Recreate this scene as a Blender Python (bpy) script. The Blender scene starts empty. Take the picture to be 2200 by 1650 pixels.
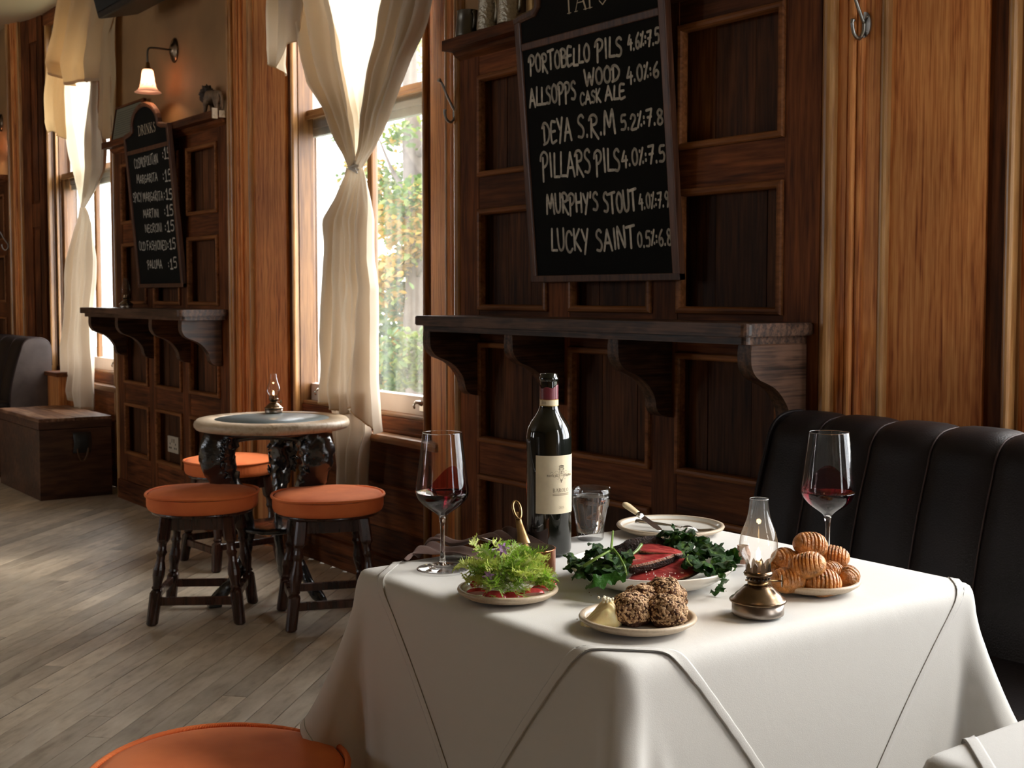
import bpy, bmesh, math, random
import numpy as np
from mathutils import Vector, Matrix, Euler, noise
random.seed(7)
SC = bpy.context.scene
COL = SC.collection
PI = math.pi

# ---------------------------------------------------------------- camera
TH, FPX, PITCH, CYP, HC = math.radians(36.23), 2687.0, math.radians(3.28), 788.4, 1.15
_v = Vector((-math.cos(TH), math.sin(TH), 0)); RIGHT = Vector((math.sin(TH), math.cos(TH), 0)); _u = Vector((0, 0, 1))
FWD = _v*math.cos(PITCH) - _u*math.sin(PITCH)
UPV = _u*math.cos(PITCH) + _v*math.sin(PITCH)
cd = bpy.data.cameras.new('camera'); cam = bpy.data.objects.new('camera', cd); COL.objects.link(cam)
cam.location = (0, 0, HC)
m = Matrix((RIGHT, UPV, -FWD)).transposed()
cam.rotation_euler = m.to_euler()
cd.sensor_width = 36.0; cd.lens = FPX/2200*36.0; cd.shift_y = -(825-CYP)/2200.0
cd.clip_start = 0.05; cd.clip_end = 200
cd.dof.use_dof = True; cd.dof.focus_distance = 1.85; cd.dof.aperture_fstop = 18.0
SC.camera = cam

# ---------------------------------------------------------------- sky, light, exposure
W = bpy.data.worlds.new('sky'); SC.world = W; W.use_nodes = True
wn = W.node_tree.nodes; wl = W.node_tree.links; wn.clear()
wo = wn.new('ShaderNodeOutputWorld'); wb = wn.new('ShaderNodeBackground')
wtc = wn.new('ShaderNodeTexCoord'); wns = wn.new('ShaderNodeTexNoise'); wns.inputs['Scale'].default_value = 2.2; wns.inputs['Detail'].default_value = 5
wcr = wn.new('ShaderNodeValToRGB')
wcr.color_ramp.elements[0].color = (0.80, 0.88, 1.0, 1); wcr.color_ramp.elements[0].position = 0.3
wcr.color_ramp.elements[1].color = (1.0, 0.98, 0.94, 1); wcr.color_ramp.elements[1].position = 0.6
wl.new(wtc.outputs['Generated'], wns.inputs['Vector']); wl.new(wns.outputs['Fac'], wcr.inputs['Fac'])
wl.new(wcr.outputs['Color'], wb.inputs['Color']); wb.inputs['Strength'].default_value = 13.0
wl.new(wb.outputs['Background'], wo.inputs['Surface'])
# hazy sun: high, softened by thin cloud, coming in through the windows beside the table
sd = bpy.data.lights.new('sun', 'SUN'); sd.energy = 2.2; sd.angle = math.radians(13); sd.color = (1.0, 0.93, 0.82)
sun = bpy.data.objects.new('sun', sd); COL.objects.link(sun)
SUN_DIR = Vector((0.50, 0.84, 0.80)).normalized()
sun.rotation_euler = SUN_DIR.to_track_quat('Z', 'Y').to_euler(); sun.location = (6, 12, 8)
def portal(cx, w, z0, z1, y, rot, loc=None):
    d = bpy.data.lights.new('window_portal', 'AREA'); d.shape = 'RECTANGLE'; d.size = w; d.size_y = z1-z0
    d.cycles.is_portal = True
    o = bpy.data.objects.new('window_portal', d); COL.objects.link(o)
    o.location = loc or (cx, y, (z0+z1)/2); o.rotation_euler = rot
SC.view_settings.view_transform = 'Standard'; SC.view_settings.look = 'None'
SC.view_settings.gamma = 1.0; SC.view_settings.use_curve_mapping = False
SC.view_settings.exposure = 0.0
cy = SC.cycles
cy.use_denoising = True; cy.max_bounces = 12; cy.diffuse_bounces = 5; cy.glossy_bounces = 4
cy.transmission_bounces = 12; cy.transparent_max_bounces = 12
cy.sample_clamp_indirect = 6.0; cy.caustics_reflective = False; cy.caustics_refractive = False
try: cy.denoiser = 'OPENIMAGEDENOISE'
except Exception: pass

# ---------------------------------------------------------------- pixel <-> place helpers (turn a measured pixel into a point on a plane of the room)
def ray(x, y): return FWD + RIGHT*((x-1100)/FPX) - UPV*((y-CYP)/FPX)
def atz(x, y, z):
    d = ray(x, y); t = (z-HC)/d.z; return Vector((d.x*t, d.y*t, z))
def aty(x, y, Y):
    d = ray(x, y); t = Y/d.y; return Vector((d.x*t, Y, HC+d.z*t))
def atx(x, y, X):
    d = ray(x, y); t = X/d.x; return Vector((X, d.y*t, HC+d.z*t))
def depth(P): return (Vector(P)-Vector((0, 0, HC))).dot(FWD)
def mpp(P): return depth(P)/FPX      # metres per photograph pixel at P

# ---------------------------------------------------------------- mesh helpers
def BM(): return bmesh.new()
def box(bm, x0, x1, y0, y1, z0, z1, bev=0.0, mi=0):
    vs = [bm.verts.new(p) for p in ((x0,y0,z0),(x1,y0,z0),(x1,y1,z0),(x0,y1,z0),(x0,y0,z1),(x1,y0,z1),(x1,y1,z1),(x0,y1,z1))]
    fs = [bm.faces.new([vs[i] for i in f]) for f in ((0,3,2,1),(4,5,6,7),(0,1,5,4),(1,2,6,5),(2,3,7,6),(3,0,4,7))]
    for f in fs: f.material_index = mi
    if bev > 0:
        es = list({e for f in fs for e in f.edges})
        bmesh.ops.bevel(bm, geom=es, offset=bev, segments=2, affect='EDGES', profile=0.6, clamp_overlap=True)
    return vs
def lathe(bm, prof, seg=32, cx=0, cy=0, cap0=True, cap1=True, mi=0, sq=None):
    """prof: list of (r, z)."""
    rings = []
    for r, z in prof:
        ring = []
        for i in range(seg):
            a = 2*PI*i/seg
            rr = r
            if sq: rr = r*sq(a, z)
            ring.append(bm.verts.new((cx+rr*math.cos(a), cy+rr*math.sin(a), z)))
        rings.append(ring)
    for a, b in zip(rings[:-1], rings[1:]):
        for i in range(seg):
            f = bm.faces.new((a[i], a[(i+1) % seg], b[(i+1) % seg], b[i])); f.material_index = mi; f.smooth = True
    if cap0: f = bm.faces.new(list(reversed(rings[0]))); f.material_index = mi
    if cap1: f = bm.faces.new(rings[-1]); f.material_index = mi
    return rings
def tube(bm, pts, rad, seg=8, cap=True, mi=0, flat=1.0, upv=None):
    """sweep a circle of radius rad (number or list) along pts"""
    pts = [Vector(p) for p in pts]; n = len(pts)
    if not isinstance(rad, (list, tuple)): rad = [rad]*n
    rings = []; ref = Vector(upv) if upv else None
    prevx = None
    for i, p in enumerate(pts):
        t = (pts[min(i+1, n-1)]-pts[max(i-1, 0)]).normalized()
        if ref is not None: x = ref.cross(t)
        elif prevx is None:
            x = t.orthogonal()
        else: x = prevx - t*prevx.dot(t)
        if x.length < 1e-6: x = t.orthogonal()
        x.normalize(); y = t.cross(x).normalized(); prevx = x
        rings.append([bm.verts.new(p + x*math.cos(2*PI*k/seg)*rad[i] + y*math.sin(2*PI*k/seg)*rad[i]*flat) for k in range(seg)])
    for a, b in zip(rings[:-1], rings[1:]):
        for k in range(seg):
            f = bm.faces.new((a[k], a[(k+1) % seg], b[(k+1) % seg], b[k])); f.smooth = True; f.material_index = mi
    if cap:
        for rr in (list(reversed(rings[0])), rings[-1]):
            f = bm.faces.new(rr); f.material_index = mi
    return rings
def prism(bm, poly, axis, a0, a1, mi=0, smooth=False):
    """extrude 2D polygon: axis 'z': poly=(x,y); 'x': poly=(y,z); 'y': poly=(x,z)"""
    def P(q, a):
        return {'z': (q[0], q[1], a), 'x': (a, q[0], q[1]), 'y': (q[0], a, q[1])}[axis]
    A = [bm.verts.new(P(q, a0)) for q in poly]; B = [bm.verts.new(P(q, a1)) for q in poly]
    n = len(poly); fs = []
    for i in range(n): fs.append(bm.faces.new((A[i], A[(i+1) % n], B[(i+1) % n], B[i])))
    if smooth:
        for f in fs: f.smooth = True
    fs.append(bm.faces.new(list(reversed(A)))); fs.append(bm.faces.new(B))
    for f in fs: f.material_index = mi
    return fs
def sheet(bm, grid, mi=0, smooth=True, close_u=False):
    vs = [[bm.verts.new(p) for p in row] for row in grid]
    for j in range(len(vs)-1):
        n = len(vs[j])
        for i in range(n-1 if not close_u else n):
            f = bm.faces.new((vs[j][i], vs[j][(i+1) % n], vs[j+1][(i+1) % n], vs[j+1][i])); f.smooth = smooth; f.material_index = mi
    return vs
def catmull(pts, n=8):
    pts = [Vector(p) for p in pts]; out = []
    P = [pts[0]*2-pts[1]] + pts + [pts[-1]*2-pts[-2]]
    for i in range(1, len(P)-2):
        for k in range(n):
            t = k/n; a, b, c, d = P[i-1], P[i], P[i+1], P[i+2]
            out.append(0.5*((2*b)+(c-a)*t+(2*a-5*b+4*c-d)*t*t+(3*b-a-3*c+d)*t**3))
    out.append(pts[-1]); return out
def interp(tab, y):
    """tab: sorted list of (y, a, b, ...)"""
    if y <= tab[0][0]: return tab[0][1:]
    for p, q in zip(tab[:-1], tab[1:]):
        if y <= q[0]:
            t = (y-p[0])/(q[0]-p[0]); return tuple(a+(b-a)*t for a, b in zip(p[1:], q[1:]))
    return tab[-1][1:]
def wloc(o):
    v = Vector((0, 0, 0))
    while o is not None: v += o.location; o = o.parent
    return v
def obj(name, bm, mats, parent=None, world=True, label=None, stuff=False, mods=None, normals=True):
    """link the bmesh as ONE object; coordinates are room coordinates unless world=False"""
    if parent is not None and world:
        bmesh.ops.translate(bm, verts=bm.verts, vec=-wloc(parent))
    if normals: bmesh.ops.recalc_face_normals(bm, faces=bm.faces)
    me = bpy.data.meshes.new(name); bm.to_mesh(me); bm.free()
    for mm in (mats if isinstance(mats, (list, tuple)) else [mats]): me.materials.append(mm)
    o = bpy.data.objects.new(name, me); COL.objects.link(o)
    if parent is not None: o.parent = parent
    if label: o['label'] = label
    if stuff: o['kind'] = 'stuff'
    return o
def center_origin(o):
    """move a top-level mesh object's origin to the middle of its base"""
    vs = o.data.vertices; xs = [v.co.x for v in vs]; ys = [v.co.y for v in vs]; zs = [v.co.z for v in vs]
    c = Vector(((min(xs)+max(xs))/2, (min(ys)+max(ys))/2, min(zs)))
    o.data.transform(Matrix.Translation(-c)); o.location = c
    return o
def tag(o, label, cat, group=None):
    o['label'] = label; o['category'] = cat
    if group: o['group'] = group
    return o
def thing(name, label, cat, loc=(0, 0, 0), group=None, rotz=0):
    o = bpy.data.objects.new(name, None); COL.objects.link(o); o.location = loc; o.rotation_euler = (0, 0, rotz)
    o.empty_display_size = 0.05
    return tag(o, label, cat, group)
def structure(name, loc=(0, 0, 0)):
    o = bpy.data.objects.new(name, None); COL.objects.link(o); o.location = loc; o['kind'] = 'structure'; o.empty_display_size = 0.05
    return o
def struct(name, bm, mats, parent=None):
    o = obj(name, bm, mats, parent)
    if parent is None: o['kind'] = 'structure'
    return o
def copy_tree(o, parent=None, loc=None, rotz=None, label=None):
    c = o.copy(); COL.objects.link(c); c.parent = parent
    if loc is not None: c.location = loc
    if rotz is not None: c.rotation_euler = (c.rotation_euler[0], c.rotation_euler[1], rotz)
    if label: c['label'] = label
    for ch in list(o.children): copy_tree(ch, c)
    return c
def instance(name, me, parent, M):
    o = bpy.data.objects.new(name, me); COL.objects.link(o); o.parent = parent; o.matrix_local = M
    return o

# ---------------------------------------------------------------- materials
def nt(name):
    mt = bpy.data.materials.new(name); mt.use_nodes = True
    n = mt.node_tree.nodes; l = mt.node_tree.links
    return mt, n, l, n['Principled BSDF']
def plain(name, col, rough=0.5, metal=0.0, spec=0.5, bump=0.0, bscale=40, var=0.0, coat=0.0, sheen=0.0, vscale=6.0, emis=None, sss=0.0):
    mt, n, l, b = nt(name)
    b.inputs['Base Color'].default_value = (*col, 1); b.inputs['Roughness'].default_value = rough
    b.inputs['Metallic'].default_value = metal; b.inputs['Specular IOR Level'].default_value = spec
    b.inputs['Coat Weight'].default_value = coat; b.inputs['Coat Roughness'].default_value = 0.15
    b.inputs['Sheen Weight'].default_value = sheen
    if sss: b.inputs['Subsurface Weight'].default_value = sss; b.inputs['Subsurface Scale'].default_value = 0.01
    tc = n.new('ShaderNodeTexCoord')
    if var > 0:
        ns = n.new('ShaderNodeTexNoise'); ns.inputs['Scale'].default_value = vscale; ns.inputs['Detail'].default_value = 6
        l.new(tc.outputs['Object'], ns.inputs['Vector'])
        r = n.new('ShaderNodeValToRGB'); l.new(ns.outputs['Fac'], r.inputs['Fac'])
        r.color_ramp.elements[0].position = 0.3; r.color_ramp.elements[1].position = 0.7
        r.color_ramp.elements[0].color = (*[max(0, c*(1-var)) for c in col], 1)
        r.color_ramp.elements[1].color = (*[min(1, c*(1+var)) for c in col], 1)
        l.new(r.outputs['Color'], b.inputs['Base Color'])
    if bump > 0:
        n2 = n.new('ShaderNodeTexNoise'); n2.inputs['Scale'].default_value = bscale; n2.inputs['Detail'].default_value = 5
        l.new(tc.outputs['Object'], n2.inputs['Vector'])
        bp = n.new('ShaderNodeBump'); bp.inputs['Strength'].default_value = bump; bp.inputs['Distance'].default_value = 0.01
        l.new(n2.outputs['Fac'], bp.inputs['Height']); l.new(bp.outputs['Normal'], b.inputs['Normal'])
    return mt
def wood(name, c0, c1, c2, axis='z', across=26, along=1.6, rough=0.42, bump=0.25, blotch=0.35, coat=0.15, tone=0.0, ring=0.0, spec=0.3):
    """grained timber: c0 dark streak, c1 body, c2 light"""
    mt, n, l, b = nt(name)
    tc = n.new('ShaderNodeTexCoord'); oi = n.new('ShaderNodeObjectInfo')
    mp = n.new('ShaderNodeMapping'); s = {'x': (along, across, across), 'y': (across, along, across), 'z': (across, across, along)}[axis]
    mp.inputs['Scale'].default_value = s
    va = n.new('ShaderNodeVectorMath'); va.operation = 'MULTIPLY_ADD'
    cmb = n.new('ShaderNodeCombineXYZ')
    for k in range(3): l.new(oi.outputs['Random'], cmb.inputs[k])
    va.inputs[1].default_value = (7.3, 5.1, 9.7)
    l.new(cmb.outputs[0], va.inputs[0]); l.new(tc.outputs['Object'], va.inputs[2])
    l.new(va.outputs[0], mp.inputs['Vector'])
    n1 = n.new('ShaderNodeTexNoise'); n1.inputs['Scale'].default_value = 1.0; n1.inputs['Detail'].default_value = 8; n1.inputs['Roughness'].default_value = 0.62; n1.inputs['Distortion'].default_value = 0.7
    l.new(mp.outputs[0], n1.inputs['Vector'])
    mp2 = n.new('ShaderNodeMapping'); mp2.inputs['Scale'].default_value = tuple(q*4.2 for q in s)
    l.new(va.outputs[0], mp2.inputs['Vector'])
    n2 = n.new('ShaderNodeTexNoise'); n2.inputs['Scale'].default_value = 1.0; n2.inputs['Detail'].default_value = 3
    l.new(mp2.outputs[0], n2.inputs['Vector'])
    mx = n.new('ShaderNodeMath'); mx.operation = 'MULTIPLY_ADD'; mx.inputs[1].default_value = 0.45
    l.new(n2.outputs['Fac'], mx.inputs[0]); 
    m2 = n.new('ShaderNodeMath'); m2.operation = 'MULTIPLY'; m2.inputs[1].default_value = 0.62; l.new(n1.outputs['Fac'], m2.inputs[0])
    l.new(m2.outputs[0], mx.inputs[2])
    last = mx.outputs[0]
    if ring > 0:
        wv = n.new('ShaderNodeTexWave'); wv.wave_type = 'BANDS'; wv.bands_direction = {'x': 'Y', 'y': 'X', 'z': 'X'}[axis]
        mp3 = n.new('ShaderNodeMapping'); mp3.inputs['Scale'].default_value = {'x': (.35, 1, 1), 'y': (1, .35, 1), 'z': (1, 1, .35)}[axis]
        l.new(va.outputs[0], mp3.inputs['Vector']); l.new(mp3.outputs[0], wv.inputs['Vector'])
        wv.inputs['Scale'].default_value = 13; wv.inputs['Distortion'].default_value = 9; wv.inputs['Detail'].default_value = 3; wv.inputs['Detail Scale'].default_value = 1.3
        m4 = n.new('ShaderNodeMath'); m4.operation = 'MULTIPLY_ADD'; m4.inputs[1].default_value = ring; l.new(wv.outputs['Fac'], m4.inputs[0]); l.new(last, m4.inputs[2])
        m5 = n.new('ShaderNodeMath'); m5.operation = 'SUBTRACT'; m5.inputs[1].default_value = ring*0.5; l.new(m4.outputs[0], m5.inputs[0]); last = m5.outputs[0]
    cr = n.new('ShaderNodeValToRGB'); e = cr.color_ramp.elements
    e[0].position = 0.36; e[0].color = (*c0, 1); e[1].position = 0.66; e[1].color = (*c2, 1)
    k = e.new(0.5); k.color = (*c1, 1)
    l.new(last, cr.inputs['Fac'])
    n3 = n.new('ShaderNodeTexNoise'); n3.inputs['Scale'].default_value = 2.6; n3.inputs['Detail'].default_value = 4; l.new(va.outputs[0], n3.inputs['Vector'])
    mr = n.new('ShaderNodeMapRange'); mr.inputs[1].default_value = 0.3; mr.inputs[2].default_value = 0.7; mr.inputs[3].default_value = 1-blotch; mr.inputs[4].default_value = 1+blotch*0.6
    l.new(n3.outputs['Fac'], mr.inputs[0])
    sc = n.new('ShaderNodeVectorMath'); sc.operation = 'SCALE'; l.new(cr.outputs['Color'], sc.inputs[0])
    if tone > 0:
        mr2 = n.new('ShaderNodeMapRange'); mr2.inputs[3].default_value = 1-tone; mr2.inputs[4].default_value = 1+tone
        l.new(oi.outputs['Random'], mr2.inputs[0])
        mm = n.new('ShaderNodeMath'); mm.operation = 'MULTIPLY'; l.new(mr.outputs[0], mm.inputs[0]); l.new(mr2.outputs[0], mm.inputs[1])
        l.new(mm.outputs[0], sc.inputs['Scale'])
    else: l.new(mr.outputs[0], sc.inputs['Scale'])
    l.new(sc.outputs[0], b.inputs['Base Color'])
    rr = n.new('ShaderNodeMapRange'); rr.inputs[3].default_value = rough-0.08; rr.inputs[4].default_value = rough+0.14; l.new(n1.outputs['Fac'], rr.inputs[0]); l.new(rr.outputs[0], b.inputs['Roughness'])
    b.inputs['Coat Weight'].default_value = coat; b.inputs['Coat Roughness'].default_value = 0.25
    b.inputs['Specular IOR Level'].default_value = spec
    bp = n.new('ShaderNodeBump'); bp.inputs['Strength'].default_value = bump; bp.inputs['Distance'].default_value = 0.004
    l.new(mx.outputs[0], bp.inputs['Height']); l.new(bp.outputs['Normal'], b.inputs['Normal'])
    return mt
def thin_glass(name, tint=(1, 1, 1), haze=0.0, edge=0.5, ior=1.45, streak=False):
    mt, n, l, b = nt(name); n.remove(b)
    out = n['Material Output']
    tr = n.new('ShaderNodeBsdfTransparent'); tr.inputs[0].default_value = (*tint, 1)
    gl = n.new('ShaderNodeBsdfGlossy'); gl.inputs['Roughness'].default_value = 0.02
    fr = n.new('ShaderNodeFresnel'); gm = n.new('ShaderNodeNewGeometry')
    im = n.new('ShaderNodeMapRange'); im.inputs[3].default_value = ior; im.inputs[4].default_value = 1/ior
    l.new(gm.outputs['Backfacing'], im.inputs[0]); l.new(im.outputs[0], fr.inputs[0])
    mix = n.new('ShaderNodeMixShader')
    lw = n.new('ShaderNodeLayerWeight'); lw.inputs[0].default_value = 0.25
    pw = n.new('ShaderNodeMath'); pw.operation = 'POWER'; pw.inputs[1].default_value = 3.0; l.new(lw.outputs['Facing'], pw.inputs[0])
    ml = n.new('ShaderNodeMath'); ml.operation = 'MULTIPLY_ADD'; ml.inputs[1].default_value = edge; l.new(pw.outputs[0], ml.inputs[0]); l.new(fr.outputs[0], ml.inputs[2])
    cl = n.new('ShaderNodeClamp'); l.new(ml.outputs[0], cl.inputs[0])
    ec = n.new('ShaderNodeValToRGB'); ec.color_ramp.elements[0].position = 0.35; ec.color_ramp.elements[0].color = (*tint, 1)
    ec.color_ramp.elements[1].position = 1.0; ec.color_ramp.elements[1].color = (*[q*(1-edge*1.3) for q in tint], 1)
    lw2 = n.new('ShaderNodeLayerWeight'); lw2.inputs[0].default_value = 0.5
    if edge > 0: l.new(lw2.outputs['Facing'], ec.inputs['Fac']); l.new(ec.outputs['Color'], tr.inputs[0])
    l.new(cl.outputs[0], mix.inputs[0]); l.new(tr.outputs[0], mix.inputs[1]); l.new(gl.outputs[0], mix.inputs[2])
    last = mix.outputs[0]
    if haze > 0:
        tl = n.new('ShaderNodeBsdfTranslucent'); tl.inputs[0].default_value = (0.95, 0.95, 0.92, 1)
        m2 = n.new('ShaderNodeMixShader'); m2.inputs[0].default_value = haze
        if streak:
            tc = n.new('ShaderNodeTexCoord'); mp = n.new('ShaderNodeMapping'); mp.inputs['Scale'].default_value = (16, 1, 0.9)
            ns = n.new('ShaderNodeTexNoise'); ns.inputs['Scale'].default_value = 1; ns.inputs['Detail'].default_value = 3
            l.new(tc.outputs['Object'], mp.inputs[0]); l.new(mp.outputs[0], ns.inputs['Vector'])
            mr = n.new('ShaderNodeMapRange'); mr.inputs[1].default_value = 0.38; mr.inputs[2].default_value = 0.7; mr.inputs[3].default_value = haze*0.2; mr.inputs[4].default_value = haze*2.2
            l.new(ns.outputs['Fac'], mr.inputs[0]); l.new(mr.outputs[0], m2.inputs[0])
        l.new(last, m2.inputs[1]); l.new(tl.outputs[0], m2.inputs[2]); last = m2.outputs[0]
    l.new(last, out.inputs['Surface'])
    return mt
def glass(name, col=(1, 1, 1), ior=1.45, rough=0.0):
    mt, n, l, b = nt(name)
    b.inputs['Base Color'].default_value = (*col, 1); b.inputs['Roughness'].default_value = rough
    b.inputs['Transmission Weight'].default_value = 1.0; b.inputs['IOR'].default_value = ior
    return mt
def cloth(name, col, trans=0.0, tcol=None, transp=0.0, weave=900, bump=0.08, wr=0.0):
    mt, n, l, b = nt(name); out = n['Material Output']
    b.inputs['Base Color'].default_value = (*col, 1); b.inputs['Roughness'].default_value = 0.85; b.inputs['Specular IOR Level'].default_value = 0.2
    b.inputs['Sheen Weight'].default_value = 0.15
    tc = n.new('ShaderNodeTexCoord')
    ns = n.new('ShaderNodeTexNoise'); ns.inputs['Scale'].default_value = weave; ns.inputs['Detail'].default_value = 2; l.new(tc.outputs['Object'], ns.inputs['Vector'])
    n2 = n.new('ShaderNodeTexNoise'); n2.inputs['Scale'].default_value = 9; n2.inputs['Detail'].default_value = 3; n2.inputs['Distortion'].default_value = 1.5; l.new(tc.outputs['Object'], n2.inputs['Vector'])
    ad = n.new('ShaderNodeMath'); ad.operation = 'MULTIPLY_ADD'; ad.inputs[1].default_value = wr; l.new(n2.outputs['Fac'], ad.inputs[0]); l.new(ns.outputs['Fac'], ad.inputs[2])
    bp = n.new('ShaderNodeBump'); bp.inputs['Strength'].default_value = bump; bp.inputs['Distance'].default_value = 0.002
    l.new(ad.outputs[0], bp.inputs['Height']); l.new(bp.outputs['Normal'], b.inputs['Normal'])
    last = b.outputs[0]
    if trans > 0:
        tl = n.new('ShaderNodeBsdfTranslucent'); tl.inputs[0].default_value = (*(tcol or col), 1); l.new(bp.outputs['Normal'], tl.inputs['Normal'])
        mx = n.new('ShaderNodeMixShader'); mx.inputs[0].default_value = trans
        l.new(last, mx.inputs[1]); l.new(tl.outputs[0], mx.inputs[2]); last = mx.outputs[0]
    if transp > 0:
        tr = n.new('ShaderNodeBsdfTransparent'); m2 = n.new('ShaderNodeMixShader'); m2.inputs[0].default_value = transp
        l.new(last, m2.inputs[1]); l.new(tr.outputs[0], m2.inputs[2]); last = m2.outputs[0]
    l.new(last, out.inputs['Surface'])
    return mt
def emitter(name, col, s):
    mt, n, l, b = nt(name); b.inputs['Base Color'].default_value = (*col, 1)
    b.inputs['Emission Color'].default_value = (*col, 1); b.inputs['Emission Strength'].default_value = s
    return mt

M = {}
DK0, DK1, DK2 = (0.035, 0.010, 0.003), (0.115, 0.034, 0.010), (0.21, 0.068, 0.020)
for ax in 'xyz':
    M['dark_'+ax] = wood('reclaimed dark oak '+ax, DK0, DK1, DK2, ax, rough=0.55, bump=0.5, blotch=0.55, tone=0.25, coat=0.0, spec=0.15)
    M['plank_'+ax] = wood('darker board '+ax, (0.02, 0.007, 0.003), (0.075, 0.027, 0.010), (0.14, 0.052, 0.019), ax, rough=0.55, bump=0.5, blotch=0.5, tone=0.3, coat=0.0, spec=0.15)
    M['mould_'+ax] = wood('tan moulding '+ax, (0.10, 0.032, 0.009), (0.21, 0.074, 0.022), (0.31, 0.12, 0.038), ax, rough=0.5, spec=0.15, bump=0.2, blotch=0.25)
    M['honey_'+ax] = wood('grained honey varnish '+ax, (0.24, 0.060, 0.015), (0.58, 0.205, 0.060), (0.76, 0.34, 0.11), ax, across=60, along=1.6, rough=0.5, bump=0.25, blotch=0.3, coat=0.08, ring=0.07, spec=0.2)
    M['shelf_'+ax] = wood('smoked oak shelf '+ax, (0.010, 0.005, 0.003), (0.052, 0.024, 0.013), (0.13, 0.065, 0.038), ax, across=40, rough=0.42, bump=0.3, blotch=0.3, coat=0.1, ring=0.12, spec=0.3)
    M['sash_'+ax] = wood('varnished sash timber '+ax, (0.10, 0.034, 0.008), (0.20, 0.085, 0.024), (0.30, 0.14, 0.046), ax, rough=0.4, bump=0.1, blotch=0.2, coat=0.3)
M['bead'] = wood('pale bead', (0.17, 0.070, 0.022), (0.36, 0.17, 0.055), (0.50, 0.27, 0.10), 'z', rough=0.3, bump=0.1, blotch=0.25, coat=0.5)
M['stool_wood'] = wood('mahogany stool timber', (0.010, 0.004, 0.003), (0.040, 0.013, 0.008), (0.085, 0.028, 0.015), 'z', rough=0.25, bump=0.1, coat=0.6)
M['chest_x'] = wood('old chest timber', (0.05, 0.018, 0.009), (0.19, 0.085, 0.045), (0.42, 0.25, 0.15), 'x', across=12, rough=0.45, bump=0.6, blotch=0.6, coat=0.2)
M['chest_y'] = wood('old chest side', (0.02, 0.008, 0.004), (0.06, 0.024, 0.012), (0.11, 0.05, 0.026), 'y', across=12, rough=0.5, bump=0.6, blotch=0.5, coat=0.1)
M['floor'] = wood('worn maple boards', (0.36, 0.285, 0.20), (0.54, 0.45, 0.335), (0.64, 0.55, 0.43), 'x', across=11, along=3.2, rough=0.42, bump=0.15, blotch=0.30, tone=0.20, coat=0.0, spec=0.4)
M['gap'] = plain('dirt between boards', (0.035, 0.026, 0.018), 0.9)
M['oak_pale'] = wood('limed oak rim', (0.30, 0.20, 0.12), (0.52, 0.40, 0.27), (0.62, 0.50, 0.36), 'x', across=22, along=2.5, rough=0.42, bump=0.2, blotch=0.15)
M['slate'] = plain('worn blue-grey leatherette inset', (0.115, 0.15, 0.155), 0.38, bump=0.15, bscale=30, var=0.35, vscale=9)
M['plaster'] = plain('tobacco brown plaster', (0.30, 0.165, 0.065), 0.62, bump=0.15, bscale=9, var=0.22, vscale=3)
M['plaster_room'] = plain('room plaster', (0.14, 0.09, 0.05), 0.8, var=0.1)
M['ceiling'] = plain('cream gloss ceiling', (0.52, 0.43, 0.30), 0.45, bump=0.1, bscale=5)
M['white_paint'] = plain('dusty pink-white sash paint', (0.62, 0.53, 0.47), 0.4, var=0.08)
M['grey_backlit'] = plain('backlit grey sash', (0.30, 0.32, 0.31), 0.5, var=0.15)  # grey puts the dimness of rails against the light into the colour
M['outer_white'] = plain('white outside paint', (0.8, 0.8, 0.78), 0.5)
M['pane'] = thin_glass('dusty window pane', haze=0.016, edge=0.0, streak=True)
M['glass_thin'] = thin_glass('thin blown glass', edge=0.5, haze=0.002)
M['glass_smoky'] = thin_glass('smoked lamp chimney', edge=0.5, haze=0.03)
M['glass'] = glass('solid clear glass')
M['water'] = glass('water', (0.96, 0.98, 1.0), 1.33)
M['wine'] = glass('red wine', (0.05, 0.001, 0.004), 1.34)
M['wine_refraction'] = thin_glass('red wine refraction tint', tint=(0.60, 0.14, 0.16), edge=0.0)  # tint that stands in for refraction in the bowl
M['tumbler_glass'] = thin_glass('pressed glass', edge=0.22)
M['bottle'] = plain('dark bottle glass', (0.005, 0.006, 0.004), 0.04, spec=0.7, coat=0.3)
M['label'] = plain('cream wine label', (0.70, 0.60, 0.42), 0.75, var=0.04, vscale=80)
M['ink'] = plain('label ink', (0.10, 0.075, 0.05), 0.7)
M['ink_soft'] = plain('pale label ink', (0.30, 0.23, 0.15), 0.7)
M['foil'] = plain('burgundy capsule', (0.16, 0.022, 0.035), 0.35, spec=0.6)
M['gold'] = plain('gold strip edging', (0.55, 0.36, 0.09), 0.35, metal=0.6)
M['linen_white'] = cloth('white table linen', (0.66, 0.645, 0.615), weave=700, bump=0.10, wr=3.0)
M['linen_hem'] = cloth('white linen hem', (0.65, 0.635, 0.605), weave=700, bump=0.2)
M['curtain'] = cloth('cream muslin', (0.74, 0.64, 0.50), trans=0.45, tcol=(0.80, 0.68, 0.52), transp=0.02, weave=600, bump=0.1)
M['curtain_dense'] = cloth('gathered cream muslin', (0.64, 0.545, 0.43), trans=0.16, tcol=(0.62, 0.50, 0.37), weave=600, bump=0.1)
M['curtain_swag'] = cloth('tan muslin swag', (0.62, 0.47, 0.28), trans=0.30, tcol=(0.80, 0.55, 0.28), weave=600, bump=0.1)
M['curtain_hem'] = cloth('muslin hem', (0.62, 0.48, 0.32), trans=0.35, tcol=(0.6, 0.42, 0.24), weave=600)
M['napkin'] = cloth('brown linen napkin', (0.17, 0.105, 0.09), weave=900, bump=0.25)
M['leather'] = plain('black-brown leather', (0.012, 0.009, 0.009), 0.42, spec=0.16, bump=0.12, bscale=300, var=0.25, vscale=7)
M['piping'] = plain('worn leather seam', (0.045, 0.028, 0.026), 0.55, spec=0.2)
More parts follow.
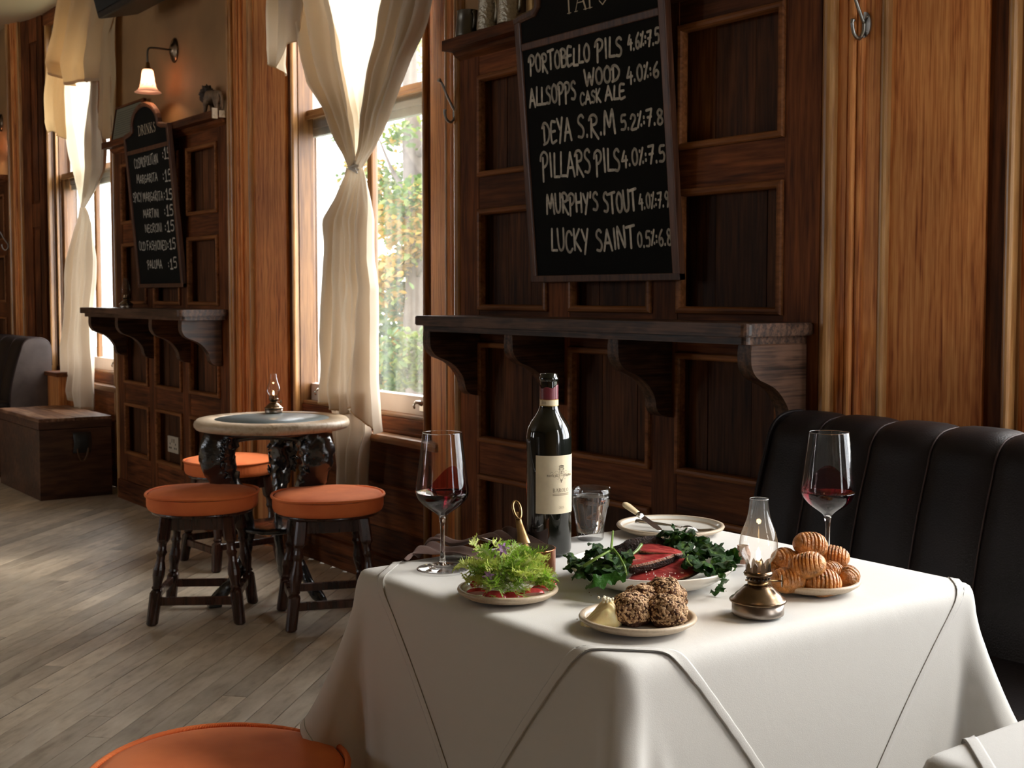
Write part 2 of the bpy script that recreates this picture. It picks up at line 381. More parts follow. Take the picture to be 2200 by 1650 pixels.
M['leather_end'] = plain('lighter grey-brown leather', (0.105, 0.085, 0.082), 0.45, bump=0.1, bscale=200, var=0.3, vscale=9)
M['iron'] = plain('black enamelled cast iron', (0.012, 0.012, 0.013), 0.16, spec=0.8, coat=0.6, bump=0.3, bscale=60)
M['steel'] = plain('brushed steel', (0.55, 0.54, 0.52), 0.28, metal=1.0)
M['dull_steel'] = plain('dull grey iron', (0.30, 0.29, 0.27), 0.35, metal=1.0, bump=0.1, bscale=120)
M['pewter'] = plain('hammered pewter', (0.42, 0.38, 0.30), 0.3, metal=1.0, bump=0.5, bscale=110)
M['pewter_dark'] = plain('dark pewter', (0.12, 0.11, 0.09), 0.35, metal=1.0)
M['brass'] = plain('aged brass', (0.30, 0.19, 0.085), 0.30, metal=1.0, var=0.3, vscale=40)
M['brass_old'] = plain('bronzed brass', (0.17, 0.115, 0.072), 0.26, metal=1.0, var=0.35, vscale=60)
M['tin'] = plain('tin lamp font', (0.33, 0.28, 0.24), 0.33, metal=1.0, var=0.2, vscale=50)
M['copper'] = plain('hammered copper', (0.62, 0.24, 0.12), 0.32, metal=1.0, var=0.25, vscale=50, bump=0.1, bscale=90)
M['tinned'] = plain('worn tin lining', (0.26, 0.22, 0.18), 0.5, metal=0.8, var=0.3, vscale=60)
M['board'] = plain('blackboard', (0.006, 0.006, 0.005), 0.8, var=0.3, vscale=5, spec=0.12)
M['board_frame'] = wood('blackboard frame', (0.03, 0.011, 0.006), (0.085, 0.033, 0.017), (0.14, 0.06, 0.03), 'z', rough=0.4, bump=0.2)
M['chalk'] = plain('chalk pen white', (0.62, 0.58, 0.50), 0.9, var=0.25, vscale=70)
M['sign_paint'] = plain('cream sign paint', (0.60, 0.50, 0.36), 0.7)
M['black_plastic'] = plain('black plastic', (0.015, 0.015, 0.014), 0.4)
M['socket'] = plain('off-white socket plate', (0.50, 0.43, 0.34), 0.4)
M['card'] = plain('greenish grey printed card', (0.16, 0.15, 0.10), 0.7)
M['card_ink'] = plain('card ink', (0.09, 0.085, 0.06), 0.8)
M['stoneware'] = plain('speckled stoneware rim', (0.50, 0.40, 0.29), 0.42, var=0.1, vscale=300)
M['glaze'] = plain('grey-white glaze', (0.70, 0.67, 0.61), 0.16, spec=0.6, var=0.06, vscale=40)
M['porcelain'] = plain('cream white dish', (0.83, 0.81, 0.75), 0.14, spec=0.6)
M['ivory'] = plain('ivory handle', (0.80, 0.64, 0.40), 0.3)
M['silver'] = plain('silver plate', (0.60, 0.58, 0.54), 0.22, metal=1.0, bump=0.05, bscale=80)
M['flame'] = emitter('flame', (1.0, 0.70, 0.34), 14.0)
M['bulb'] = emitter('bulb', (1.0, 0.80, 0.58), 40.0)
M['shade_glass'] = cloth('rose frosted glass', (0.80, 0.58, 0.50), trans=0.6, tcol=(0.95, 0.68, 0.58), transp=0.12, weave=60, bump=0.02)
M['shade_etch'] = plain('etched grey pattern', (0.20, 0.15, 0.13), 0.6)
def corduroy():
    mt, n, l, b = nt('orange corduroy')
    tc = n.new('ShaderNodeTexCoord')
    ns = n.new('ShaderNodeTexNoise'); ns.inputs['Scale'].default_value = 7; ns.inputs['Detail'].default_value = 5; l.new(tc.outputs['Object'], ns.inputs['Vector'])
    r = n.new('ShaderNodeValToRGB'); r.color_ramp.elements[0].position = 0.3; r.color_ramp.elements[1].position = 0.75
    r.color_ramp.elements[0].color = (0.66, 0.130, 0.028, 1); r.color_ramp.elements[1].color = (0.90, 0.235, 0.060, 1)
    l.new(ns.outputs['Fac'], r.inputs['Fac']); l.new(r.outputs['Color'], b.inputs['Base Color'])
    b.inputs['Roughness'].default_value = 0.8; b.inputs['Sheen Weight'].default_value = 0.2; b.inputs['Sheen Roughness'].default_value = 0.4
    b.inputs['Sheen Tint'].default_value = (1.0, 0.6, 0.4, 1)
    wv = n.new('ShaderNodeTexWave'); wv.inputs['Scale'].default_value = 120; wv.inputs['Distortion'].default_value = 0.4; l.new(tc.outputs['Object'], wv.inputs['Vector'])
    bp = n.new('ShaderNodeBump'); bp.inputs['Strength'].default_value = 0.5; bp.inputs['Distance'].default_value = 0.001; l.new(wv.outputs['Fac'], bp.inputs['Height']); l.new(bp.outputs['Normal'], b.inputs['Normal'])
    return mt
M['cord'] = corduroy()
# ================================================================ THE ROOM
YP = 2.385                      # face of the panelled piers
PIER_C = [-2.7775, -6.2585, -10.0355]        # centres of the three piers
PW = 0.7755                     # half width
ZC = 3.04
WIN = [(-5.146, -3.904), (-8.66, -7.385), (-1.500, 0.150), ]   # glass openings left->right edges
GY = 2.60
ZS0, ZS1 = 0.68, 2.92
XL, XR, YB = -11.6, 1.75, -4.6
RW = (1.80, 2.30, 0.70, 2.92)    # window in the right-hand wall: y0, y1, z0, z1

# ---- floor
floor = structure('floor', (0, 0, 0))
bm = BM(); box(bm, XL, XR, YB, 2.75, -0.12, -0.016); obj('subfloor', bm, M['gap'], floor)
ang = math.radians(46.0); bd = Vector((-math.cos(ang), math.sin(ang), 0)); bn = Vector((bd.y, -bd.x, 0))
rotf = math.atan2(bd.y, bd.x)
LEN = [0.85, 1.15, 1.45, 1.8]; BW = 0.074
pm = []
for L in LEN:
    b = BM(); box(b, -L/2+0.0009, L/2-0.0009, -BW/2+0.0012, BW/2-0.0012, -0.016, 0, 0.0007)
    me = bpy.data.meshes.new('plank'); b.to_mesh(me); b.free(); me.materials.append(M['floor']); pm.append(me)
rf = random.Random(3)
cand = []
FY1 = 2.50
def clip(c, L):
    lo, hi = -L/2, L/2
    for o_, d_, m0, m1 in ((c.x, bd.x, XL, XR), (c.y, bd.y, YB, FY1)):
        ts = sorted(((m0-o_)/d_, (m1-o_)/d_)); lo = max(lo, ts[0]); hi = min(hi, ts[1])
    return lo, hi
for i in range(-150, 151):
    s = rf.uniform(-1.5, 0) - 12
    while s < 12:
        k = rf.randrange(4); L = LEN[k]
        c = bd*(s+L/2) + bn*(i*BW) + Vector((-3.5, -0.5, 0)); s += L
        lo, hi = clip(c, L)
        if hi-lo < 0.06: continue
        if hi-lo < L-0.001: k = -1; c = c+bd*((lo+hi)/2); L = hi-lo
        D = Vector((c.x, c.y, -HC)).dot(FWD); score = 0
        if D > 1.0:
            P = Vector((c.x, c.y, -HC)); x = 1100+FPX*P.dot(RIGHT)/D; y = CYP-FPX*P.dot(UPV)/D
            if -250 < x < 960 and 1040 < y < 1900: score = L/D/D
        cand.append((score, k, c, L))
cand.sort(key=lambda q: -q[0])
seen = [q for q in cand if q[0] > 0][:290]
def plank_mesh(L):
    b = BM(); box(b, -L/2+0.0009, L/2-0.0009, -BW/2+0.0012, BW/2-0.0012, -0.016, 0, 0.0007)
    me = bpy.data.meshes.new('plank'); b.to_mesh(me); b.free(); me.materials.append(M['floor']); return me
for sc_, k, c, L in seen:
    instance('plank', pm[k] if k >= 0 else plank_mesh(L), floor, Matrix.Translation((c.x, c.y, rf.uniform(-0.0006, 0.0))) @ Matrix.Rotation(rotf, 4, 'Z'))
bm = BM()
for sc_, k, c, L in cand[len(seen):]:
    L = L/2-0.0007; w = BW/2-0.0008
    bm.faces.new([bm.verts.new(c+bd*a+bn*b_) for a, b_ in ((-L, -w), (L, -w), (L, w), (-L, w))])
bmesh.ops.recalc_face_normals(bm, faces=bm.faces)
o = obj('floorboards', bm, M['floor'], floor, stuff=True)

# ---- ceiling
bm = BM(); box(bm, XL, XR, YB, 2.9, ZC, ZC+0.15); struct('ceiling', bm, M['ceiling'])
# ---- window wall: masonry around the openings
wall = structure('wall_back')
def wallbox(x0, x1, y0, y1, z0, z1, mat='plaster_room', nm='masonry'):
    b = BM(); box(b, x0, x1, y0, y1, z0, z1); return obj(nm, b, M[mat], wall)
ed = sorted(WIN); xs = [XL]
for a, b_ in ed: xs += [a-0.04, b_+0.04]
xs.append(XR)
for i in range(0, len(xs), 2):
    wallbox(xs[i], xs[i+1], 2.545, 2.68, 0, ZC)
    wallbox(xs[i]-0.02, xs[i+1]+0.02, 2.68, 2.72, 0, ZC, 'outer_white', 'white_outer_reveal')
for a, b_ in ed:
    wallbox(a-0.04, b_+0.04, 2.56, 2.72, 0, ZS0-0.01); wallbox(a-0.04, b_+0.04, 2.56, 2.72, ZS1+0.04, ZC)
    wallbox(a-0.06, b_+0.06, 2.69, 2.80, ZS0-0.06, ZS0-0.02, 'outer_white', 'outer_sill')
# ---- the unseen sides of the room
bm = BM(); box(bm, XL-0.15, XL, YB, 2.8, 0, ZC); struct('wall_left', bm, M['plaster'])
wr = structure('wall_right')
for y0, y1, z0, z1 in ((YB, RW[0], 0, ZC), (RW[1], 2.8, 0, ZC), (RW[0], RW[1], 0, RW[2]), (RW[0], RW[1], RW[3], ZC)):
    b = BM(); box(b, XR, XR+0.2, y0, y1, z0, z1); obj('masonry', b, M['plaster'], wr)
b = BM(); ym = (RW[0]+RW[1])/2; box(b, XR+.08, XR+.12, ym-.02, ym+.02, RW[2], RW[3]); box(b, XR+.08, XR+.12, RW[0], RW[1], 1.94, 1.98)
for yy in (RW[0], RW[1]-.04): box(b, XR+.08, XR+.12, yy, yy+.04, RW[2], RW[3])
obj('glazing_bar', b, M['sash_z'], wr)
portal(0, RW[1]-RW[0], RW[2], RW[3], 0, Euler((math.radians(90), 0, math.radians(90))), loc=(XR+0.14, ym, (RW[2]+RW[3])/2))
wf = structure('wall_front')
FW = [(-9.6, -8.9), (-6.4, -5.6)]
xs = [XL]
for a, b_ in FW: xs += [a, b_]
xs.append(XR)
for i in range(0, len(xs), 2):
    b = BM(); box(b, xs[i], xs[i+1], YB-0.2, YB, 0, ZC); obj('masonry', b, M['plaster_room'], wf)
for a, b_ in FW:
    b = BM(); box(b, a, b_, YB-0.2, YB, 0, 1.1); box(b, a, b_, YB-0.2, YB, 2.6, ZC); obj('masonry', b, M['plaster_room'], wf)
    b = BM(); box(b, (a+b_)/2-0.02, (a+b_)/2+0.02, YB-0.12, YB-0.08, 1.1, 2.6); box(b, a, b_, YB-0.12, YB-0.08, 1.83, 1.87); obj('glazing_bar', b, M['sash_z'], wf)

# ---- panelled piers
ROWS = [(1.541, 1.874), (1.100, 1.436), (0.660, 0.995), (0.262, 0.552)]
COLS = [(-0.6635, -0.2875), (-0.1815, 0.1855), (0.2865, 0.6625)]
def mould_frame(w, h):
    b = BM()
    prof = [(0.0, 0.0), (0.0, -0.007), (0.003, -0.0115), (0.009, -0.013), (0.015, -0.0115), (0.0185, -0.006), (0.020, 0.012)]
    cs = [(-w/2, -h/2), (w/2, -h/2), (w/2, h/2), (-w/2, h/2)]; sg = [(1, 1), (-1, 1), (-1, -1), (1, -1)]
    rings = [[b.verts.new((cx_+sx*i, d, cz_+sz*i)) for i, d in prof] for (cx_, cz_), (sx, sz) in zip(cs, sg)]
    for k in range(4):
        A, B = rings[k], rings[(k+1) % 4]
        for i in range(len(prof)-1):
            f = b.faces.new((A[i], B[i], B[i+1], A[i+1])); f.smooth = False
    bmesh.ops.recalc_face_normals(b, faces=b.faces)
    me = bpy.data.meshes.new('panel_moulding'); b.to_mesh(me); b.free(); me.materials.append(M['mould_x']); return me
MF = {}
for ci, c in enumerate(COLS):
    for ri, r_ in enumerate(ROWS): MF[ci, ri] = mould_frame(c[1]-c[0], r_[1]-r_[0])
rp = random.Random(11)
def pier(n, cx, cols=(0, 1, 2)):
    t = structure('trim_%d' % n, (cx, YP, 0))
    def B(x0, x1, y0, y1, z0, z1, nm, mat, bev=0.0012):
        b = BM(); box(b, cx+x0, cx+x1, y0, y1, z0, z1, bev); return obj(nm, b, M[mat], t)
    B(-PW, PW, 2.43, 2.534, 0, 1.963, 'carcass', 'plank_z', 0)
    stiles = [(-PW, COLS[0][0]), (COLS[0][1], COLS[1][0]), (COLS[1][1], COLS[2][0]), (COLS[2][1], PW)]
    for i, (a, b_) in enumerate(stiles):
        if cols == (2,) and i < 2: continue
        B(a+0.0006, b_-0.0006, YP, 2.43, 0.10, 1.963, 'stile', 'dark_z')
    for ci in cols:
        x0, x1 = COLS[ci]; zz = [0.10, ROWS[3][0], ROWS[3][1], ROWS[2][0], ROWS[2][1], ROWS[1][0], ROWS[1][1], ROWS[0][0], ROWS[0][1], 1.963]
        for k in range(0, 10, 2): B(x0, x1, YP+0.0015, 2.43, zz[k], zz[k+1], 'rail', 'dark_x')
        for ri, (z0, z1) in enumerate(ROWS):
            instance('panel_moulding', MF[ci, ri], t, Matrix.Translation(((x0+x1)/2, 0.0, (z0+z1)/2)))
            w = x1-x0; cuts = [x0, x0+w*rp.uniform(.22, .38), x0+w*rp.uniform(.6, .8), x1]
            for k in range(3):
                d = rp.uniform(0, 0.003)
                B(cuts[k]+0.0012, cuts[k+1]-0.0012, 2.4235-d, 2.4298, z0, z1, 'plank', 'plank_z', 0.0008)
    B(-PW-0.002, PW+0.002, YP-0.014, YP+0.02, 0, 0.11, 'skirting', 'dark_x', 0.003)
    B(-PW, PW, 2.405, 2.534, 1.998, ZC, 'plaster', 'plaster', 0)
    # ledge on top of the panelling
    B(-PW, PW-0.002, 2.312, 2.45, 1.963, 1.998, 'ledge', 'dark_x', 0.002)
    b = BM(); prism(b, [(YP+0.005, 1.963), (YP-0.03, 1.963), (YP-0.022, 1.952), (YP-0.006, 1.943), (YP+0.005, 1.935)], 'x', cx-PW, cx+PW-0.004); obj('ledge_moulding', b, M['dark_x'], t)
    return t
bm = BM(); box(bm, -1.570, -1.502, 2.535, 2.60, 0, ZC, .003); struct('trim_10', bm, M['honey_z'])
P1 = pier(1, PIER_C[0]); P2 = pier(2, PIER_C[1]); P3 = pier(3, PIER_C[2], (2,))
# end grain of the far ledge, sunlight on it put into the pale colour, with the notch cut out of it
bm = BM(); box(bm, PIER_C[1]+PW-0.003, PIER_C[1]+PW+0.006, 2.312, 2.338, 1.960, 2.008, 0.001); box(bm, PIER_C[1]+PW-0.003, PIER_C[1]+PW+0.004, 2.345, 2.40, 1.968, 2.000, 0.001)
obj('ledge_end', bm, M['oak_pale'], P2, label='cut end of the ledge, coloured pale as if sunlit')

# ---- architraves: run of beads, flats and a splayed grained board from the pier corner to the window
def halfround(cx, cy, r, s=1.0, n=7):
    return [(cx+r*math.cos(PI+PI*i/n), cy+s*r*math.sin(PI+PI*i/n)) for i in range(n+1)]
def architrave(n, x0, sgn, stretch=1.0, z0=0.0, z1=ZC, dy=0.0):
    """x0: pier corner; sgn +1 when the window is towards +X"""
    t = structure('trim_%d' % n, (x0, YP, 0))
    def V(poly, nm, mat, smooth=False, zz=(z0, z1)):
        b = BM(); prism(b, [(x0+sgn*p[0], p[1]) for p in poly], 'z', zz[0], zz[1], smooth=smooth); return obj(nm, b, M[mat], t)
    S = stretch
    V(halfround(0.018, 2.392, 0.017)+[(0.035, 2.53), (0.001, 2.53)], 'corner_bead', 'bead')
    V([(0.035, 2.402), (0.063, 2.400), (0.063, 2.53), (0.035, 2.53)], 'fillet', 'honey_z')
    V(halfround(0.073, 2.408, 0.0105)+[(0.0835, 2.53), (0.0625, 2.53)], 'bead', 'honey_z')
    V(halfround(0.092, 2.414, 0.008)+[(0.100, 2.53), (0.084, 2.53)], 'bead', 'honey_z')
    V([(0.100, 2.419), (0.139, 2.424), (0.139, 2.53), (0.100, 2.53)], 'fillet', 'honey_z')
    V(halfround(0.147, 2.430, 0.009)+[(0.156, 2.53), (0.138, 2.53)], 'edge_bead', 'bead')
    e = 0.366*1.0 + (S-1)*0.366
    if S == 1.0:
        V([(0.156, 2.444), (e, 2.500), (e, 2.53), (0.156, 2.53)], 'board', 'honey_z')
    else:
        V([(0.156, 2.444), (0.26, 2.47), (0.26, 2.53), (0.156, 2.53)], 'stile', 'dark_z')
        V([(0.26, 2.482), (e-0.08, 2.50), (e-0.08, 2.53), (0.26, 2.53)], 'panel', 'dark_z')
        V([(e-0.08, 2.488), (e, 2.495), (e, 2.53), (e-0.08, 2.53)], 'stile', 'dark_z')
        for a, b_ in ((0.72, 0.86), (1.62, 1.78), (2.88, ZC)):
            V([(0.26, 2.472), (e-0.08, 2.488), (e-0.08, 2.52), (0.26, 2.52)], 'rail', 'dark_z', zz=(a, b_))
        for a, b_ in ((0.88, 1.60), (1.80, 2.86)):
            V([(0.285, 2.476), (e-0.105, 2.490), (e-0.12, 2.496), (0.30, 2.482)], 'panel_field', 'dark_z', zz=(a, b_))
    V([(e, 2.515), (e+0.046, 2.520), (e+0.046, 2.545), (e, 2.545)], 'cove', 'dark_z')
    V(halfround(e+0.056, 2.510, 0.010)+[(e+0.066, 2.545), (e+0.046, 2.545)], 'jamb_bead', 'bead')
    V([(e+0.056, 2.53), (e+0.072, 2.53), (e+0.072, 2.60), (e+0.056, 2.60)], 'reveal', 'sash_z')
    return t
PR = [c+PW for c in PIER_C]; PL = [c-PW for c in PIER_C]
architrave(4, PR[0], +1); architrave(5, PL[0], -1); architrave(6, PR[1], +1); architrave(7, PL[1], -1)
architrave(8, PR[2], +1, stretch=1.28)

# ---- windows
def window(n, a, b_, brown_left=True, detail=True, blind=False):
    cx = (a+b_)/2; t = structure('window_%d' % n, (cx, GY, ZS0))
    def B(x0, x1, y0, y1, z0, z1, nm, mat, bev=0.002, par=t, **k):
        b = BM(); box(b, x0, x1, y0, y1, z0, z1, bev); return obj(nm, b, M[mat], par, **k)
    # box frame
    B(a-0.055, a-0.029, 2.56, 2.68, ZS0, ZS1+0.05, 'frame', 'sash_z'); B(b_+0.029, b_+0.055, 2.56, 2.68, ZS0, ZS1+0.05, 'frame', 'sash_z')
    B(a-0.05, b_+0.05, 2.56, 2.68, ZS1, ZS1+0.06, 'frame', 'sash_x')
    # stop beads
    for s, x in ((1, a-.024), (-1, b_+.024)): B(min(x-0.03, x-0.005) if s == 1 else x+0.005, x-0.005 if s == 1 else x+0.03, 2.545, 2.572, ZS0, ZS1, 'stop_bead', 'bead', 0.004)
    # lower (inner) sash
    ls = structure('lower_sash', (0, 0, 0)); ls.parent = t; del ls['kind']
    B(a-0.028, a+0.004, 2.585, 2.622, 0.757, 1.94, 'stile', 'sash_z', par=ls); B(b_-0.004, b_+0.028, 2.585, 2.622, 0.757, 1.94, 'stile', 'sash_z', par=ls)
    B(a, b_, 2.580, 2.625, ZS0, 0.757, 'bottom_rail', 'white_paint', 0.004, par=ls, label='pinkish white painted bottom rail')
    B(a, b_, 2.572, 2.625, 1.937, 1.966, 'meeting_rail', 'sash_x', 0.004, par=ls)
    B(a, b_, 2.562, 2.58, 1.925, 1.940, 'meeting_bead', 'sash_x', 0.004, par=ls)
    B(cx-0.020, cx+0.020, 2.588, 2.618, 0.757, 1.937, 'glazing_bar', 'sash_z', 0.005, par=ls)
    for x0, x1 in ((a+0.004, cx-0.020), (cx+0.020, b_-0.004)):
        B(x0, x1, 2.603, 2.607, 0.757, 1.937, 'pane', 'pane', 0, par=ls)
    # upper (outer) sash
    us = structure('upper_sash', (0, 0, 0)); us.parent = t; del us['kind']
    B(a-0.028, a+0.004, 2.632, 2.668, 1.93, ZS1, 'stile', 'white_paint', par=us); B(b_-0.004, b_+0.028, 2.632, 2.668, 1.93, ZS1, 'stile', 'white_paint', par=us)
    B(a, b_, 2.630, 2.668, 1.895, 1.945, 'bottom_rail', 'grey_backlit', 0.004, par=us, label='bottom rail coloured grey, as dim against the light')
    B(a, b_, 2.636, 2.668, 1.862, 1.895, 'drip_rail', 'grey_backlit', 0.004, par=us)
    B(a, b_, 2.632, 2.668, ZS1-0.05, ZS1, 'top_rail', 'white_paint', par=us)
    B(cx-0.018, cx+0.018, 2.637, 2.665, 1.93, ZS1, 'glazing_bar', 'white_paint', 0.005, par=us)
    for x0, x1 in ((a+0.004, cx-0.018), (cx+0.018, b_-0.004)): B(x0, x1, 2.650, 2.654, 1.94, ZS1-0.05, 'pane', 'pane', 0, par=us)
    # stepped sill and apron below
    A0, A1 = a-0.062, b_+0.062
    B(A0, A1, 2.540, 2.585, 0.668, 0.684, 'sill_bead', 'sash_x', 0.005)
    B(A0, A1, 2.535, 2.57, 0.618, 0.668, 'sill_board', 'dark_x', 0.002)
    B(A0, A1, 2.520, 2.56, 0.606, 0.620, 'sill_bead', 'dark_x', 0.005)
    B(A0, A1, 2.465, 2.56, 0.572, 0.606, 'window_sill', 'sash_x', 0.014)
    B(A0, A1, 2.515, 2.56, 0.40, 0.573, 'apron_board', 'dark_x', 0.001)
    B(A0, A1, 2.500, 2.56, 0.385, 0.402, 'apron_bead', 'dark_x', 0.006)
    B(A0, A1, 2.523, 2.56, 0.22, 0.386, 'apron_board', 'dark_x', 0.001); B(A0, A1, 2.525, 2.56, 0.10, 0.218, 'apron_board', 'dark_x', 0.001)
    B(A0, A1, 2.49, 2.56, 0.0, 0.11, 'skirting', 'dark_x', 0.004)
    if detail:
        for x in (cx-0.40, cx+0.42):
            b = BM(); box(b, x-0.020, x+0.020, 2.574, 2.580, 0.698, 0.735, 0.004)
            tube(b, [(x, 2.577, 0.728), (x, 2.560, 0.737), (x, 2.545, 0.737), (x, 2.537, 0.726), (x, 2.541, 0.714)], [0.012, 0.010, 0.010, 0.010, 0.008], 8, flat=0.55)
            obj('sash_lift', b, M['silver'], ls)
    return t
W1 = window(1, *WIN[0]); W2 = window(2, *WIN[1], detail=True); W3 = window(3, *WIN[2], detail=False)
# parting block and scrap of wood standing on the meeting rail, upper left corner of the middle window
bm = BM(); box(bm, WIN[0][0]-0.012, WIN[0][0]+0.045, 2.548, 2.570, 1.968, 2.045, 0.004); obj('sash_horn', bm, M['oak_pale'], W1)
for a, b_ in WIN: portal((a+b_)/2, b_-a, ZS0, ZS1, 2.72, (math.radians(-90), 0, 0))
for a, b_ in FW: portal((a+b_)/2, b_-a, 1.1, 2.6, YB-0.14, (math.radians(90), 0, 0))
# plain upper wall infill between architraves above the window heads
bm = BM(); box(bm, PR[1]+0.42, PL[0]-0.42, 2.50, 2.54, ZS1+0.04, ZC); obj('head_board', bm, M['honey_x'], W1)
bm = BM(); box(bm, PR[2]+0.50, PL[1]-0.42, 2.50, 2.54, ZS1+0.04, ZC); obj('head_board', bm, M['dark_x'], W2)

# ================================================================ OUTSIDE
bm = BM(); box(bm, -60, 30, 2.82, 60, -1.6, -1.3)
struct('ground', bm, plain('pavement and grass', (0.16, 0.17, 0.12), 0.9, var=0.3, vscale=0.7))
# pale stucco house across the street
hx0, hx1, hy = -46.0, aty(800, 640, 16).x, 16.0
house = thing('stucco_house', 'white stucco house across the street, washed out beyond the windows', 'house', ((hx0+hx1)/2, hy+4, -1.3))
stucco = plain('white stucco', (0.80, 0.79, 0.76), 0.8, var=0.05)
bm = BM(); box(bm, hx0, hx1, hy, hy+8, -1.3, 9.0); obj('wall', bm, stucco, house)
bm = BM(); box(bm, hx0-0.3, hx1+0.3, hy-0.3, hy+8.3, 9.0, 9.5, 0.05); obj('cornice', bm, stucco, house)
pw = plain('pale window', (0.55, 0.58, 0.60), 0.2)
for i in range(12):
    for z in (0.6, 4.6):
        x = hx1-2.2-i*3.2
        bm = BM(); box(bm, x-0.7, x+0.7, hy-0.10, hy, z-0.1, z+2.2, 0.02); fr = obj('window_surround', bm, stucco, house)
        bm = BM(); box(bm, x-0.52, x+0.52, hy-0.13, hy-0.10, z, z+2.05); obj('pane', bm, pw, fr)
# autumn tree outside the right-hand half of the middle window
bark = plain('tree bark', (0.055, 0.042, 0.034), 0.9, bump=0.8, bscale=14, var=0.3, vscale=8)
TY = 9.0
leafmats = [plain('green leaf', (0.045, 0.085, 0.014), 0.6, var=0.3, vscale=3), plain('lime leaf', (0.10, 0.13, 0.02), 0.6, var=0.3, vscale=3), plain('yellow leaf', (0.26, 0.155, 0.025), 0.6, var=0.25, vscale=3)]
for mt in leafmats:
    n = mt.node_tree.nodes; l = mt.node_tree.links; b = n['Principled BSDF']; tl = n.new('ShaderNodeBsdfTranslucent'); mx = n.new('ShaderNodeMixShader'); mx.inputs[0].default_value = 0.45
    src = b.inputs['Base Color'].links[0].from_socket; l.new(src, tl.inputs[0]); l.new(b.outputs[0], mx.inputs[1]); l.new(tl.outputs[0], mx.inputs[2]); l.new(mx.outputs[0], n['Material Output'].inputs['Surface'])
def leaves(bm, rnd, c, rad, count, size, mix):
    for _ in range(count):
        while True:
            p = Vector((rnd.uniform(-1, 1), rnd.uniform(-1, 1), rnd.uniform(-1, 1)))
            if p.length < 1: break
        q = Vector((c[0]+p.x*rad[0], c[1]+p.y*rad[1], c[2]+p.z*rad[2]))
        if noise.noise(q*1.1) < -0.08: continue
        s = size*rnd.uniform(.6, 1.3)
        e = Euler((rnd.uniform(-1, 1), rnd.uniform(-1, 1), rnd.uniform(0, 6.3))).to_matrix()
        pts = [(0, -1, 0), (.55, -.3, .1), (.45, .5, 0), (0, 1, -.15), (-.45, .5, 0), (-.55, -.3, .1)]
        f = bm.faces.new([bm.verts.new(q+e@(Vector(pp)*s)) for pp in pts])
        t = noise.noise(q*0.8+Vector((5, 5, 5)))+rnd.uniform(-.5, .5)
        f.material_index = 2 if t > mix[1] else (1 if t > mix[0] else 0)
t0 = aty(902, 860, TY); t1 = aty(893, 560, TY); t2 = aty(886, 250, TY); t3 = aty(880, 60, TY)
tree = thing('autumn_tree', 'tall autumn tree with grey trunk and yellow-green leaves outside the middle window', 'tree', (t0.x, TY, -1.3))
bm = BM(); tube(bm, catmull([(t0.x+.05, TY, -1.3), t0, t1, t2, t3, t3+Vector((.1, .2, 3))], 5), [0.24]*3+[0.20]*6+[0.15]*6+[0.11]*6+[0.07]*5, 10); obj('trunk', bm, bark, tree)
for pts, r0 in (([aty(900, 330, TY), aty(935, 295, TY), aty(985, 255, TY), aty(1060, 220, TY)], .06), ([aty(890, 420, TY), aty(850, 380, TY), aty(815, 300, TY)], .05), ([aty(893, 600, TY), aty(930, 540, TY-.3), aty(975, 520, TY-.5)], .035)):
    bm = BM(); pp = catmull(pts, 4); tube(bm, pp, [r0*(1-.8*i/len(pp)) for i in range(len(pp))], 7); obj('branch', bm, bark, tree)
rl = random.Random(5)
bm = BM()
for px_, py_, rx, rz, cnt, dy in ((840, 420, 1.0, 1.2, 1000, 0.6), (940, 470, 1.1, 1.0, 1300, 0.2), (900, 620, 1.3, 0.9, 1700, 0.0), (850, 700, 1.0, 0.7, 900, 0.5), (950, 760, 1.1, 0.8, 1700, -0.4), (870, 800, 1.4, 0.6, 1300, 0.3), (960, 300, 1.1, 0.5, 420, 0.5), (830, 300, .8, .4, 260, .8), (900, 130, 1.5, .7, 260, .8), (1000, 620, 1.2, 1.6, 1300, .6)):
    c = aty(px_, py_, TY+dy); leaves(bm, rl, c, (rx*0.8, 0.9, rz*0.62), int(cnt*2.6), 0.058, (-0.15, 0.22))
obj('foliage', bm, leafmats, tree, stuff=True, normals=False)
bush = thing('hedge_bush', 'darker green bush low behind the tree trunk outside', 'bush', (aty(930, 840, 11).x, 11, -1.3))
bm = BM()
for px_, py_, cnt in ((820, 850, 900), (900, 860, 1200), (970, 830, 1300)):
    c = aty(px_, py_, 11); leaves(bm, rl, c, (1.2, 0.8, 0.9), cnt*2, 0.06, (0.35, 0.6))
obj('foliage', bm, leafmats, bush, stuff=True, normals=False)
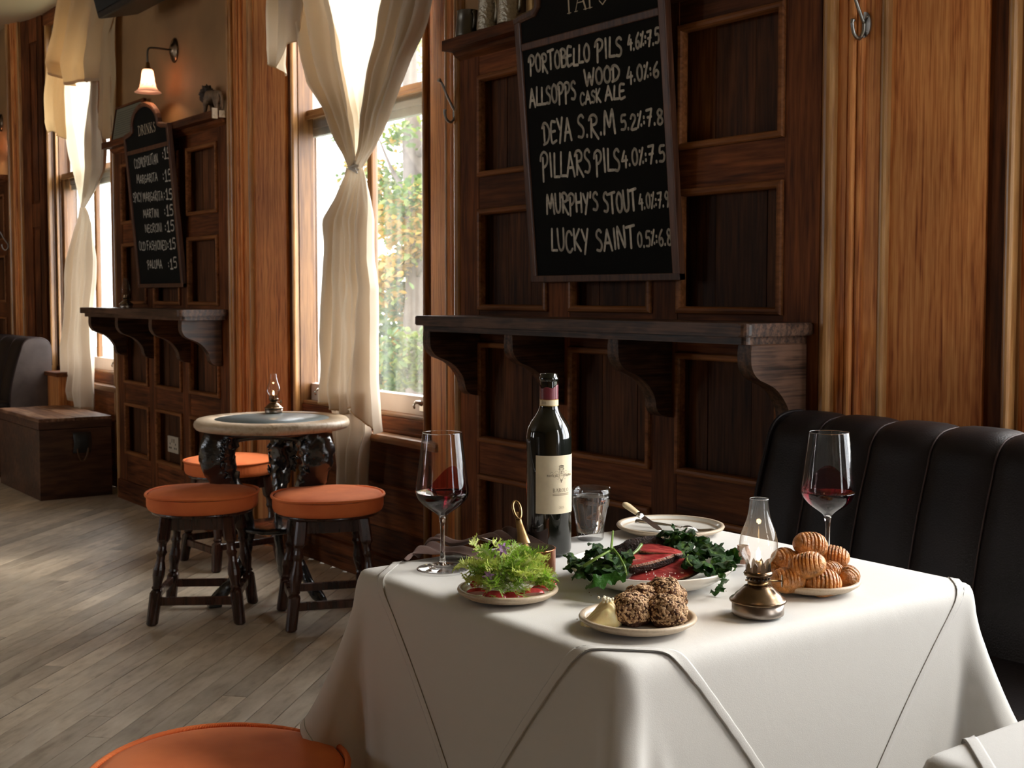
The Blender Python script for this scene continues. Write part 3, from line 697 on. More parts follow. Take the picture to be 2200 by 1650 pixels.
# ================================================================ WALL FITTINGS
def rounded_rect_poly(x0, x1, y0, y1, r, n=5, corners=(1, 1, 1, 1)):
    """corner order: (x0,y0) (x1,y0) (x1,y1) (x0,y1)"""
    out = []
    for (cx, cy_, a0), on in zip(((x0, y0, PI), (x1, y0, 1.5*PI), (x1, y1, 0), (x0, y1, 0.5*PI)), corners):
        if not on: out.append((cx, cy_)); continue
        ox = cx + (r if cx == x0 else -r); oy = cy_ + (r if cy_ == y0 else -r)
        for i in range(n+1):
            a = a0+0.5*PI*i/n; out.append((ox+r*math.cos(a), oy+r*math.sin(a)))
    return out
def bracket(xc, parent, th=0.044):
    pts = [(0, 1.034), (0.198, 1.034), (0.198, 1.012), (0.196, 0.985), (0.186, 0.965), (0.168, 0.950), (0.142, 0.940), (0.115, 0.928), (0.090, 0.908), (0.070, 0.882), (0.062, 0.862), (0.059, 0.845), (0.052, 0.832), (0.038, 0.822), (0.018, 0.817), (0, 0.815)]
    sm = [pts[0], pts[1]] + [(p.x, p.y) for p in catmull([(a, b_, 0) for a, b_ in pts[2:]], 3)]
    b = BM(); fs = prism(b, [(2.383-d, z) for d, z in sm], 'x', xc-th/2, xc+th/2)
    es = [e for e in b.edges if len(e.link_faces) == 2 and abs(e.verts[0].co.x-e.verts[1].co.x) < 1e-6]
    bmesh.ops.bevel(b, geom=es, offset=0.003, segments=1, affect='EDGES')
    return obj('bracket', b, M['shelf_y'], parent)
def wall_shelf(x0, x1, brs, label):
    t = thing('wall_shelf', label, 'shelf', ((x0+x1)/2, 2.383, 1.05), 'pub drinks shelves on the panelled piers')
    b = BM(); prism(b, rounded_rect_poly(x0, x1, 2.145, 2.383, 0.022, corners=(1, 1, 0, 0)), 'z', 1.053, 1.084); bmesh.ops.bevel(b, geom=[e for e in b.edges if abs(e.verts[0].co.z-e.verts[1].co.z) < 1e-6 and e.calc_length() > 0], offset=0.003, segments=2, affect='EDGES')
    obj('shelf_top', b, M['shelf_x'], t)
    b = BM(); prism(b, rounded_rect_poly(x0+0.02, x1-0.02, 2.166, 2.383, 0.018, corners=(1, 1, 0, 0)), 'z', 1.034, 1.0525); obj('under_board', b, M['shelf_x'], t)
    for x in brs: bracket(x, t)
    return t
wall_shelf(-3.475, -2.015, [-2.055, -2.528, -3.002, -3.455], 'long dark oak drinks shelf under the beer blackboard, beside the dining table')
wall_shelf(-6.955, -5.500, [-5.588, -5.973, -6.463, -6.90], 'far drinks shelf under the cocktail blackboard, with an oil lamp on it')

# ---- a hand-drawn stroke alphabet (unit cap height)
G = {
 'A': (.75, [[(0, 0), (.38, 1), (.72, -.02)], [(.1, .36), (.62, .36)]]),
 'B': (.62, [[(.05, 0), (.05, 1)], [(-.05, .95), (.2, 1.03), (.5, .9), (.5, .68), (.1, .52)], [(.1, .52), (.5, .5), (.62, .25), (.45, .02), (.05, 0)]]),
 'C': (.62, [[(.6, .82), (.45, .98), (.22, .96), (.05, .7), (.02, .35), (.15, .06), (.38, 0), (.6, .15)]]),
 'D': (.72, [[(.12, .82), (.1, .1)], [(-.08, .78), (.1, .98), (.4, .95), (.66, .68), (.66, .35), (.42, .06), (.0, -.04)]]),
 'E': (.55, [[(.52, .97), (.08, .95), (.04, .0), (.55, .03)], [(.06, .5), (.45, .52)]]),
 'F': (.55, [[(.04, -.05), (.06, .95)], [(-.02, .98), (.55, 1.02)], [(.05, .52), (.42, .54)]]),
 'G': (.68, [[(.6, .8), (.4, .98), (.15, .85), (.02, .5), (.1, .12), (.38, 0), (.6, .12), (.6, .42), (.38, .42)]]),
 'H': (.68, [[(.05, 0), (.05, 1)], [(.6, -.04), (.62, 1)], [(.05, .5), (.62, .52)]]),
 'I': (.26, [[(.13, 0), (.13, 1)]]),
 'K': (.62, [[(.06, 0), (.06, 1)], [(.56, .98), (.1, .45), (.62, -.06)]]),
 'L': (.52, [[(.16, 1), (.05, .02), (.55, .0)]]),
 'M': (.92, [[(0, 0), (.14, 1), (.44, .3), (.72, 1.02), (.88, -.02)]]),
 'N': (.72, [[(.04, 0), (.06, 1), (.6, .02), (.64, 1)]]),
 'O': (.68, [[(.36, 1), (.12, .82), (.03, .45), (.14, .1), (.34, 0), (.56, .12), (.64, .5), (.55, .86), (.34, 1)]]),
 'P': (.66, [[(.16, .82), (.1, -.14)], [(-.1, .72), (.0, .94), (.3, 1.06), (.6, .92), (.6, .66), (.4, .48), (.12, .42)]]),
 'R': (.68, [[(.14, .84), (.08, 0)], [(-.06, .82), (.1, 1.0), (.4, 1.02), (.6, .84), (.5, .6), (.14, .48), (.66, -.12)]]),
 'S': (.56, [[(.52, .88), (.36, 1), (.12, .9), (.1, .68), (.42, .45), (.5, .22), (.34, .02), (.04, .06)]]),
 'T': (.68, [[(-.02, .96), (.68, 1.02)], [(.34, .98), (.3, -.02)]]),
 'U': (.66, [[(.04, 1), (.06, .3), (.2, .02), (.44, .04), (.58, .3), (.62, 1)]]),
 'V': (.66, [[(.0, 1), (.32, 0), (.64, 1)]]),
 'W': (1.0, [[(.0, 1), (.24, 0), (.5, .75), (.72, 0), (.98, 1)]]),
 'X': (.6, [[(.0, 1), (.58, 0)], [(.56, 1), (.02, 0)]]),
 'Y': (.62, [[(.04, 1), (.3, .5)], [(.6, 1.02), (.22, -.14)]]),
 'Z': (.6, [[(.02, 1), (.56, .98), (.04, 0), (.58, 0)]]),
 '0': (.60, [[(.32, 1), (.1, .8), (.04, .4), (.16, .06), (.34, 0), (.52, .2), (.56, .6), (.46, .92), (.3, 1)]]),
 '1': (.42, [[(.06, .74), (.24, 1), (.22, .04)], [(.02, .02), (.42, .02)]]),
 '2': (.56, [[(.04, .78), (.2, 1), (.46, .9), (.46, .62), (.04, .04), (.56, .02)]]),
 '4': (.60, [[(.32, 1), (.02, .38), (.58, .4)], [(.46, .66), (.42, -.06)]]),
 '5': (.56, [[(.54, 1), (.16, .98), (.1, .58), (.4, .6), (.54, .34), (.4, .04), (.06, .04)]]),
 '6': (.56, [[(.46, 1), (.16, .66), (.05, .28), (.2, .02), (.44, .06), (.52, .3), (.36, .48), (.1, .36)]]),
 '7': (.56, [[(.02, .96), (.54, 1), (.2, -.04)], [(.1, .5), (.46, .52)]]),
 '8': (.56, [[(.5, .86), (.28, 1), (.08, .84), (.16, .6), (.44, .4), (.5, .16), (.28, 0), (.06, .14), (.14, .42), (.42, .6), (.5, .84)]]),
 '9': (.54, [[(.46, .62), (.22, .5), (.06, .72), (.24, .98), (.46, .84), (.44, .4), (.34, -.02)]]),
 '%': (.46, [[(.42, 1), (.04, 0)], [(.1, .86), (.1, .8)], [(.4, .14), (.4, .08)]]),
 ':': (.24, [[(.1, .62), (.1, .55)], [(.1, .28), (.1, .2)]]),
 '.': (.22, [[(.08, .06), (.08, -.01)]]),
 "'": (.2, [[(.12, 1.05), (.06, .78)]]),
 ' ': (.30, []),
}
def ribbon(bm, pts, w, n_off, frame):
    """flat brush stroke with round joints; pts 2D in frame (O,U,V,N)"""
    O, U, V, N = frame
    def P(x, y): return O+U*x+V*y+N*n_off
    for k, (a, b_) in enumerate(zip(pts[:-1], pts[1:])):
        dx, dy = b_[0]-a[0], b_[1]-a[1]; L = math.hypot(dx, dy)
        if L < 1e-9: continue
        px, py = -dy/L*w/2, dx/L*w/2
        bm.faces.new([bm.verts.new(P(*q)) for q in ((a[0]+px, a[1]+py), (a[0]-px, a[1]-py), (b_[0]-px, b_[1]-py), (b_[0]+px, b_[1]+py))])
    for a in pts:
        bm.faces.new([bm.verts.new(P(a[0]+w/2*math.cos(t*PI/4), a[1]+w/2*math.sin(t*PI/4))) for t in range(8)])
def smooth2(pts, n=4):
    if len(pts) < 4: return pts
    return [(p.x, p.y) for p in catmull([(a, b_, 0) for a, b_ in pts], n)]
def write(bm, text, A, B, h, N, w, wob=0.0, vert=Vector((0, 0, 1)), n_off=0.0006, seed=0, glyphs=G):
    """letter `text` from A to B (3D baseline), cap height h, plane normal N"""
    rr = random.Random(seed+len(text)); U = (B-A); L = U.length; U.normalize()
    V = N.cross(U)
    if V.dot(vert) < 0: V = -V
    tot = sum(glyphs[c][0]+.14 for c in text)-.14; sx = L/tot; x = 0
    for c in text:
        wd, st = glyphs[c]; dy = rr.uniform(-wob, wob)*h; hh = h*(1+rr.uniform(-wob, wob))
        for s in st:
            ribbon(bm, smooth2([((x+px)*sx, dy+py*hh) for px, py in s]), w, n_off+rr.uniform(0, .00015), (A, U, V, N))
        x += wd+.14

# serif capitals for painted headings and the label (thin/thick strokes)
def serif(bm, text, A, B, h, N, vert=Vector((0, 0, 1)), n_off=0.0006, wf=0.10, surf=None):
    S = {
     'A': (.78, [((.0, 0), (.38, 1), .5), ((.38, 1), (.74, 0), 1.2), ((.14, .36), (.58, .36), .5), ((-.08, 0), (.14, 0), .4), ((.6, 0), (.86, 0), .4)]),
     'B': (.66, [((.14, 0), (.14, 1), 1.2), ((.0, 1), (.34, 1), .5), ((.34, 1), (.5, .78), .9), ((.5, .78), (.34, .54), .9), ((.34, .54), (.14, .54), .5), ((.34, .54), (.6, .28), 1), ((.6, .28), (.36, 0), 1), ((.36, 0), (0, 0), .5)]),
     'C': (.72, [((.66, .78), (.4, 1), .6), ((.4, 1), (.1, .75), .9), ((.1, .75), (.06, .4), 1.2), ((.06, .4), (.2, .06), .9), ((.2, .06), (.45, 0), .6), ((.45, 0), (.68, .18), .6)]),
     'D': (.78, [((.16, 0), (.16, 1), 1.2), ((0, 1), (.4, 1), .5), ((.4, 1), (.68, .78), .8), ((.68, .78), (.74, .5), 1.2), ((.74, .5), (.66, .2), 1), ((.66, .2), (.4, 0), .8), ((.4, 0), (0, 0), .5)]),
     'E': (.62, [((.14, 0), (.14, 1), 1.2), ((0, 1), (.56, 1), .5), ((.56, 1), (.56, .84), .4), ((.14, .52), (.44, .52), .5), ((0, 0), (.58, 0), .5), ((.58, 0), (.6, .18), .4)]),
     'G': (.76, [((.66, .78), (.4, 1), .6), ((.4, 1), (.1, .75), .9), ((.1, .75), (.06, .4), 1.2), ((.06, .4), (.2, .06), .9), ((.2, .06), (.62, .06), .6), ((.64, .0), (.64, .42), 1.1), ((.5, .42), (.74, .42), .4)]),
     'H': (.82, [((.14, 0), (.14, 1), 1.2), ((.66, 0), (.66, 1), 1.2), ((.14, .52), (.66, .52), .5), ((0, 0), (.28, 0), .4), ((0, 1), (.28, 1), .4), ((.52, 0), (.8, 0), .4), ((.52, 1), (.8, 1), .4)]),
     'I': (.34, [((.16, 0), (.16, 1), 1.2), ((.02, 0), (.3, 0), .4), ((.02, 1), (.3, 1), .4)]),
     'K': (.78, [((.14, 0), (.14, 1), 1.2), ((0, 0), (.28, 0), .4), ((0, 1), (.28, 1), .4), ((.62, 1), (.16, .46), .5), ((.3, .6), (.7, 0), 1.2), ((.6, 0), (.8, 0), .4), ((.5, 1), (.74, 1), .4)]),
     'L': (.62, [((.14, 0), (.14, 1), 1.2), ((0, 1), (.28, 1), .4), ((0, 0), (.56, 0), .5), ((.56, 0), (.6, .2), .4)]),
     'M': (.96, [((.12, 0), (.12, 1), .5), ((.12, 1), (.46, .06), 1.1), ((.46, .06), (.8, 1), .5), ((.8, 1), (.8, 0), 1.2), ((0, 0), (.24, 0), .4), ((.68, 0), (.92, 0), .4)]),
     'N': (.84, [((.14, 0), (.14, 1), .5), ((.12, 1), (.68, 0), 1.2), ((.68, 0), (.68, 1), .5), ((0, 0), (.28, 0), .4), ((.56, 1), (.82, 1), .4)]),
     'O': (.82, [((.4, 1), (.14, .8), .7), ((.14, .8), (.06, .5), 1.2), ((.06, .5), (.14, .2), 1.2), ((.14, .2), (.4, 0), .7), ((.4, 0), (.66, .2), .7), ((.66, .2), (.74, .5), 1.2), ((.74, .5), (.66, .8), 1.2), ((.66, .8), (.4, 1), .7)]),
     'P': (.66, [((.14, 0), (.14, 1), 1.2), ((0, 0), (.3, 0), .4), ((0, 1), (.36, 1), .5), ((.36, 1), (.58, .74), 1.1), ((.58, .74), (.36, .48), 1), ((.36, .48), (.14, .48), .5)]),
     'R': (.76, [((.14, 0), (.14, 1), 1.2), ((0, 0), (.3, 0), .4), ((0, 1), (.36, 1), .5), ((.36, 1), (.56, .76), 1.1), ((.56, .76), (.36, .5), 1), ((.36, .5), (.14, .5), .5), ((.36, .5), (.72, 0), 1.2)]),
     'S': (.58, [((.5, .8), (.34, 1), .6), ((.34, 1), (.1, .82), .8), ((.1, .82), (.18, .6), 1.1), ((.18, .6), (.46, .4), 1.2), ((.46, .4), (.48, .16), 1), ((.48, .16), (.26, 0), .7), ((.26, 0), (.04, .2), .6)]),
     'T': (.72, [((.36, 0), (.36, 1), 1.2), ((.0, 1), (.72, 1), .5), ((.0, 1), (.0, .8), .5), ((.72, 1), (.72, .8), .5), ((.22, 0), (.5, 0), .4)]),
     '0': (.6, [((.28, 1), (.06, .5), .9), ((.06, .5), (.28, 0), .9), ((.28, 0), (.5, .5), .9), ((.5, .5), (.28, 1), .9)]),
     '2': (.6, [((.06, .78), (.28, 1), .6), ((.28, 1), (.5, .74), .9), ((.5, .74), (.04, .02), .6), ((.04, .02), (.54, .02), .7)]), ' ': (.4, [])}
    tot = sum(S[c][0]+.12 for c in text)-.12
    if surf is None:
        U = (B-A); L = U.length; U.normalize(); V = N.cross(U)
        if V.dot(vert) < 0: V = -V
    else: L = B-A
    x = 0; sx = L/tot
    for c in text:
        wd, st = S[c]
        for a, b_, k in st:
            w = h*wf*k; p = ((x+a[0])*sx, a[1]*h); q = ((x+b_[0])*sx, b_[1]*h)
            if surf is None: ribbon(bm, [p, q], w, n_off, (A, U, V, N))
            else: surf(bm, [(p[0]+A, p[1]), (q[0]+A, q[1])], w)
        x += wd+.12

# ---- blackboards: leaning forward at the top against the ledge
def blackboard(x0, x1, zb, zt, label, lines, head, headpx, midz, arch, hh):
    yb, yt = 2.360, 2.292
    U = Vector((1, 0, 0)); V = Vector((0, yt-yb, zt-zb)).normalized(); N = U.cross(V)      # N faces the room (-Y)
    if N.y > 0: N = -N
    O = Vector((x0, yb, zb)); Wd = x1-x0; H = (Vector((0, yt, zt))-Vector((0, yb, zb))).length
    t = thing('chalkboard', label, 'blackboard', ((x0+x1)/2, yb, zb), 'arched pub blackboards on the piers')
    def P(u, v, n=0): return O+U*u+V*v+N*n
    def slab(u0, u1, v0, v1, n0, n1, nm, mat, bev=0.003):
        b = BM(); vs = box(b, u0, u1, n0, n1, v0, v1, bev)
        for q in b.verts: q.co = P(q.co.x, q.co.z, q.co.y)
        return obj(nm, b, M[mat], t)
    fw = 0.026; vm = (midz-zb)/(zt-zb)*H
    # arched top outline
    top = [(0, H)] + arch(Wd, H) + [(Wd, H)]
    def poly(pts, n0, n1, nm, mat):
        b = BM(); prism(b, pts, 'y', n0, n1)
        for q in b.verts: q.co = P(q.co.x, q.co.z, q.co.y)
        return obj(nm, b, M[mat], t)
    poly([(0.01, 0.01), (Wd-0.01, 0.01), (Wd-0.01, H)] + list(reversed(arch(Wd, H))) + [(0.01, H)], -0.014, 0.0, 'board', 'board')
    slab(0, fw, 0, H+0.002, -0.016, 0.008, 'stile', 'board_frame'); slab(Wd-fw, Wd, 0, H+0.002, -0.016, 0.008, 'stile', 'board_frame')
    slab(0, Wd, 0, fw*0.8, -0.016, 0.009, 'bottom_rail', 'board_frame'); slab(fw, Wd-fw, vm-0.011, vm+0.011, -0.010, 0.006, 'middle_rail', 'board_frame')
    b = BM(); prev = None
    pts = top; rings = []
    for i, (u, v) in enumerate(pts):
        a = pts[max(i-1, 0)]; c = pts[min(i+1, len(pts)-1)]
        d = Vector((c[0]-a[0], c[1]-a[1])).normalized(); nn = Vector((-d.y, d.x))
        rings.append([b.verts.new(P(u+nn.x*o_, v+nn.y*o_, z_)) for o_, z_ in ((.006, -.016), (.006, .006), (.0, .010), (-.012, .010), (-.018, .006), (-.018, -.016))])
    for A_, B_ in zip(rings[:-1], rings[1:]):
        for k in range(6): b.faces.new((A_[k], A_[(k+1) % 6], B_[(k+1) % 6], B_[k]))
    b.faces.new(rings[0]); b.faces.new(list(reversed(rings[-1]))); obj('arched_rail', b, M['board_frame'], t)
    def hit(px, py):
        d = ray(px, py); C = Vector((0, 0, HC)); k = (O-C).dot(N)/d.dot(N); return C+d*k
    for i, (txt, pa, pb, hp, w) in enumerate(lines):
        A, B = hit(*pa), hit(*pb); top_ = hit(pa[0], pa[1]-hp); h = abs((top_-A).dot(V))
        b = BM(); write(b, txt, A, B, h, N, w, wob=0.06, n_off=0.0008, seed=i*7)
        for f in b.faces: pass
        obj('chalk_writing', b, M['chalk'], t, normals=False)
    A, B = hit(*headpx[0]), hit(*headpx[1]); b = BM(); serif(b, head, A, B, hh, N, n_off=0.001, wf=0.085); obj('painted_heading', b, M['sign_paint'], t, normals=False)
    return t
def arch_round(Wd, H):
    c = Wd/2; r = Wd*0.30; out = [(0.03, H+0.004), (c-r-0.03, H+0.012)]
    for i in range(17):
        a = PI-PI*i/16; out.append((c+r*math.cos(a)*1.0, H+0.02+r*0.62*math.sin(a)))
    return out+[(c+r+0.03, H+0.012), (Wd-0.03, H+0.004)]
def arch_cham(Wd, H):
    c = Wd/2; r = Wd*0.335; out = [(0.03, H+0.006), (c-r-0.012, H+0.012)]
    for i in range(17):
        a = PI-PI*i/16; out.append((c+r*math.cos(a), H+0.022+r*0.85*math.sin(a)))
    return out+[(c+r+0.012, H+0.012), (Wd-0.03, H+0.006)]
WN = 0.0082
blackboard(-3.110, -2.450, 1.190, 1.985, 'large blackboard listing beers, starting PORTOBELLO PILS, above the long oak shelf', [
    ('PORTOBELLO', (1139, 158), (1268, 132), 36, WN), ('PILS', (1282, 128), (1337, 117), 40, WN), ('4.6%:7.5', (1350, 108), (1417, 93), 31, 0.0072),
    ('WOOD', (1257, 184), (1332, 170), 32, WN), ('ALLSOPPS', (1139, 230), (1238, 211), 36, WN), ('CASK', (1248, 225), (1291, 217), 26, 0.0066), ('ALE', (1301, 215), (1343, 208), 30, 0.0074), ('4.0%:6', (1348, 178), (1416, 163), 32, 0.0074),
    ('DEYA', (1169, 308), (1229, 298), 44, WN), ('S.R.M', (1243, 298), (1323, 286), 46, WN), ('5.2%:7.8', (1335, 281), (1425, 265), 33, 0.0074),
    ('PILLARS', (1166, 384), (1270, 372), 50, WN), ('PILS', (1281, 372), (1333, 364), 48, WN), ('4.0%:7.5', (1337, 358), (1429, 346), 34, 0.0074),
    ("MURPHY'S", (1176, 460), (1286, 452), 38, WN), ('STOUT', (1299, 458), (1369, 448), 42, WN), ('4.0%:7.9', (1374, 449), (1438, 443), 32, 0.0062),
    ('LUCKY', (1186, 541), (1266, 537), 46, WN), ('SAINT', (1283, 539), (1366, 530), 44, WN), ('0.5%:6.8', (1371, 530), (1444, 525), 32, 0.0066)],
    'TAPS', ((1213, 31), (1305, 7)), 1.900, arch_cham, 0.062)
blackboard(-6.600, -5.965, 1.190, 1.985, 'smaller far blackboard listing cocktails at 15 each under the heading DRINKS', [
    ('COSMOPOLITAN', (290, 362), (340, 350), 20, 0.0048), (':15', (350, 343), (366, 340), 24, 0.0070),
    ('MARGARITA', (295, 394), (339, 388), 17, 0.0046), (':15', (351, 390), (369, 387), 24, 0.0070),
    ('SPICY MARGARITA', (287, 433), (351, 430), 18, 0.0046), (':15', (353, 429), (371, 428), 23, 0.0070),
    ('MARTINI', (309, 467), (342, 466), 17, 0.0046), (':15', (354, 465), (373, 464), 23, 0.0070),
    ('NEGRONI', (313, 499), (349, 498), 17, 0.0046), (':15', (355, 497), (375, 497), 22, 0.0070),
    ('OLD FASHIONED', (300, 537), (360, 536), 18, 0.0046), (':15', (361, 535), (378, 535), 21, 0.0070),
    ('PALOMA', (318, 576), (349, 576), 17, 0.0046), (':15', (362, 577), (381, 576), 21, 0.0070)],
    'DRINKS', ((298, 292), (335, 282)), 1.895, arch_round, 0.048)

# ---- coat hooks
def coat_hook(P, label, s=1.0):
    t = thing('coat_hook', label, 'hook', P, 'iron coat hooks on the woodwork')
    x, y, z = P
    b = BM(); prism(b, [(x+0.017*s*math.cos(a), z+0.030*s*math.sin(a)) for a in [2*PI*i/16 for i in range(16)]], 'y', y-0.004, y); obj('back_plate', b, M['dull_steel'], t)
    for dx, dz in ((-.008, -.017), (.008, -.017), (.007, .017)):
        b = BM(); lathe(b, [(0.0022, -0.001), (0.0016, 0.0006)], 8); 
        for v in b.verts: v.co = Vector((x+dx*s+v.co.x, y-0.0045-v.co.z, z+dz*s+v.co.y))
        obj('screw', b, M['steel'], t)
    pts = catmull([(x, y-.006, z+.004), (x, y-.018, z+.022), (x, y-.040, z+.058), (x, y-.058, z+.092), (x, y-.072, z+.104)], 4)
    b = BM(); tube(b, pts, [0.0042]*(len(pts)-3)+[0.005, 0.0075, 0.007], 8); obj('upper_prong', b, M['dull_steel'], t)
    pts = catmull([(x, y-.005, z+.006), (x, y-.008, z-.018), (x, y-.022, z-.034), (x, y-.040, z-.026), (x, y-.048, z-.004), (x, y-.046, z+.006)], 4)
    b = BM(); tube(b, pts, [0.0045]*(len(pts)-2)+[0.0055, 0.006], 8); obj('lower_prong', b, M['dull_steel'], t)
    return t
coat_hook((-1.900, 2.415, 1.780), 'steel coat hook high on the varnished board right of the panelled wall')
coat_hook((-3.575, 2.385, 1.770), 'black coat hook on the moulding between the window and the beer blackboard')
h3 = aty(12, 533, 2.36); coat_hook((h3.x, 2.383, h3.z+0.02), 'coat hook at the far left edge, on the last panelled pier')

# ---- double socket
s0 = aty(375.3, 955, 2.42); t = thing('wall_socket', 'off-white double power socket low on the far panelled pier', 'socket', (s0.x, 2.42, s0.z))
bm = BM(); box(bm, s0.x-.073, s0.x+.073, 2.410, 2.4195, s0.z-.043, s0.z+.043, .002); obj('plate', bm, M['socket'], t)
for dx in (-.037, .037):
    bm = BM(); box(bm, s0.x+dx-.002, s0.x+dx+.002, 2.4085, 2.4105, s0.z-.002, s0.z+.008)
    box(bm, s0.x+dx-.014, s0.x+dx-.007, 2.4085, 2.4105, s0.z-.023, s0.z-.014); box(bm, s0.x+dx+.007, s0.x+dx+.014, 2.4085, 2.4105, s0.z-.023, s0.z-.014)
    obj('pin_holes', bm, M['black_plastic'], t, label='dark pin holes')
    bm = BM(); box(bm, s0.x+dx*.35-.009, s0.x+dx*.35+.009, 2.405, 2.4105, s0.z+.010, s0.z+.030, .001); obj('switch', bm, M['socket'], t)

# ---- wall lamps
def sconce(P, label):
    x, y, z = P
    t = thing('wall_lamp', label, 'wall lamp', P, 'pink glass wall lamps above the piers')
    b = BM(); lathe(b, [(0.050, 0), (0.050, 0.004), (0.044, 0.010), (0.030, 0.014), (0.022, 0.022), (0.012, 0.026)], 24)
    for v in b.verts: v.co = Vector((x+v.co.x, y-v.co.z, z+v.co.y*1.25))
    obj('wall_plate', b, M['brass_old'], t)
    cxy = y-.142
    pts = catmull([(x, y-.02, z), (x, y-.11, z), (x, y-.136, z-.008), (x, cxy, z-.034), (x, cxy, z-.078)], 5)
    b = BM(); tube(b, pts, 0.0052, 8); obj('arm', b, M['pewter_dark'], t)
    zt = z-.108
    b = BM(); lathe(b, [(0.006, zt+.034), (0.010, zt+.030), (0.012, zt+.012), (0.018, zt+.004), (0.020, zt-.004)], 16, x, cxy); obj('lamp_holder', b, M['brass'], t)
    b = BM(); prof = [(0.014, 0), (0.023, -.002), (0.028, -.010), (0.0305, -.03), (0.034, -.06), (0.040, -.088), (0.050, -.104), (0.066, -.116)]
    inner = [(max(r-.0022, .004), zz) for r, zz in reversed(prof)]
    lathe(b, [(r, zt+zz) for r, zz in prof+inner], 36, x, cxy, cap0=False, cap1=False); sh = obj('lamp_shade', b, M['shade_glass'], t)
    b = BM()
    for k in range(5):
        a0 = 2*PI*k/5
        for q in range(6):
            a = a0+q*.16; rr = 0.0375; zz = zt-.072-.012*math.sin(q*1.3)
            prism_pts = [(a-.05, zz-.008), (a+.05, zz-.006), (a+.02, zz+.009)]
            b.faces.new([b.verts.new((x+rr_*math.cos(aa), cxy+rr_*math.sin(aa), z_)) for aa, z_ in prism_pts for rr_ in [0.0345+max(0, (zt-.058-z_))*.28+.0012]])
    obj('etched_pattern', b, M['shade_etch'], sh, normals=False)
    b = BM(); lathe(b, [(0.004, zt-.012), (0.013, zt-.022), (0.017, zt-.034), (0.013, zt-.046), (0.004, zt-.052)], 16, x, cxy); obj('bulb', b, M['bulb'], t)
    ld = bpy.data.lights.new('bulb_light', 'POINT'); ld.energy = 2.0; ld.color = (1.0, 0.72, 0.48); ld.shadow_soft_size = 0.02
    lo = bpy.data.objects.new('bulb_light', ld); COL.objects.link(lo); lo.parent = t; lo.location = (0, -.142, zt-.064-z)
    return t
sc1 = sconce((-6.158, 2.404, 2.383), 'lit bell-shaped rose glass wall lamp above the cocktail blackboard')
p3 = aty(3, 264, 2.404); sconce((p3.x, 2.404, p3.z), 'wall lamp cut off by the left edge above the last pier')

# ---- loudspeakers under the ceiling
def speaker(c, label):
    t = thing('wall_speaker', label, 'loudspeaker', c, 'black loudspeakers under the ceiling'); 
    b = BM(); box(b, -.29, .29, -.11, .11, -.17, .17, .015); o1 = obj('cabinet', b, M['black_plastic'], t, world=False)
    b = BM(); box(b, -.26, .26, -.118, -.108, -.14, .14, .006); obj('grille', b, plain('speaker mesh', (.01, .012, .012), .7, bump=.6, bscale=400), t, world=False)
    b = BM(); box(b, -.06, .06, .10, .16, -.05, .05, .005); obj('mounting', b, M['black_plastic'], t, world=False)
    t.rotation_euler = (math.radians(14), 0, 0); return t
speaker((-6.13, 2.17, 2.735), 'black loudspeaker tilted down from the ceiling above the lit wall lamp')
speaker((-9.98, 2.20, 2.735), 'black loudspeaker corner at the far left edge under the ceiling')

# ---- lion figurine on the far ledge
lz = 1.998; lx, ly = -5.555, 2.352
lion = thing('lion_figurine', 'small weathered tan lion figurine with dark mane standing on the far ledge', 'figurine', (lx, ly, lz))
def skin_body(name, verts, edges, radii, mat, parent, root=0, sub=2):
    me = bpy.data.meshes.new(name); me.from_pydata([tuple(v) for v in verts], edges, [])
    o = bpy.data.objects.new(name, me); COL.objects.link(o); o.parent = parent
    o.modifiers.new('s', 'SKIN'); 
    sk = me.skin_vertices[0].data if me.skin_vertices else None
    if sk is None:
        bpy.context.view_layer.update(); sk = me.skin_vertices[0].data
    for i, r_ in enumerate(radii): sk[i].radius = (r_, r_) if not isinstance(r_, tuple) else r_
    sk[root].use_root = True
    sm = o.modifiers.new('d', 'SUBSURF'); sm.levels = sub; sm.render_levels = sub
    dg = bpy.context.evaluated_depsgraph_get(); ev = o.evaluated_get(dg); nm = bpy.data.meshes.new_from_object(ev)
    o.modifiers.clear(); o.data = nm; nm.materials.clear(); nm.materials.append(mat)
    for p in nm.polygons: p.use_smooth = True
    return o
V_ = [(.045, 0, .072), (0, 0, .078), (-.045, 0, .080), (-.080, 0, .092), (.055, .014, .04), (.060, .014, .012), (.052, .014, .004), (.055, -.014, .04), (.062, -.014, .012), (.054, -.014, .004), (-.055, .014, .045), (-.050, .014, .012), (-.060, .014, .004), (-.055, -.014, .045), (-.062, -.014, .012), (-.070, -.014, .004), (.070, 0, .080), (.086, 0, .055), (.084, 0, .025), (.074, 0, .018)]
V_ = [Vector(v)*1.05 for v in V_]
E_ = [(0, 1), (1, 2), (2, 3), (0, 4), (4, 5), (5, 6), (0, 7), (7, 8), (8, 9), (2, 10), (10, 11), (11, 12), (2, 13), (13, 14), (14, 15), (0, 16), (16, 17), (17, 18), (18, 19)]
R_ = [.025, .022, .027, .02, .015, .008, .008, .015, .008, .008, .014, .009, .009, .014, .009, .009, .008, .004, .004, .007]
lmat = plain('weathered tan figurine', (0.17, 0.105, 0.06), 0.6, var=0.4, vscale=45, bump=0.4, bscale=120)
dmat = plain('dark mane', (0.035, 0.02, 0.012), 0.6, var=0.4, vscale=60, bump=0.8, bscale=140)
skin_body('body', V_, E_, R_, lmat, lion)
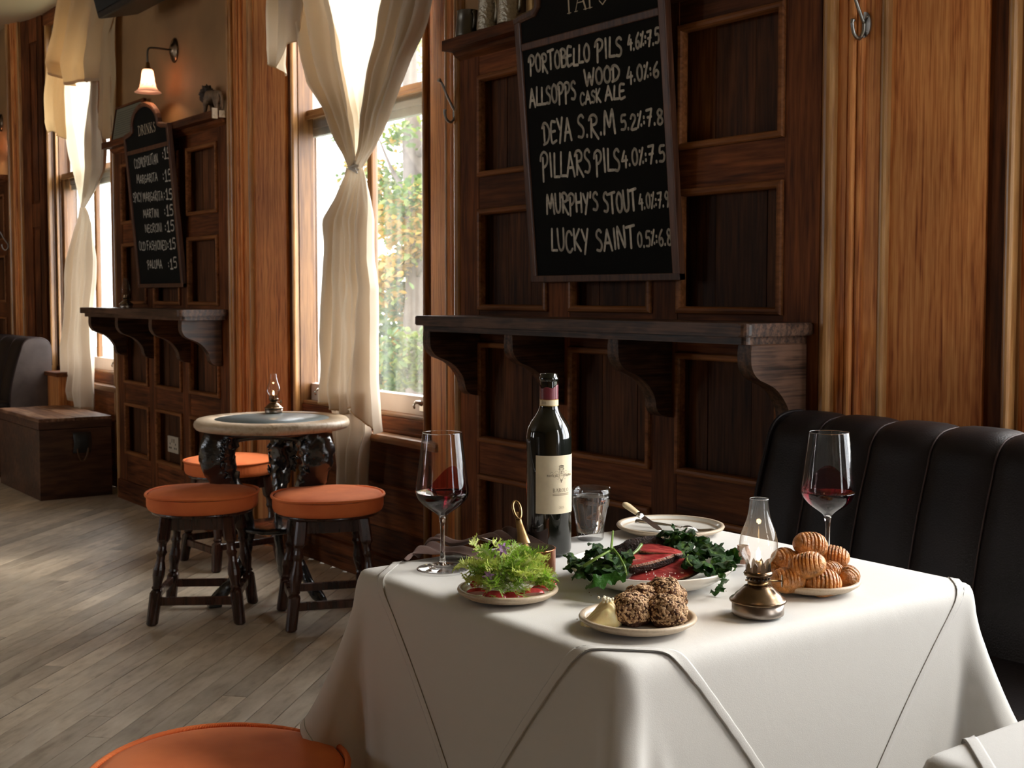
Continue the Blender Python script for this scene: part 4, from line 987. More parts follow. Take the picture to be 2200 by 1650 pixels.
def blob(name, c, r, mat, parent, amp=0.2, freq=3.0, sub=4, world=True, label=None, sq=None, seed=0):
    b = BM(); bmesh.ops.create_icosphere(b, subdivisions=sub, radius=1.0)
    for v in b.verts:
        n_ = v.co.normalized(); k = 1+amp*noise.noise(n_*freq+Vector((seed*3.1, seed*1.7, seed)))
        if sq: k *= sq(n_)
        v.co = Vector((n_.x*r[0]*k+c[0], n_.y*r[1]*k+c[1], n_.z*r[2]*k+c[2]))
    for f in b.faces: f.smooth = True
    return obj(name, b, mat, parent, world=world, label=label)
blob('mane', (-.078, 0, .090), (.040, .031, .042), dmat, lion, 0.5, 5, world=False, label='dark curly mane')
blob('head', (-.110, 0, .086), (.024, .019, .022), lmat, lion, 0.3, 4, world=False)
blob('muzzle', (-.132, 0, .078), (.012, .012, .010), lmat, lion, 0.3, 4, 3, world=False)

# ---- framed card leaning behind the arch of the far blackboard
c0 = aty(262, 286, 2.33); c1 = aty(318, 232, 2.36)
t = thing('framed_card', 'grey-green printed card in a dark frame leaning behind the cocktail blackboard', 'picture', (-6.73, 2.35, 1.998))
def lean(nm, x0, x1, z0, z1, d0, d1, mat, bev=.002):
    b = BM(); box(b, x0, x1, d0, d1, z0, z1, bev); R_m = Matrix.Rotation(math.radians(-9), 4, 'X')
    for v in b.verts: v.co = R_m @ v.co
    return obj(nm, b, M[mat], t, world=False)
lean('card', -.215, .18, .004, .18, -.006, .0, 'card')
for a in ((-.225, -.215, 0, .19), (.18, .215, 0, .19), (-.225, .215, .18, .192), (-.225, .215, 0, .006)): lean('frame', a[0], a[1], a[2], a[3], -.012, .006, 'dark_x')
for k in range(11): lean('text_line', -.19, .15-(k % 3)*.03, .155-k*.0125, .1585-k*.0125, -.0068, -.0058, 'card_ink', 0)

# ---- tankards on the near ledge
def tankard(px_, base_w, h, mat, label, straight=False, lip=1.0):
    X = aty(px_, 60, 2.352).x; z = 1.998
    t = thing('tankard', label, 'tankard', (X, 2.352, z), 'tankards on the ledge over the beer blackboard')
    r = base_w/2
    prof = [(r*.99, 0), (r, .004), (r*1.0 if straight else r*1.0, .01), (r*(.94 if not straight else .97), h*.5), (r*(.84 if not straight else .95), h*.97), (r*(.88 if not straight else .98), h*.985), (r*(.88 if not straight else .98), h), (r*(.82 if not straight else .93), h), (r*.80, h*.95), (r*.85, .008), (0.001, .007)]
    b = BM(); lathe(b, [(a, z+c) for a, c in prof], 32, X, 2.352, cap1=False); obj('body', b, M[mat], t)
    b = BM(); pts = catmull([(X+r*.86, 2.345, z+h*.84), (X+r*1.35, 2.335, z+h*.86), (X+r*1.62, 2.330, z+h*.6), (X+r*1.35, 2.335, z+h*.28), (X+r*.98, 2.345, z+h*.22)], 5)
    tube(b, pts, .005, 8, flat=.7); obj('handle', b, M[mat], t)
    return t
tankard(1006, .085, .085, 'pewter_dark', 'dark pewter tankard, nearest the window on the top ledge')
tankard(1052, .085, .100, 'pewter', 'hammered pewter tankard, second from the window on the ledge')
tankard(1100, .095, .150, 'pewter', 'tall hammered pewter tankard, third from the window on the ledge', True)
tankard(1158, .080, .150, 'brass', 'dull brass tankard half behind the beer blackboard top', True)

# ================================================================ CURTAINS
def curtain(par, Y0, tab, u0=0.0, u1=1.0, nu=60, folds=5, amp=0.035, ph=0.0, mat='curtain', nm='curtain', hem=None, knot=None, skew=0.0):
    """tab rows: (pixel row, left, right) measured from the photograph, laid on the plane y=Y0; folds push in and out of it"""
    ys = []
    y = tab[0][0]
    while y < tab[-1][0]: ys.append(y); y += 7
    ys.append(tab[-1][0])
    b = BM(); grid = []
    for j, yy in enumerate(ys):
        xl, xr = interp(tab, yy); row = []
        for i in range(nu+1):
            u = i/nu; x = xl+(xr-xl)*u
            yb_ = yy
            if hem:
                h_ = interp(hem, u)[0]; top_ = tab[0][0]
                yb_ = top_+(yy-top_)*(h_-top_)/(tab[-1][0]-top_)
                xl2, xr2 = interp(tab, yb_); x = xl2+(xr2-xl2)*u
            P = aty(x, yb_, Y0)
            wpx = (xr-xl)
            a = amp*(0.75+0.25*math.sin(u*3+yy*.004))
            if knot: a *= max(0.16, min(1.0, abs(yb_-knot)/110.0))
            d = a*math.sin(2*PI*folds*(u+skew*(yy-tab[0][0])*.001)+ph+0.5*math.sin(yy*.006+u*4)) + a*0.35*math.sin(2*PI*folds*2.3*u+1.7*ph) + 0.012*noise.noise(Vector((u*6, yy*.012, ph)))
            P.y += d
            row.append(P)
        grid.append(row)
    sheet(b, grid)
    # hem band as its own strip of cloth at the bottom edge
    hb = [[p.copy() for p in row] for row in grid[-3:]]
    o = obj(nm, b, M[mat], par, normals=False)
    if hem is not None:
        for row in hb:
            for p in row: p.y -= 0.0025
        b = BM(); sheet(b, hb[-2:]); obj('hem', b, M['curtain_hem'], o, normals=False)
    return o
k1 = aty(757, 361, 2.42)
c1 = thing('curtain', 'cream muslin curtain knotted halfway down the large middle window', 'curtain', (k1.x, 2.42, 0.45), 'knotted muslin curtains')
top = [(-70, 590, 945), (-20, 608, 928), (0, 616, 921), (80, 636, 896), (178, 658, 858), (242, 703, 832), (280, 717, 822), (318, 729, 803), (345, 741, 786), (361, 749, 776)]
curtain(c1, 2.44, top, folds=4.5, amp=0.030, ph=0.6, knot=361, nm='upper_drape', nu=90)
sideL = [(-70, 600, 700), (0, 618, 716), (80, 637, 730), (178, 660, 745), (242, 704, 754), (318, 730, 762), (361, 749, 768)]
curtain(c1, 2.395, sideL, folds=2.6, amp=0.034, ph=2.0, knot=361, nm='side_drape', mat='curtain_dense', nu=40)
sideR = [(-70, 840, 948), (0, 826, 922), (80, 812, 898), (178, 795, 860), (242, 786, 834), (318, 770, 804), (361, 753, 778)]
curtain(c1, 2.395, sideR, folds=4.2, amp=0.036, ph=0.3, knot=361, nm='side_drape', mat='curtain_dense', nu=50)
low = [(361, 747, 781), (378, 742, 786), (430, 735, 789), (480, 724, 789), (560, 716, 792), (617, 710, 801), (683, 706, 800), (728, 703, 798), (800, 698, 797), (846, 695, 796), (932, 704, 795)]
curtain(c1, 2.41, low, folds=5.3, amp=0.062, ph=1.1, knot=361, nm='lower_drape', nu=80, mat='curtain_dense', hem=[(0, 846), (.12, 866), (.45, 893), (.62, 886), (.78, 866), (.86, 880), (.9, 915), (1, 934)])
tail = [(840, 708, 796), (890, 714, 796), (932, 714, 795), (960, 718, 786), (1005, 721, 782), (1045, 724, 779)]
curtain(c1, 2.435, tail, folds=2.7, amp=0.040, ph=0.2, nm='hanging_tail', mat='curtain_dense', nu=40, hem=[(0, 1045), (.35, 1052), (.5, 1020), (.7, 1050), (1, 1046)])
sw = [(-70, 580, 660), (0, 569, 640), (60, 567, 638), (105, 567, 634), (137, 580, 620), (165, 598, 614)]
curtain(c1, 2.36, sw, folds=2.3, amp=0.030, ph=0.9, nm='swag', mat='curtain_dense', nu=30, hem=[(0, 108), (.25, 140), (.5, 163), (.72, 142), (.8, 96), (1, 84)])
bm = BM()
kc = aty(763, 361, 2.40)
for k in range(3): 
    pts = [(kc.x+.032*math.cos(a), 2.405+.026*math.sin(a), kc.z+.006*(k-1)+.004*math.sin(a*2+k)) for a in [2*PI*i/20 for i in range(21)]]
    tube(bm, pts, .004, 6)
tube(bm, catmull([aty(760, 363, 2.375), aty(745, 358, 2.37), aty(738, 357, 2.365)], 4), .0012, 5); tube(bm, catmull([aty(762, 361, 2.37), aty(768, 372, 2.365), aty(757, 366, 2.36)], 4), .002, 5)
obj('tie_string', bm, M['linen_hem'], c1, label='thin white string tied round the cloth')
k2 = aty(176, 446, 2.42)
c2 = thing('curtain', 'cream muslin curtain with swags, knotted in the far left window', 'curtain', (k2.x, 2.42, 0.45), 'knotted muslin curtains')
curtain(c2, 2.45, [(-60, 118, 232), (0, 122, 228), (100, 126, 218), (200, 130, 214), (270, 134, 213), (310, 140, 224), (360, 151, 226), (410, 163, 208), (446, 173, 183)], folds=3.8, amp=.03, ph=.4, knot=446, nm='upper_drape', nu=70)
curtain(c2, 2.40, [(150, 205, 216), (230, 198, 215), (320, 189, 226), (365, 184, 226), (410, 178, 205), (446, 173, 184)], folds=2.6, amp=.034, ph=2.2, knot=446, nm='side_drape', mat='curtain_dense', nu=30)
curtain(c2, 2.41, [(446, 173, 184), (460, 170, 190), (480, 168, 194), (553, 156, 197), (600, 151, 196), (680, 151, 187), (744, 138, 189), (800, 136, 192), (840, 132, 192), (880, 150, 192)], folds=4.2, amp=.055, ph=1.0, knot=446, nm='lower_drape', mat='curtain_dense', nu=60, hem=[(0, 832), (.2, 844), (.4, 862), (.6, 880), (1, 882)])
curtain(c2, 2.345, [(-60, 124, 250), (0, 122, 243), (64, 112, 226), (136, 93, 217), (160, 100, 216), (185, 108, 215)], folds=3.4, amp=.05, ph=.2, nm='swag', mat='curtain_swag', nu=60, hem=[(0, 137), (.1, 150), (.25, 168), (.4, 184), (.5, 185), (.65, 173), (.8, 178), (1, 170)])
curtain(c2, 2.37, [(130, 97, 136), (200, 95, 134), (262, 94, 135), (300, 104, 138)], folds=2.2, amp=.02, ph=1.2, nm='swag_tail', mat='curtain_swag', nu=30, hem=[(0, 262), (.2, 290), (.35, 282), (.55, 288), (1, 300)])
curtain(c2, 2.365, [(-60, 244, 262), (0, 238, 248), (60, 222, 247), (150, 216, 247), (270, 213, 247), (300, 222, 236)], folds=1.2, amp=.015, ph=2.6, nm='swag_tail', mat='curtain_swag', nu=30, hem=[(0, 272), (.45, 300), (.6, 298), (1, 270)])
# ================================================================ FURNITURE
# ---- banquettes along the window wall
def banquette(x0, x1, pitch, label, seat=True, ends='left', first=None):
    """x0 left end, x1 right end; fluted upright back, padded seat"""
    t = thing('banquette', label, 'banquette', ((x0+x1)/2, 2.1, 0), 'black leather banquettes under the windows')
    prof = [(2.358, 0.05), (2.358, 0.70), (2.355, 0.800), (2.340, 0.848), (2.305, 0.872), (2.258, 0.876), (2.212, 0.866), (2.184, 0.838), (2.170, 0.795), (2.150, 0.735), (2.132, 0.670), (2.116, 0.600), (2.104, 0.53), (2.098, 0.44)]
    pr = [(p.x, p.y) for p in catmull([(a, b_, 0) for a, b_ in prof], 3)]
    # outward normals of the profile
    nrm = []
    for i in range(len(pr)):
        a = pr[max(i-1, 0)]; c = pr[min(i+1, len(pr)-1)]; d = Vector((c[0]-a[0], c[1]-a[1])); d.normalize(); nrm.append((d.y if False else -d.y*-1, -d.x))
    nrm = []
    for i in range(len(pr)):
        a = pr[max(i-1, 0)]; c = pr[min(i+1, len(pr)-1)]; d = Vector((c[0]-a[0], c[1]-a[1])); d.normalize(); n_ = Vector((-d.y, d.x))
        if n_.dot(Vector((pr[i][0]-2.26, pr[i][1]-0.6))) < 0: n_ = -n_
        nrm.append(n_)
    edges = [x0]; 
    x = first if first is not None else x0+pitch
    while x < x1-0.04: edges.append(x); x += pitch
    edges.append(x1)
    for a, b_ in zip(edges[:-1], edges[1:]):
        bm = BM(); grid = []
        for i, (yy, zz) in enumerate(pr):
            row = []; f = min(1, max(0.0, (i-6)/10.0))
            for k in range(9):
                u = k/8; bulge = 0.013*f*(1-(2*u-1)**4) - 0.004*f
                row.append(Vector((a+(b_-a)*u, yy+nrm[i].x*bulge, zz+nrm[i].y*bulge)))
            grid.append(row)
        sheet(bm, grid); obj('back_channel', bm, M['leather'], t, normals=False)
    for x in edges[1:-1]:
        bm = BM(); tube(bm, [(x, yy+n_.x*-.001, zz+n_.y*-.001) for (yy, zz), n_ in zip(pr[10:], nrm[10:])], 0.0022, 6); obj('seam_piping', bm, M['piping'], t, label='paler worn seam')
    for x, s in ((x0, -1), (x1, 1)):
        poly = [(yy, zz) for yy, zz in pr]
        bm = BM(); prism(bm, poly, 'x', x, x+s*0.012); obj('end_panel', bm, M['leather_end' if s == 1 else 'leather'], t)  # right-hand ends take the lighter leather
        bm = BM(); tube(bm, [(x+s*0.006, yy+n_.x*.002, zz+n_.y*.002) for (yy, zz), n_ in zip(pr[3:], nrm[3:])], 0.0045, 6); obj('edge_piping', bm, M['piping' if s == 1 else 'leather'], t)
    if seat:
        bm = BM(); box(bm, x0, x1, 1.80, 2.14, 0.38, 0.475, 0.025); o = obj('seat_cushion', bm, M['leather'], t)
        bm = BM(); box(bm, x0+.02, x1-.02, 1.86, 2.30, 0.0, 0.38, 0.004); obj('base', bm, M['plank_x'], t)
    return t
banquette(-1.962, 0.95, 0.1475, 'long black leather banquette with fluted back behind the dining table', first=-1.833)
banquette(-9.7, -8.235, 0.30, 'dark leather banquette end beside the trunk, under the far left window')
# low boxed panel between far banquette and window apron
lp0, lp1 = -8.225, -7.99
t = thing('low_partition', 'low honey-coloured wooden boxing between the far banquette and the curtain', 'partition', ((lp0+lp1)/2, 2.40, 0))
bm = BM(); box(bm, lp0, lp1, 2.33, 2.49, 0, 0.640, .002); obj('panel', bm, M['honey_z'], t)
bm = BM(); box(bm, lp0-.01, lp1+.03, 2.31, 2.50, 0.640, 0.665, .004); obj('cap', bm, M['dark_x'], t)

# ---- old trunk
tx0, tx1, ty0, ty1, tz = -8.02, -7.155, 1.972, 2.385, 0.460
t = thing('wooden_trunk', 'old dark wooden trunk with leather strap handle in the far left corner', 'trunk', ((tx0+tx1)/2, (ty0+ty1)/2, 0))
bm = BM(); box(bm, tx0+.004, tx1-.004, ty0+.004, ty1-.004, 0.0, 0.395, .003); obj('body', bm, M['chest_y'], t)
for k in range(4):
    a = ty0+(ty1-ty0)*k/4; b_ = ty0+(ty1-ty0)*(k+1)/4
    bm = BM(); box(bm, tx0, tx1, a+.001, b_-.001, 0.440, tz-.001*(k % 2), .003); obj('lid_board', bm, M['chest_x'], t)
bm = BM(); box(bm, tx0+.001, tx1-.001, ty0+.001, ty1-.001, 0.398, 0.441, .003); obj('lid_frame', bm, M['chest_y'], t)
hp0 = atx(156, 932, tx1+.004); hp1 = atx(194, 930, tx1+.004); hy0, hy1 = hp0.y, hp1.y; hz = hp0.z
bm = BM(); pts = []
g = []
for k in range(9):
    q = k/8; z = hz+.004-.115*q; dx = .006+.020*math.sin(PI*min(1, q*1.1))*(1 if q < .9 else .6)
    g.append([Vector((tx1+dx, hy0+(hy1-hy0)*u, z)) for u in (0, .33, .66, 1)])
sheet(bm, g); o = obj('strap_loop', bm, plain('blue-black leather strap', (.03, .035, .038), .3), t, normals=False); md = o.modifiers.new('t', 'SOLIDIFY'); md.thickness = .004
bm = BM(); cyy = (hy0+hy1)/2; tube(bm, catmull([(tx1+.012, cyy-.028, hz-.055), (tx1+.02, cyy-.027, hz-.11), (tx1+.02, cyy-.015, hz-.145), (tx1+.02, cyy, hz-.155), (tx1+.02, cyy+.015, hz-.145), (tx1+.02, cyy+.03, hz-.10), (tx1+.012, cyy+.032, hz-.055)], 4), .0035, 6, flat=1.6); obj('ring_handle', bm, plain('tan leather rope', (.12, .06, .03), .6), t)

# ---- stools
def leg_profile():
    return [(.015, .0), (.0205, .006), (.0205, .115), (.019, .120), (.0145, .124), (.019, .131), (.0155, .138), (.0165, .150), (.0215, .175), (.0215, .195), (.0150, .222), (.0145, .240), (.0195, .252), (.0150, .262), (.0140, .275), (.0150, .285), (.0200, .295), (.0205, .300), (.0205, .375), (.018, .380)]
SR = 0.197
def make_stool(name, label, scale=1.0):
    t = thing(name, label, 'stool', (0, 0, 0), 'round orange corduroy pub stools')
    SZ = 0.45
    b = BM(); prof = [(0.001, SZ-.062), (SR-.012, SZ-.062), (SR-.006, SZ-.058), (SR-.001, SZ-.045), (SR-.001, SZ-.012)]
    lathe(b, prof, 64, cap0=True, cap1=False); obj('cushion_side', b, M['cord'], t, world=False)
    b = BM(); prof = [(SR-.004, SZ-.010), (SR-.010, SZ-.003), (SR-.03, SZ+.003), (SR*.6, SZ+.008), (SR*.3, SZ+.010), (0.004, SZ+.0105)]
    rings = lathe(b, prof, 64, cap0=False, cap1=True)
    for v in b.verts: v.co.z += .0035*noise.noise(v.co*9)
    obj('cushion_top', b, M['cord'], t, world=False)
    b = BM(); n_ = 72; pts = [((SR+.001)*math.cos(2*PI*i/n_), (SR+.001)*math.sin(2*PI*i/n_), SZ-.006+.0022*math.sin(3*2*PI*i/n_)) for i in range(n_)]
    tube(b, pts+[pts[0]], .0050, 8, cap=False); obj('piping', b, M['cord'], t, world=False)
    b = BM(); lathe(b, [(.172, SZ-.075), (.178, SZ-.073), (.178, SZ-.062), (.172, SZ-.0615)], 48); obj('seat_board', b, M['stool_wood'], t, world=False)
    hs = .106; hf = .152; zt = SZ-.074; lp = leg_profile(); k = zt/lp[-1][1]
    def at(z, sx, sy):
        q = z/zt; r_ = hf+(hs-hf)*q; return Vector((sx*r_, sy*r_, z))
    for sx in (-1, 1):
        for sy in (-1, 1):
            b = BM(); rings = []
            for r_, z in lp:
                z *= k; c = at(z, sx, sy); sqr = (.006 < z/k < .118) or z/k > .292
                ring = []
                for i in range(16):
                    a = 2*PI*i/16+PI/16; ca, sa = math.cos(a), math.sin(a)
                    if sqr: m_ = max(abs(ca), abs(sa)); q = min(1/m_, 1.26)*.98
                    else: q = 1.0
                    ring.append(b.verts.new((c.x+ca*r_*q, c.y+sa*r_*q, z)))
                rings.append(ring)
            for A, B in zip(rings[:-1], rings[1:]):
                for i in range(16):
                    f = b.faces.new((A[i], A[(i+1) % 16], B[(i+1) % 16], B[i])); f.smooth = False
            b.faces.new(list(reversed(rings[0]))); b.faces.new(rings[-1]); obj('leg', b, M['stool_wood'], t, world=False)
    def rail(p, q, h, w, nm):
        b = BM(); d = (q-p).normalized(); s = Vector((-d.y, d.x, 0)); vs = []
        for P in (p, q):
            for a, c in ((-1, -1), (1, -1), (1, 1), (-1, 1)): vs.append(b.verts.new(P+s*a*w/2+Vector((0, 0, c*h/2))))
        for f in ((0, 1, 2, 3), (7, 6, 5, 4), (0, 4, 5, 1), (1, 5, 6, 2), (2, 6, 7, 3), (3, 7, 4, 0)): b.faces.new([vs[i] for i in f])
        bmesh.ops.bevel(b, geom=b.edges[:], offset=.002, segments=1, affect='EDGES'); obj(nm, b, M['stool_wood'], t, world=False)
    for z, hgt in ((.082, .028),): rail(at(z, -1, -1), at(z, 1, -1), hgt, .017, 'stretcher'); rail(at(z, -1, 1), at(z, 1, 1), hgt, .017, 'stretcher')
    for sx in (-1, 1): rail(at(.100, sx, -1), at(.100, sx, 1), .028, .017, 'stretcher')
    for a in (((-1, -1), (1, -1)), ((1, -1), (1, 1)), ((1, 1), (-1, 1)), ((-1, 1), (-1, -1))):
        rail(at(zt-.026, *a[0]), at(zt-.026, *a[1]), .046, .018, 'seat_rail')
    t.scale = (scale,)*3
    return t
sA = atz(435, 1052, .452); sB = atz(705, 1057, .452); sC = atz(496, 983, .452); sD = atz(470, 1638, .455)
st = make_stool('pub_stool', 'round orange corduroy stool, the one nearer the trunk in front of the round table')
st.location = (sA.x, sA.y, 0); st.rotation_euler = (0, 0, math.radians(57))
copy_tree(st, loc=(sB.x, sB.y, 0), rotz=math.radians(70), label='round orange corduroy stool in front of the round table, beside the dining table')
sc_ = copy_tree(st, loc=(sC.x, min(sC.y, 2.20), 0), rotz=math.radians(4), label='orange corduroy stool tucked behind the legs of the round table')
sd_ = copy_tree(st, loc=(sD.x, sD.y, 0), rotz=math.radians(20), label='large-looking orange stool seat nearest the camera, cut off by the bottom edge'); sd_.scale = (.965, .965, 1.0)

# ---- cast-iron pub table
tc_ = atz(585, 898, .690); TX, TY_ = tc_.x, tc_.y
tb = thing('pub_table', 'round pub table with pale rim, grey inset and ornate black cast-iron legs', 'table', (TX, TY_, 0))
b = BM(); R0 = 0.288; lathe(b, [(R0-.02, .652), (R0-.008, .655), (R0-.001, .664), (R0, .672), (R0-.003, .682), (R0-.012, .690), (R0*.74, .6905), (R0*.735, .688)], 96, TX, TY_, cap1=False); obj('rim', b, M['oak_pale'], tb, label='pale limed wooden rim')
b = BM(); lathe(b, [(R0*.737, .684), (R0*.735, .6893), (0.002, .6893)], 96, TX, TY_, cap0=False); obj('inset', b, M['slate'], tb, label='blue-grey worn inset')
b = BM(); lathe(b, [(.20, .636), (.205, .640), (.205, .650), (.19, .652)], 48, TX, TY_); obj('iron_ring', b, M['iron'], tb)
aim = math.atan2(-TY_, -TX)       # bearing of the room side
for k in range(3):
    a = math.radians(196)+2*PI*k/3 if True else 0
    a = math.radians(264)+2*PI*k/3
    rad = [(.175, .640), (.205, .600), (.208, .545), (.190, .490), (.150, .430), (.115, .370), (.098, .300), (.100, .230), (.125, .150), (.165, .085), (.205, .045), (.235, .018)]
    pts = catmull([(TX+r_*math.cos(a), TY_+r_*math.sin(a), z) for r_, z in rad], 5)
    w = [.058, .066, .066, .056, .040, .027, .022, .022, .022, .022, .026, .020]
    ww = [interp([(i*5, q) for i, q in enumerate(w)], i)[0] for i in range(len(pts))]
    b = BM(); tube(b, pts, ww, 20, flat=.75, upv=(-math.sin(a), math.cos(a), 0))
    for v in b.verts:
        z = v.co.z; amp = .016 if z > .42 else .005
        if z < .62: v.co += (v.normal if v.normal.length > 0 else Vector((0, 0, 1)))*0
        n_ = Vector((noise.noise(v.co*38), noise.noise(v.co*38+Vector((9, 0, 0))), noise.noise(v.co*38+Vector((0, 9, 0)))))
        v.co += n_*amp
    lg = obj('leg', b, M['iron'], tb)
    # cast head and acanthus lumps on the knee of the leg
    hx, hy = TX+.226*math.cos(a), TY_+.226*math.sin(a)
    blob('cast_head', (hx, hy, .562), (.040, .040, .052), M['iron'], lg, .35, 3.5, 4, seed=k)
    b = BM(); rc = random.Random(k)
    for q in range(46):
        z = rc.uniform(.46, .635); r_ = interp([(.46, .17), (.52, .205), (.60, .21), (.64, .18)], z)[0]; s = rc.choice((-1, 1)); off = rc.uniform(.012, .055)*s
        c = Vector((TX+r_*math.cos(a)-off*math.sin(a), TY_+r_*math.sin(a)+off*math.cos(a), z))
        tube(b, [c+Vector((rc.uniform(-1, 1), rc.uniform(-1, 1), rc.uniform(-1, 1)))*.010 + Vector((0, 0, (i-2)*.006)) for i in range(5)], [.003, .006, .0075, .006, .003], 6)
    obj('acanthus_relief', b, M['iron'], lg)
    b = BM(); p0 = Vector((TX+.165*math.cos(a), TY_+.165*math.sin(a), .632)); a2 = a+2*PI/3; p1 = Vector((TX+.165*math.cos(a2), TY_+.165*math.sin(a2), .632)); md_ = (p0+p1)/2; md_.z = .628
    tube(b, catmull([p0-Vector((0, 0, .05)), p0*.75+md_*.25-Vector((0, 0, .012)), md_, p1*.75+md_*.25-Vector((0, 0, .012)), p1-Vector((0, 0, .05))], 5), .011, 8, flat=.6); obj('arch_rib', b, M['iron'], tb)
    b = BM(); f0 = Vector((TX+.235*math.cos(a), TY_+.235*math.sin(a), 0)); box(b, -.030, .020, -.018, .018, 0, .022, .006)
    R_m = Matrix.Rotation(a, 4, 'Z')
    for v in b.verts: v.co = R_m @ v.co + f0
    obj('foot', b, M['iron'], lg)
b = BM(); lathe(b, [(.03, .268), (.125, .270), (.132, .276), (.132, .288), (.120, .292), (.06, .294), (.02, .298)], 40, TX, TY_)
for v in b.verts: v.co.z += .003*noise.noise(v.co*60)
obj('lower_tray', b, M['iron'], tb)

# ---- oil lamps
def oil_lamp(loc, rotz, label, lit=True, smoky='glass_thin', s=1.0):
    t = thing('oil_lamp', label, 'oil lamp', loc, 'small brass oil lamps', rotz)
    def L(nm, prof, mat, seg=40, cap=(True, True), par=None, sq=None, lab=None):
        b = BM(); lathe(b, prof, seg, cap0=cap[0], cap1=cap[1], sq=sq); return obj(nm, b, M[mat], par or t, world=False, label=lab)
    L('font', [(.0318, 0), (.0334, .0010), (.0338, .003), (.0338, .0175)], 'tin', lab='tin base of the lamp')
    L('font_shoulder', [(.0345, .0165), (.0368, .0175), (.0372, .0195), (.0355, .0212), (.0325, .0222), (.0290, .0270), (.0245, .0305), (.0225, .0325), (.0215, .0335), (.0205, .0345), (.0180, .0372), (.0140, .0385), (.0125, .0392)], 'brass_old', lab='domed bronze-coloured shoulder')
    L('collar', [(.0125, .0390), (.0138, .0400), (.0138, .0425), (.0120, .0435)], 'brass')
    bn_ = L('burner', [(.0125, .0433), (.0130, .0445), (.0150, .0500), (.0162, .0508), (.0182, .0516), (.0184, .0528), (.0192, .0542), (.0178, .0560), (.0168, .0575)], 'brass_old')
    b = BM()
    for k in range(16):
        a = 2*PI*k/16; c = Vector((.0141*math.cos(a), .0141*math.sin(a), .0475)); tube(b, [c, c+Vector((math.cos(a), math.sin(a), 0))*.0012], .0011, 6)
    obj('air_holes', b, M['black_plastic'], bn_, world=False)
    b = BM()
    for k in range(10):
        a = 2*PI*k/10; r_ = .0165
        vs = [b.verts.new((r_*math.cos(a+d), r_*math.sin(a+d), z)) for d, z in ((-.2, .0555), (.2, .0555), (.17, .066), (0, .071), (-.17, .066))]; b.faces.new(vs)
    o = obj('gallery_prongs', b, M['brass_old'], bn_, world=False, normals=False); md = o.modifiers.new('t', 'SOLIDIFY'); md.thickness = .0006
    L('wick_tube', [(.0045, .056), (.0045, .070), (.0030, .0705)], 'brass', 12)
    chp = [(.0152, .0585), (.0155, .066), (.0185, .0720), (.0228, .0795), (.0246, .0875), (.0248, .0930), (.0238, .1010), (.0210, .1110), (.0172, .1210), (.0146, .1300), (.0128, .1410), (.0120, .1500), (.0120, .1520)]
    chp = [(p.x, p.y) for p in catmull([(a, c, 0) for a, c in chp], 3)]
    L('chimney', chp, smoky, 48, (False, False), lab='glass chimney')
    b = BM(); ptsr = [(.0120*math.cos(2*PI*i/32), .0120*math.sin(2*PI*i/32), .152) for i in range(33)]; tube(b, ptsr, .00055, 6, cap=False); obj('chimney_lip', b, M['glass'], t, world=False)
    b = BM(); tube(b, [(-.0165, 0, .0445), (.030, 0, .0445)], .0011, 8); ks = obj('wick_shaft', b, M['brass'], t, world=False)
    b = BM(); pr_ = [(.0075+.0006*(i % 2), .0) for i in range(2)]
    n_ = 24; A = [b.verts.new((.0300, (.0078+.0007*(i % 2))*math.cos(2*PI*i/n_), .0445+(.0078+.0007*(i % 2))*math.sin(2*PI*i/n_))) for i in range(n_)]
    B = [b.verts.new((.0314, q.co.y, q.co.z)) for q in A]; b.faces.new(A); b.faces.new(list(reversed(B)))
    for i in range(n_): b.faces.new((A[i], A[(i+1) % n_], B[(i+1) % n_], B[i]))
    obj('wick_knob', b, M['brass'], ks, world=False)
    if lit:
        L('flame', [(.0008, .0705), (.0030, .0735), (.0034, .0765), (.0024, .0810), (.0011, .0850), (.0003, .0880)], 'flame', 14)
        ld = bpy.data.lights.new('flame_light', 'POINT'); ld.energy = 0.10; ld.color = (1, .6, .28); ld.shadow_soft_size = .005
        lo = bpy.data.objects.new('flame_light', ld); COL.objects.link(lo); lo.parent = t; lo.location = (0, 0, .0985)
    t.scale = (s, s, s)
    return t
rz = math.atan2(RIGHT.y, RIGHT.x)
lp = atz(588, 887, .6893); oil_lamp((lp.x, lp.y, .6895), rz-.2, 'lit brass oil lamp on the round table by the window', True, 's' and 'glass_thin', 1.0)
ls_ = aty(271, 662, 2.27); oil_lamp((ls_.x, 2.27, 1.084), rz, 'unlit oil lamp at the window end of the far drinks shelf', False)
# ================================================================ DINING TABLE
TT = 0.717                       # wooden top; the linen adds a few mm
TX0, TX1, TY0, TY1 = -1.722, -1.082, 0.953, 1.657
TCX, TCY = (TX0+TX1)/2, (TY0+TY1)/2
CT = 0.7215                      # surface of the cloth the things stand on
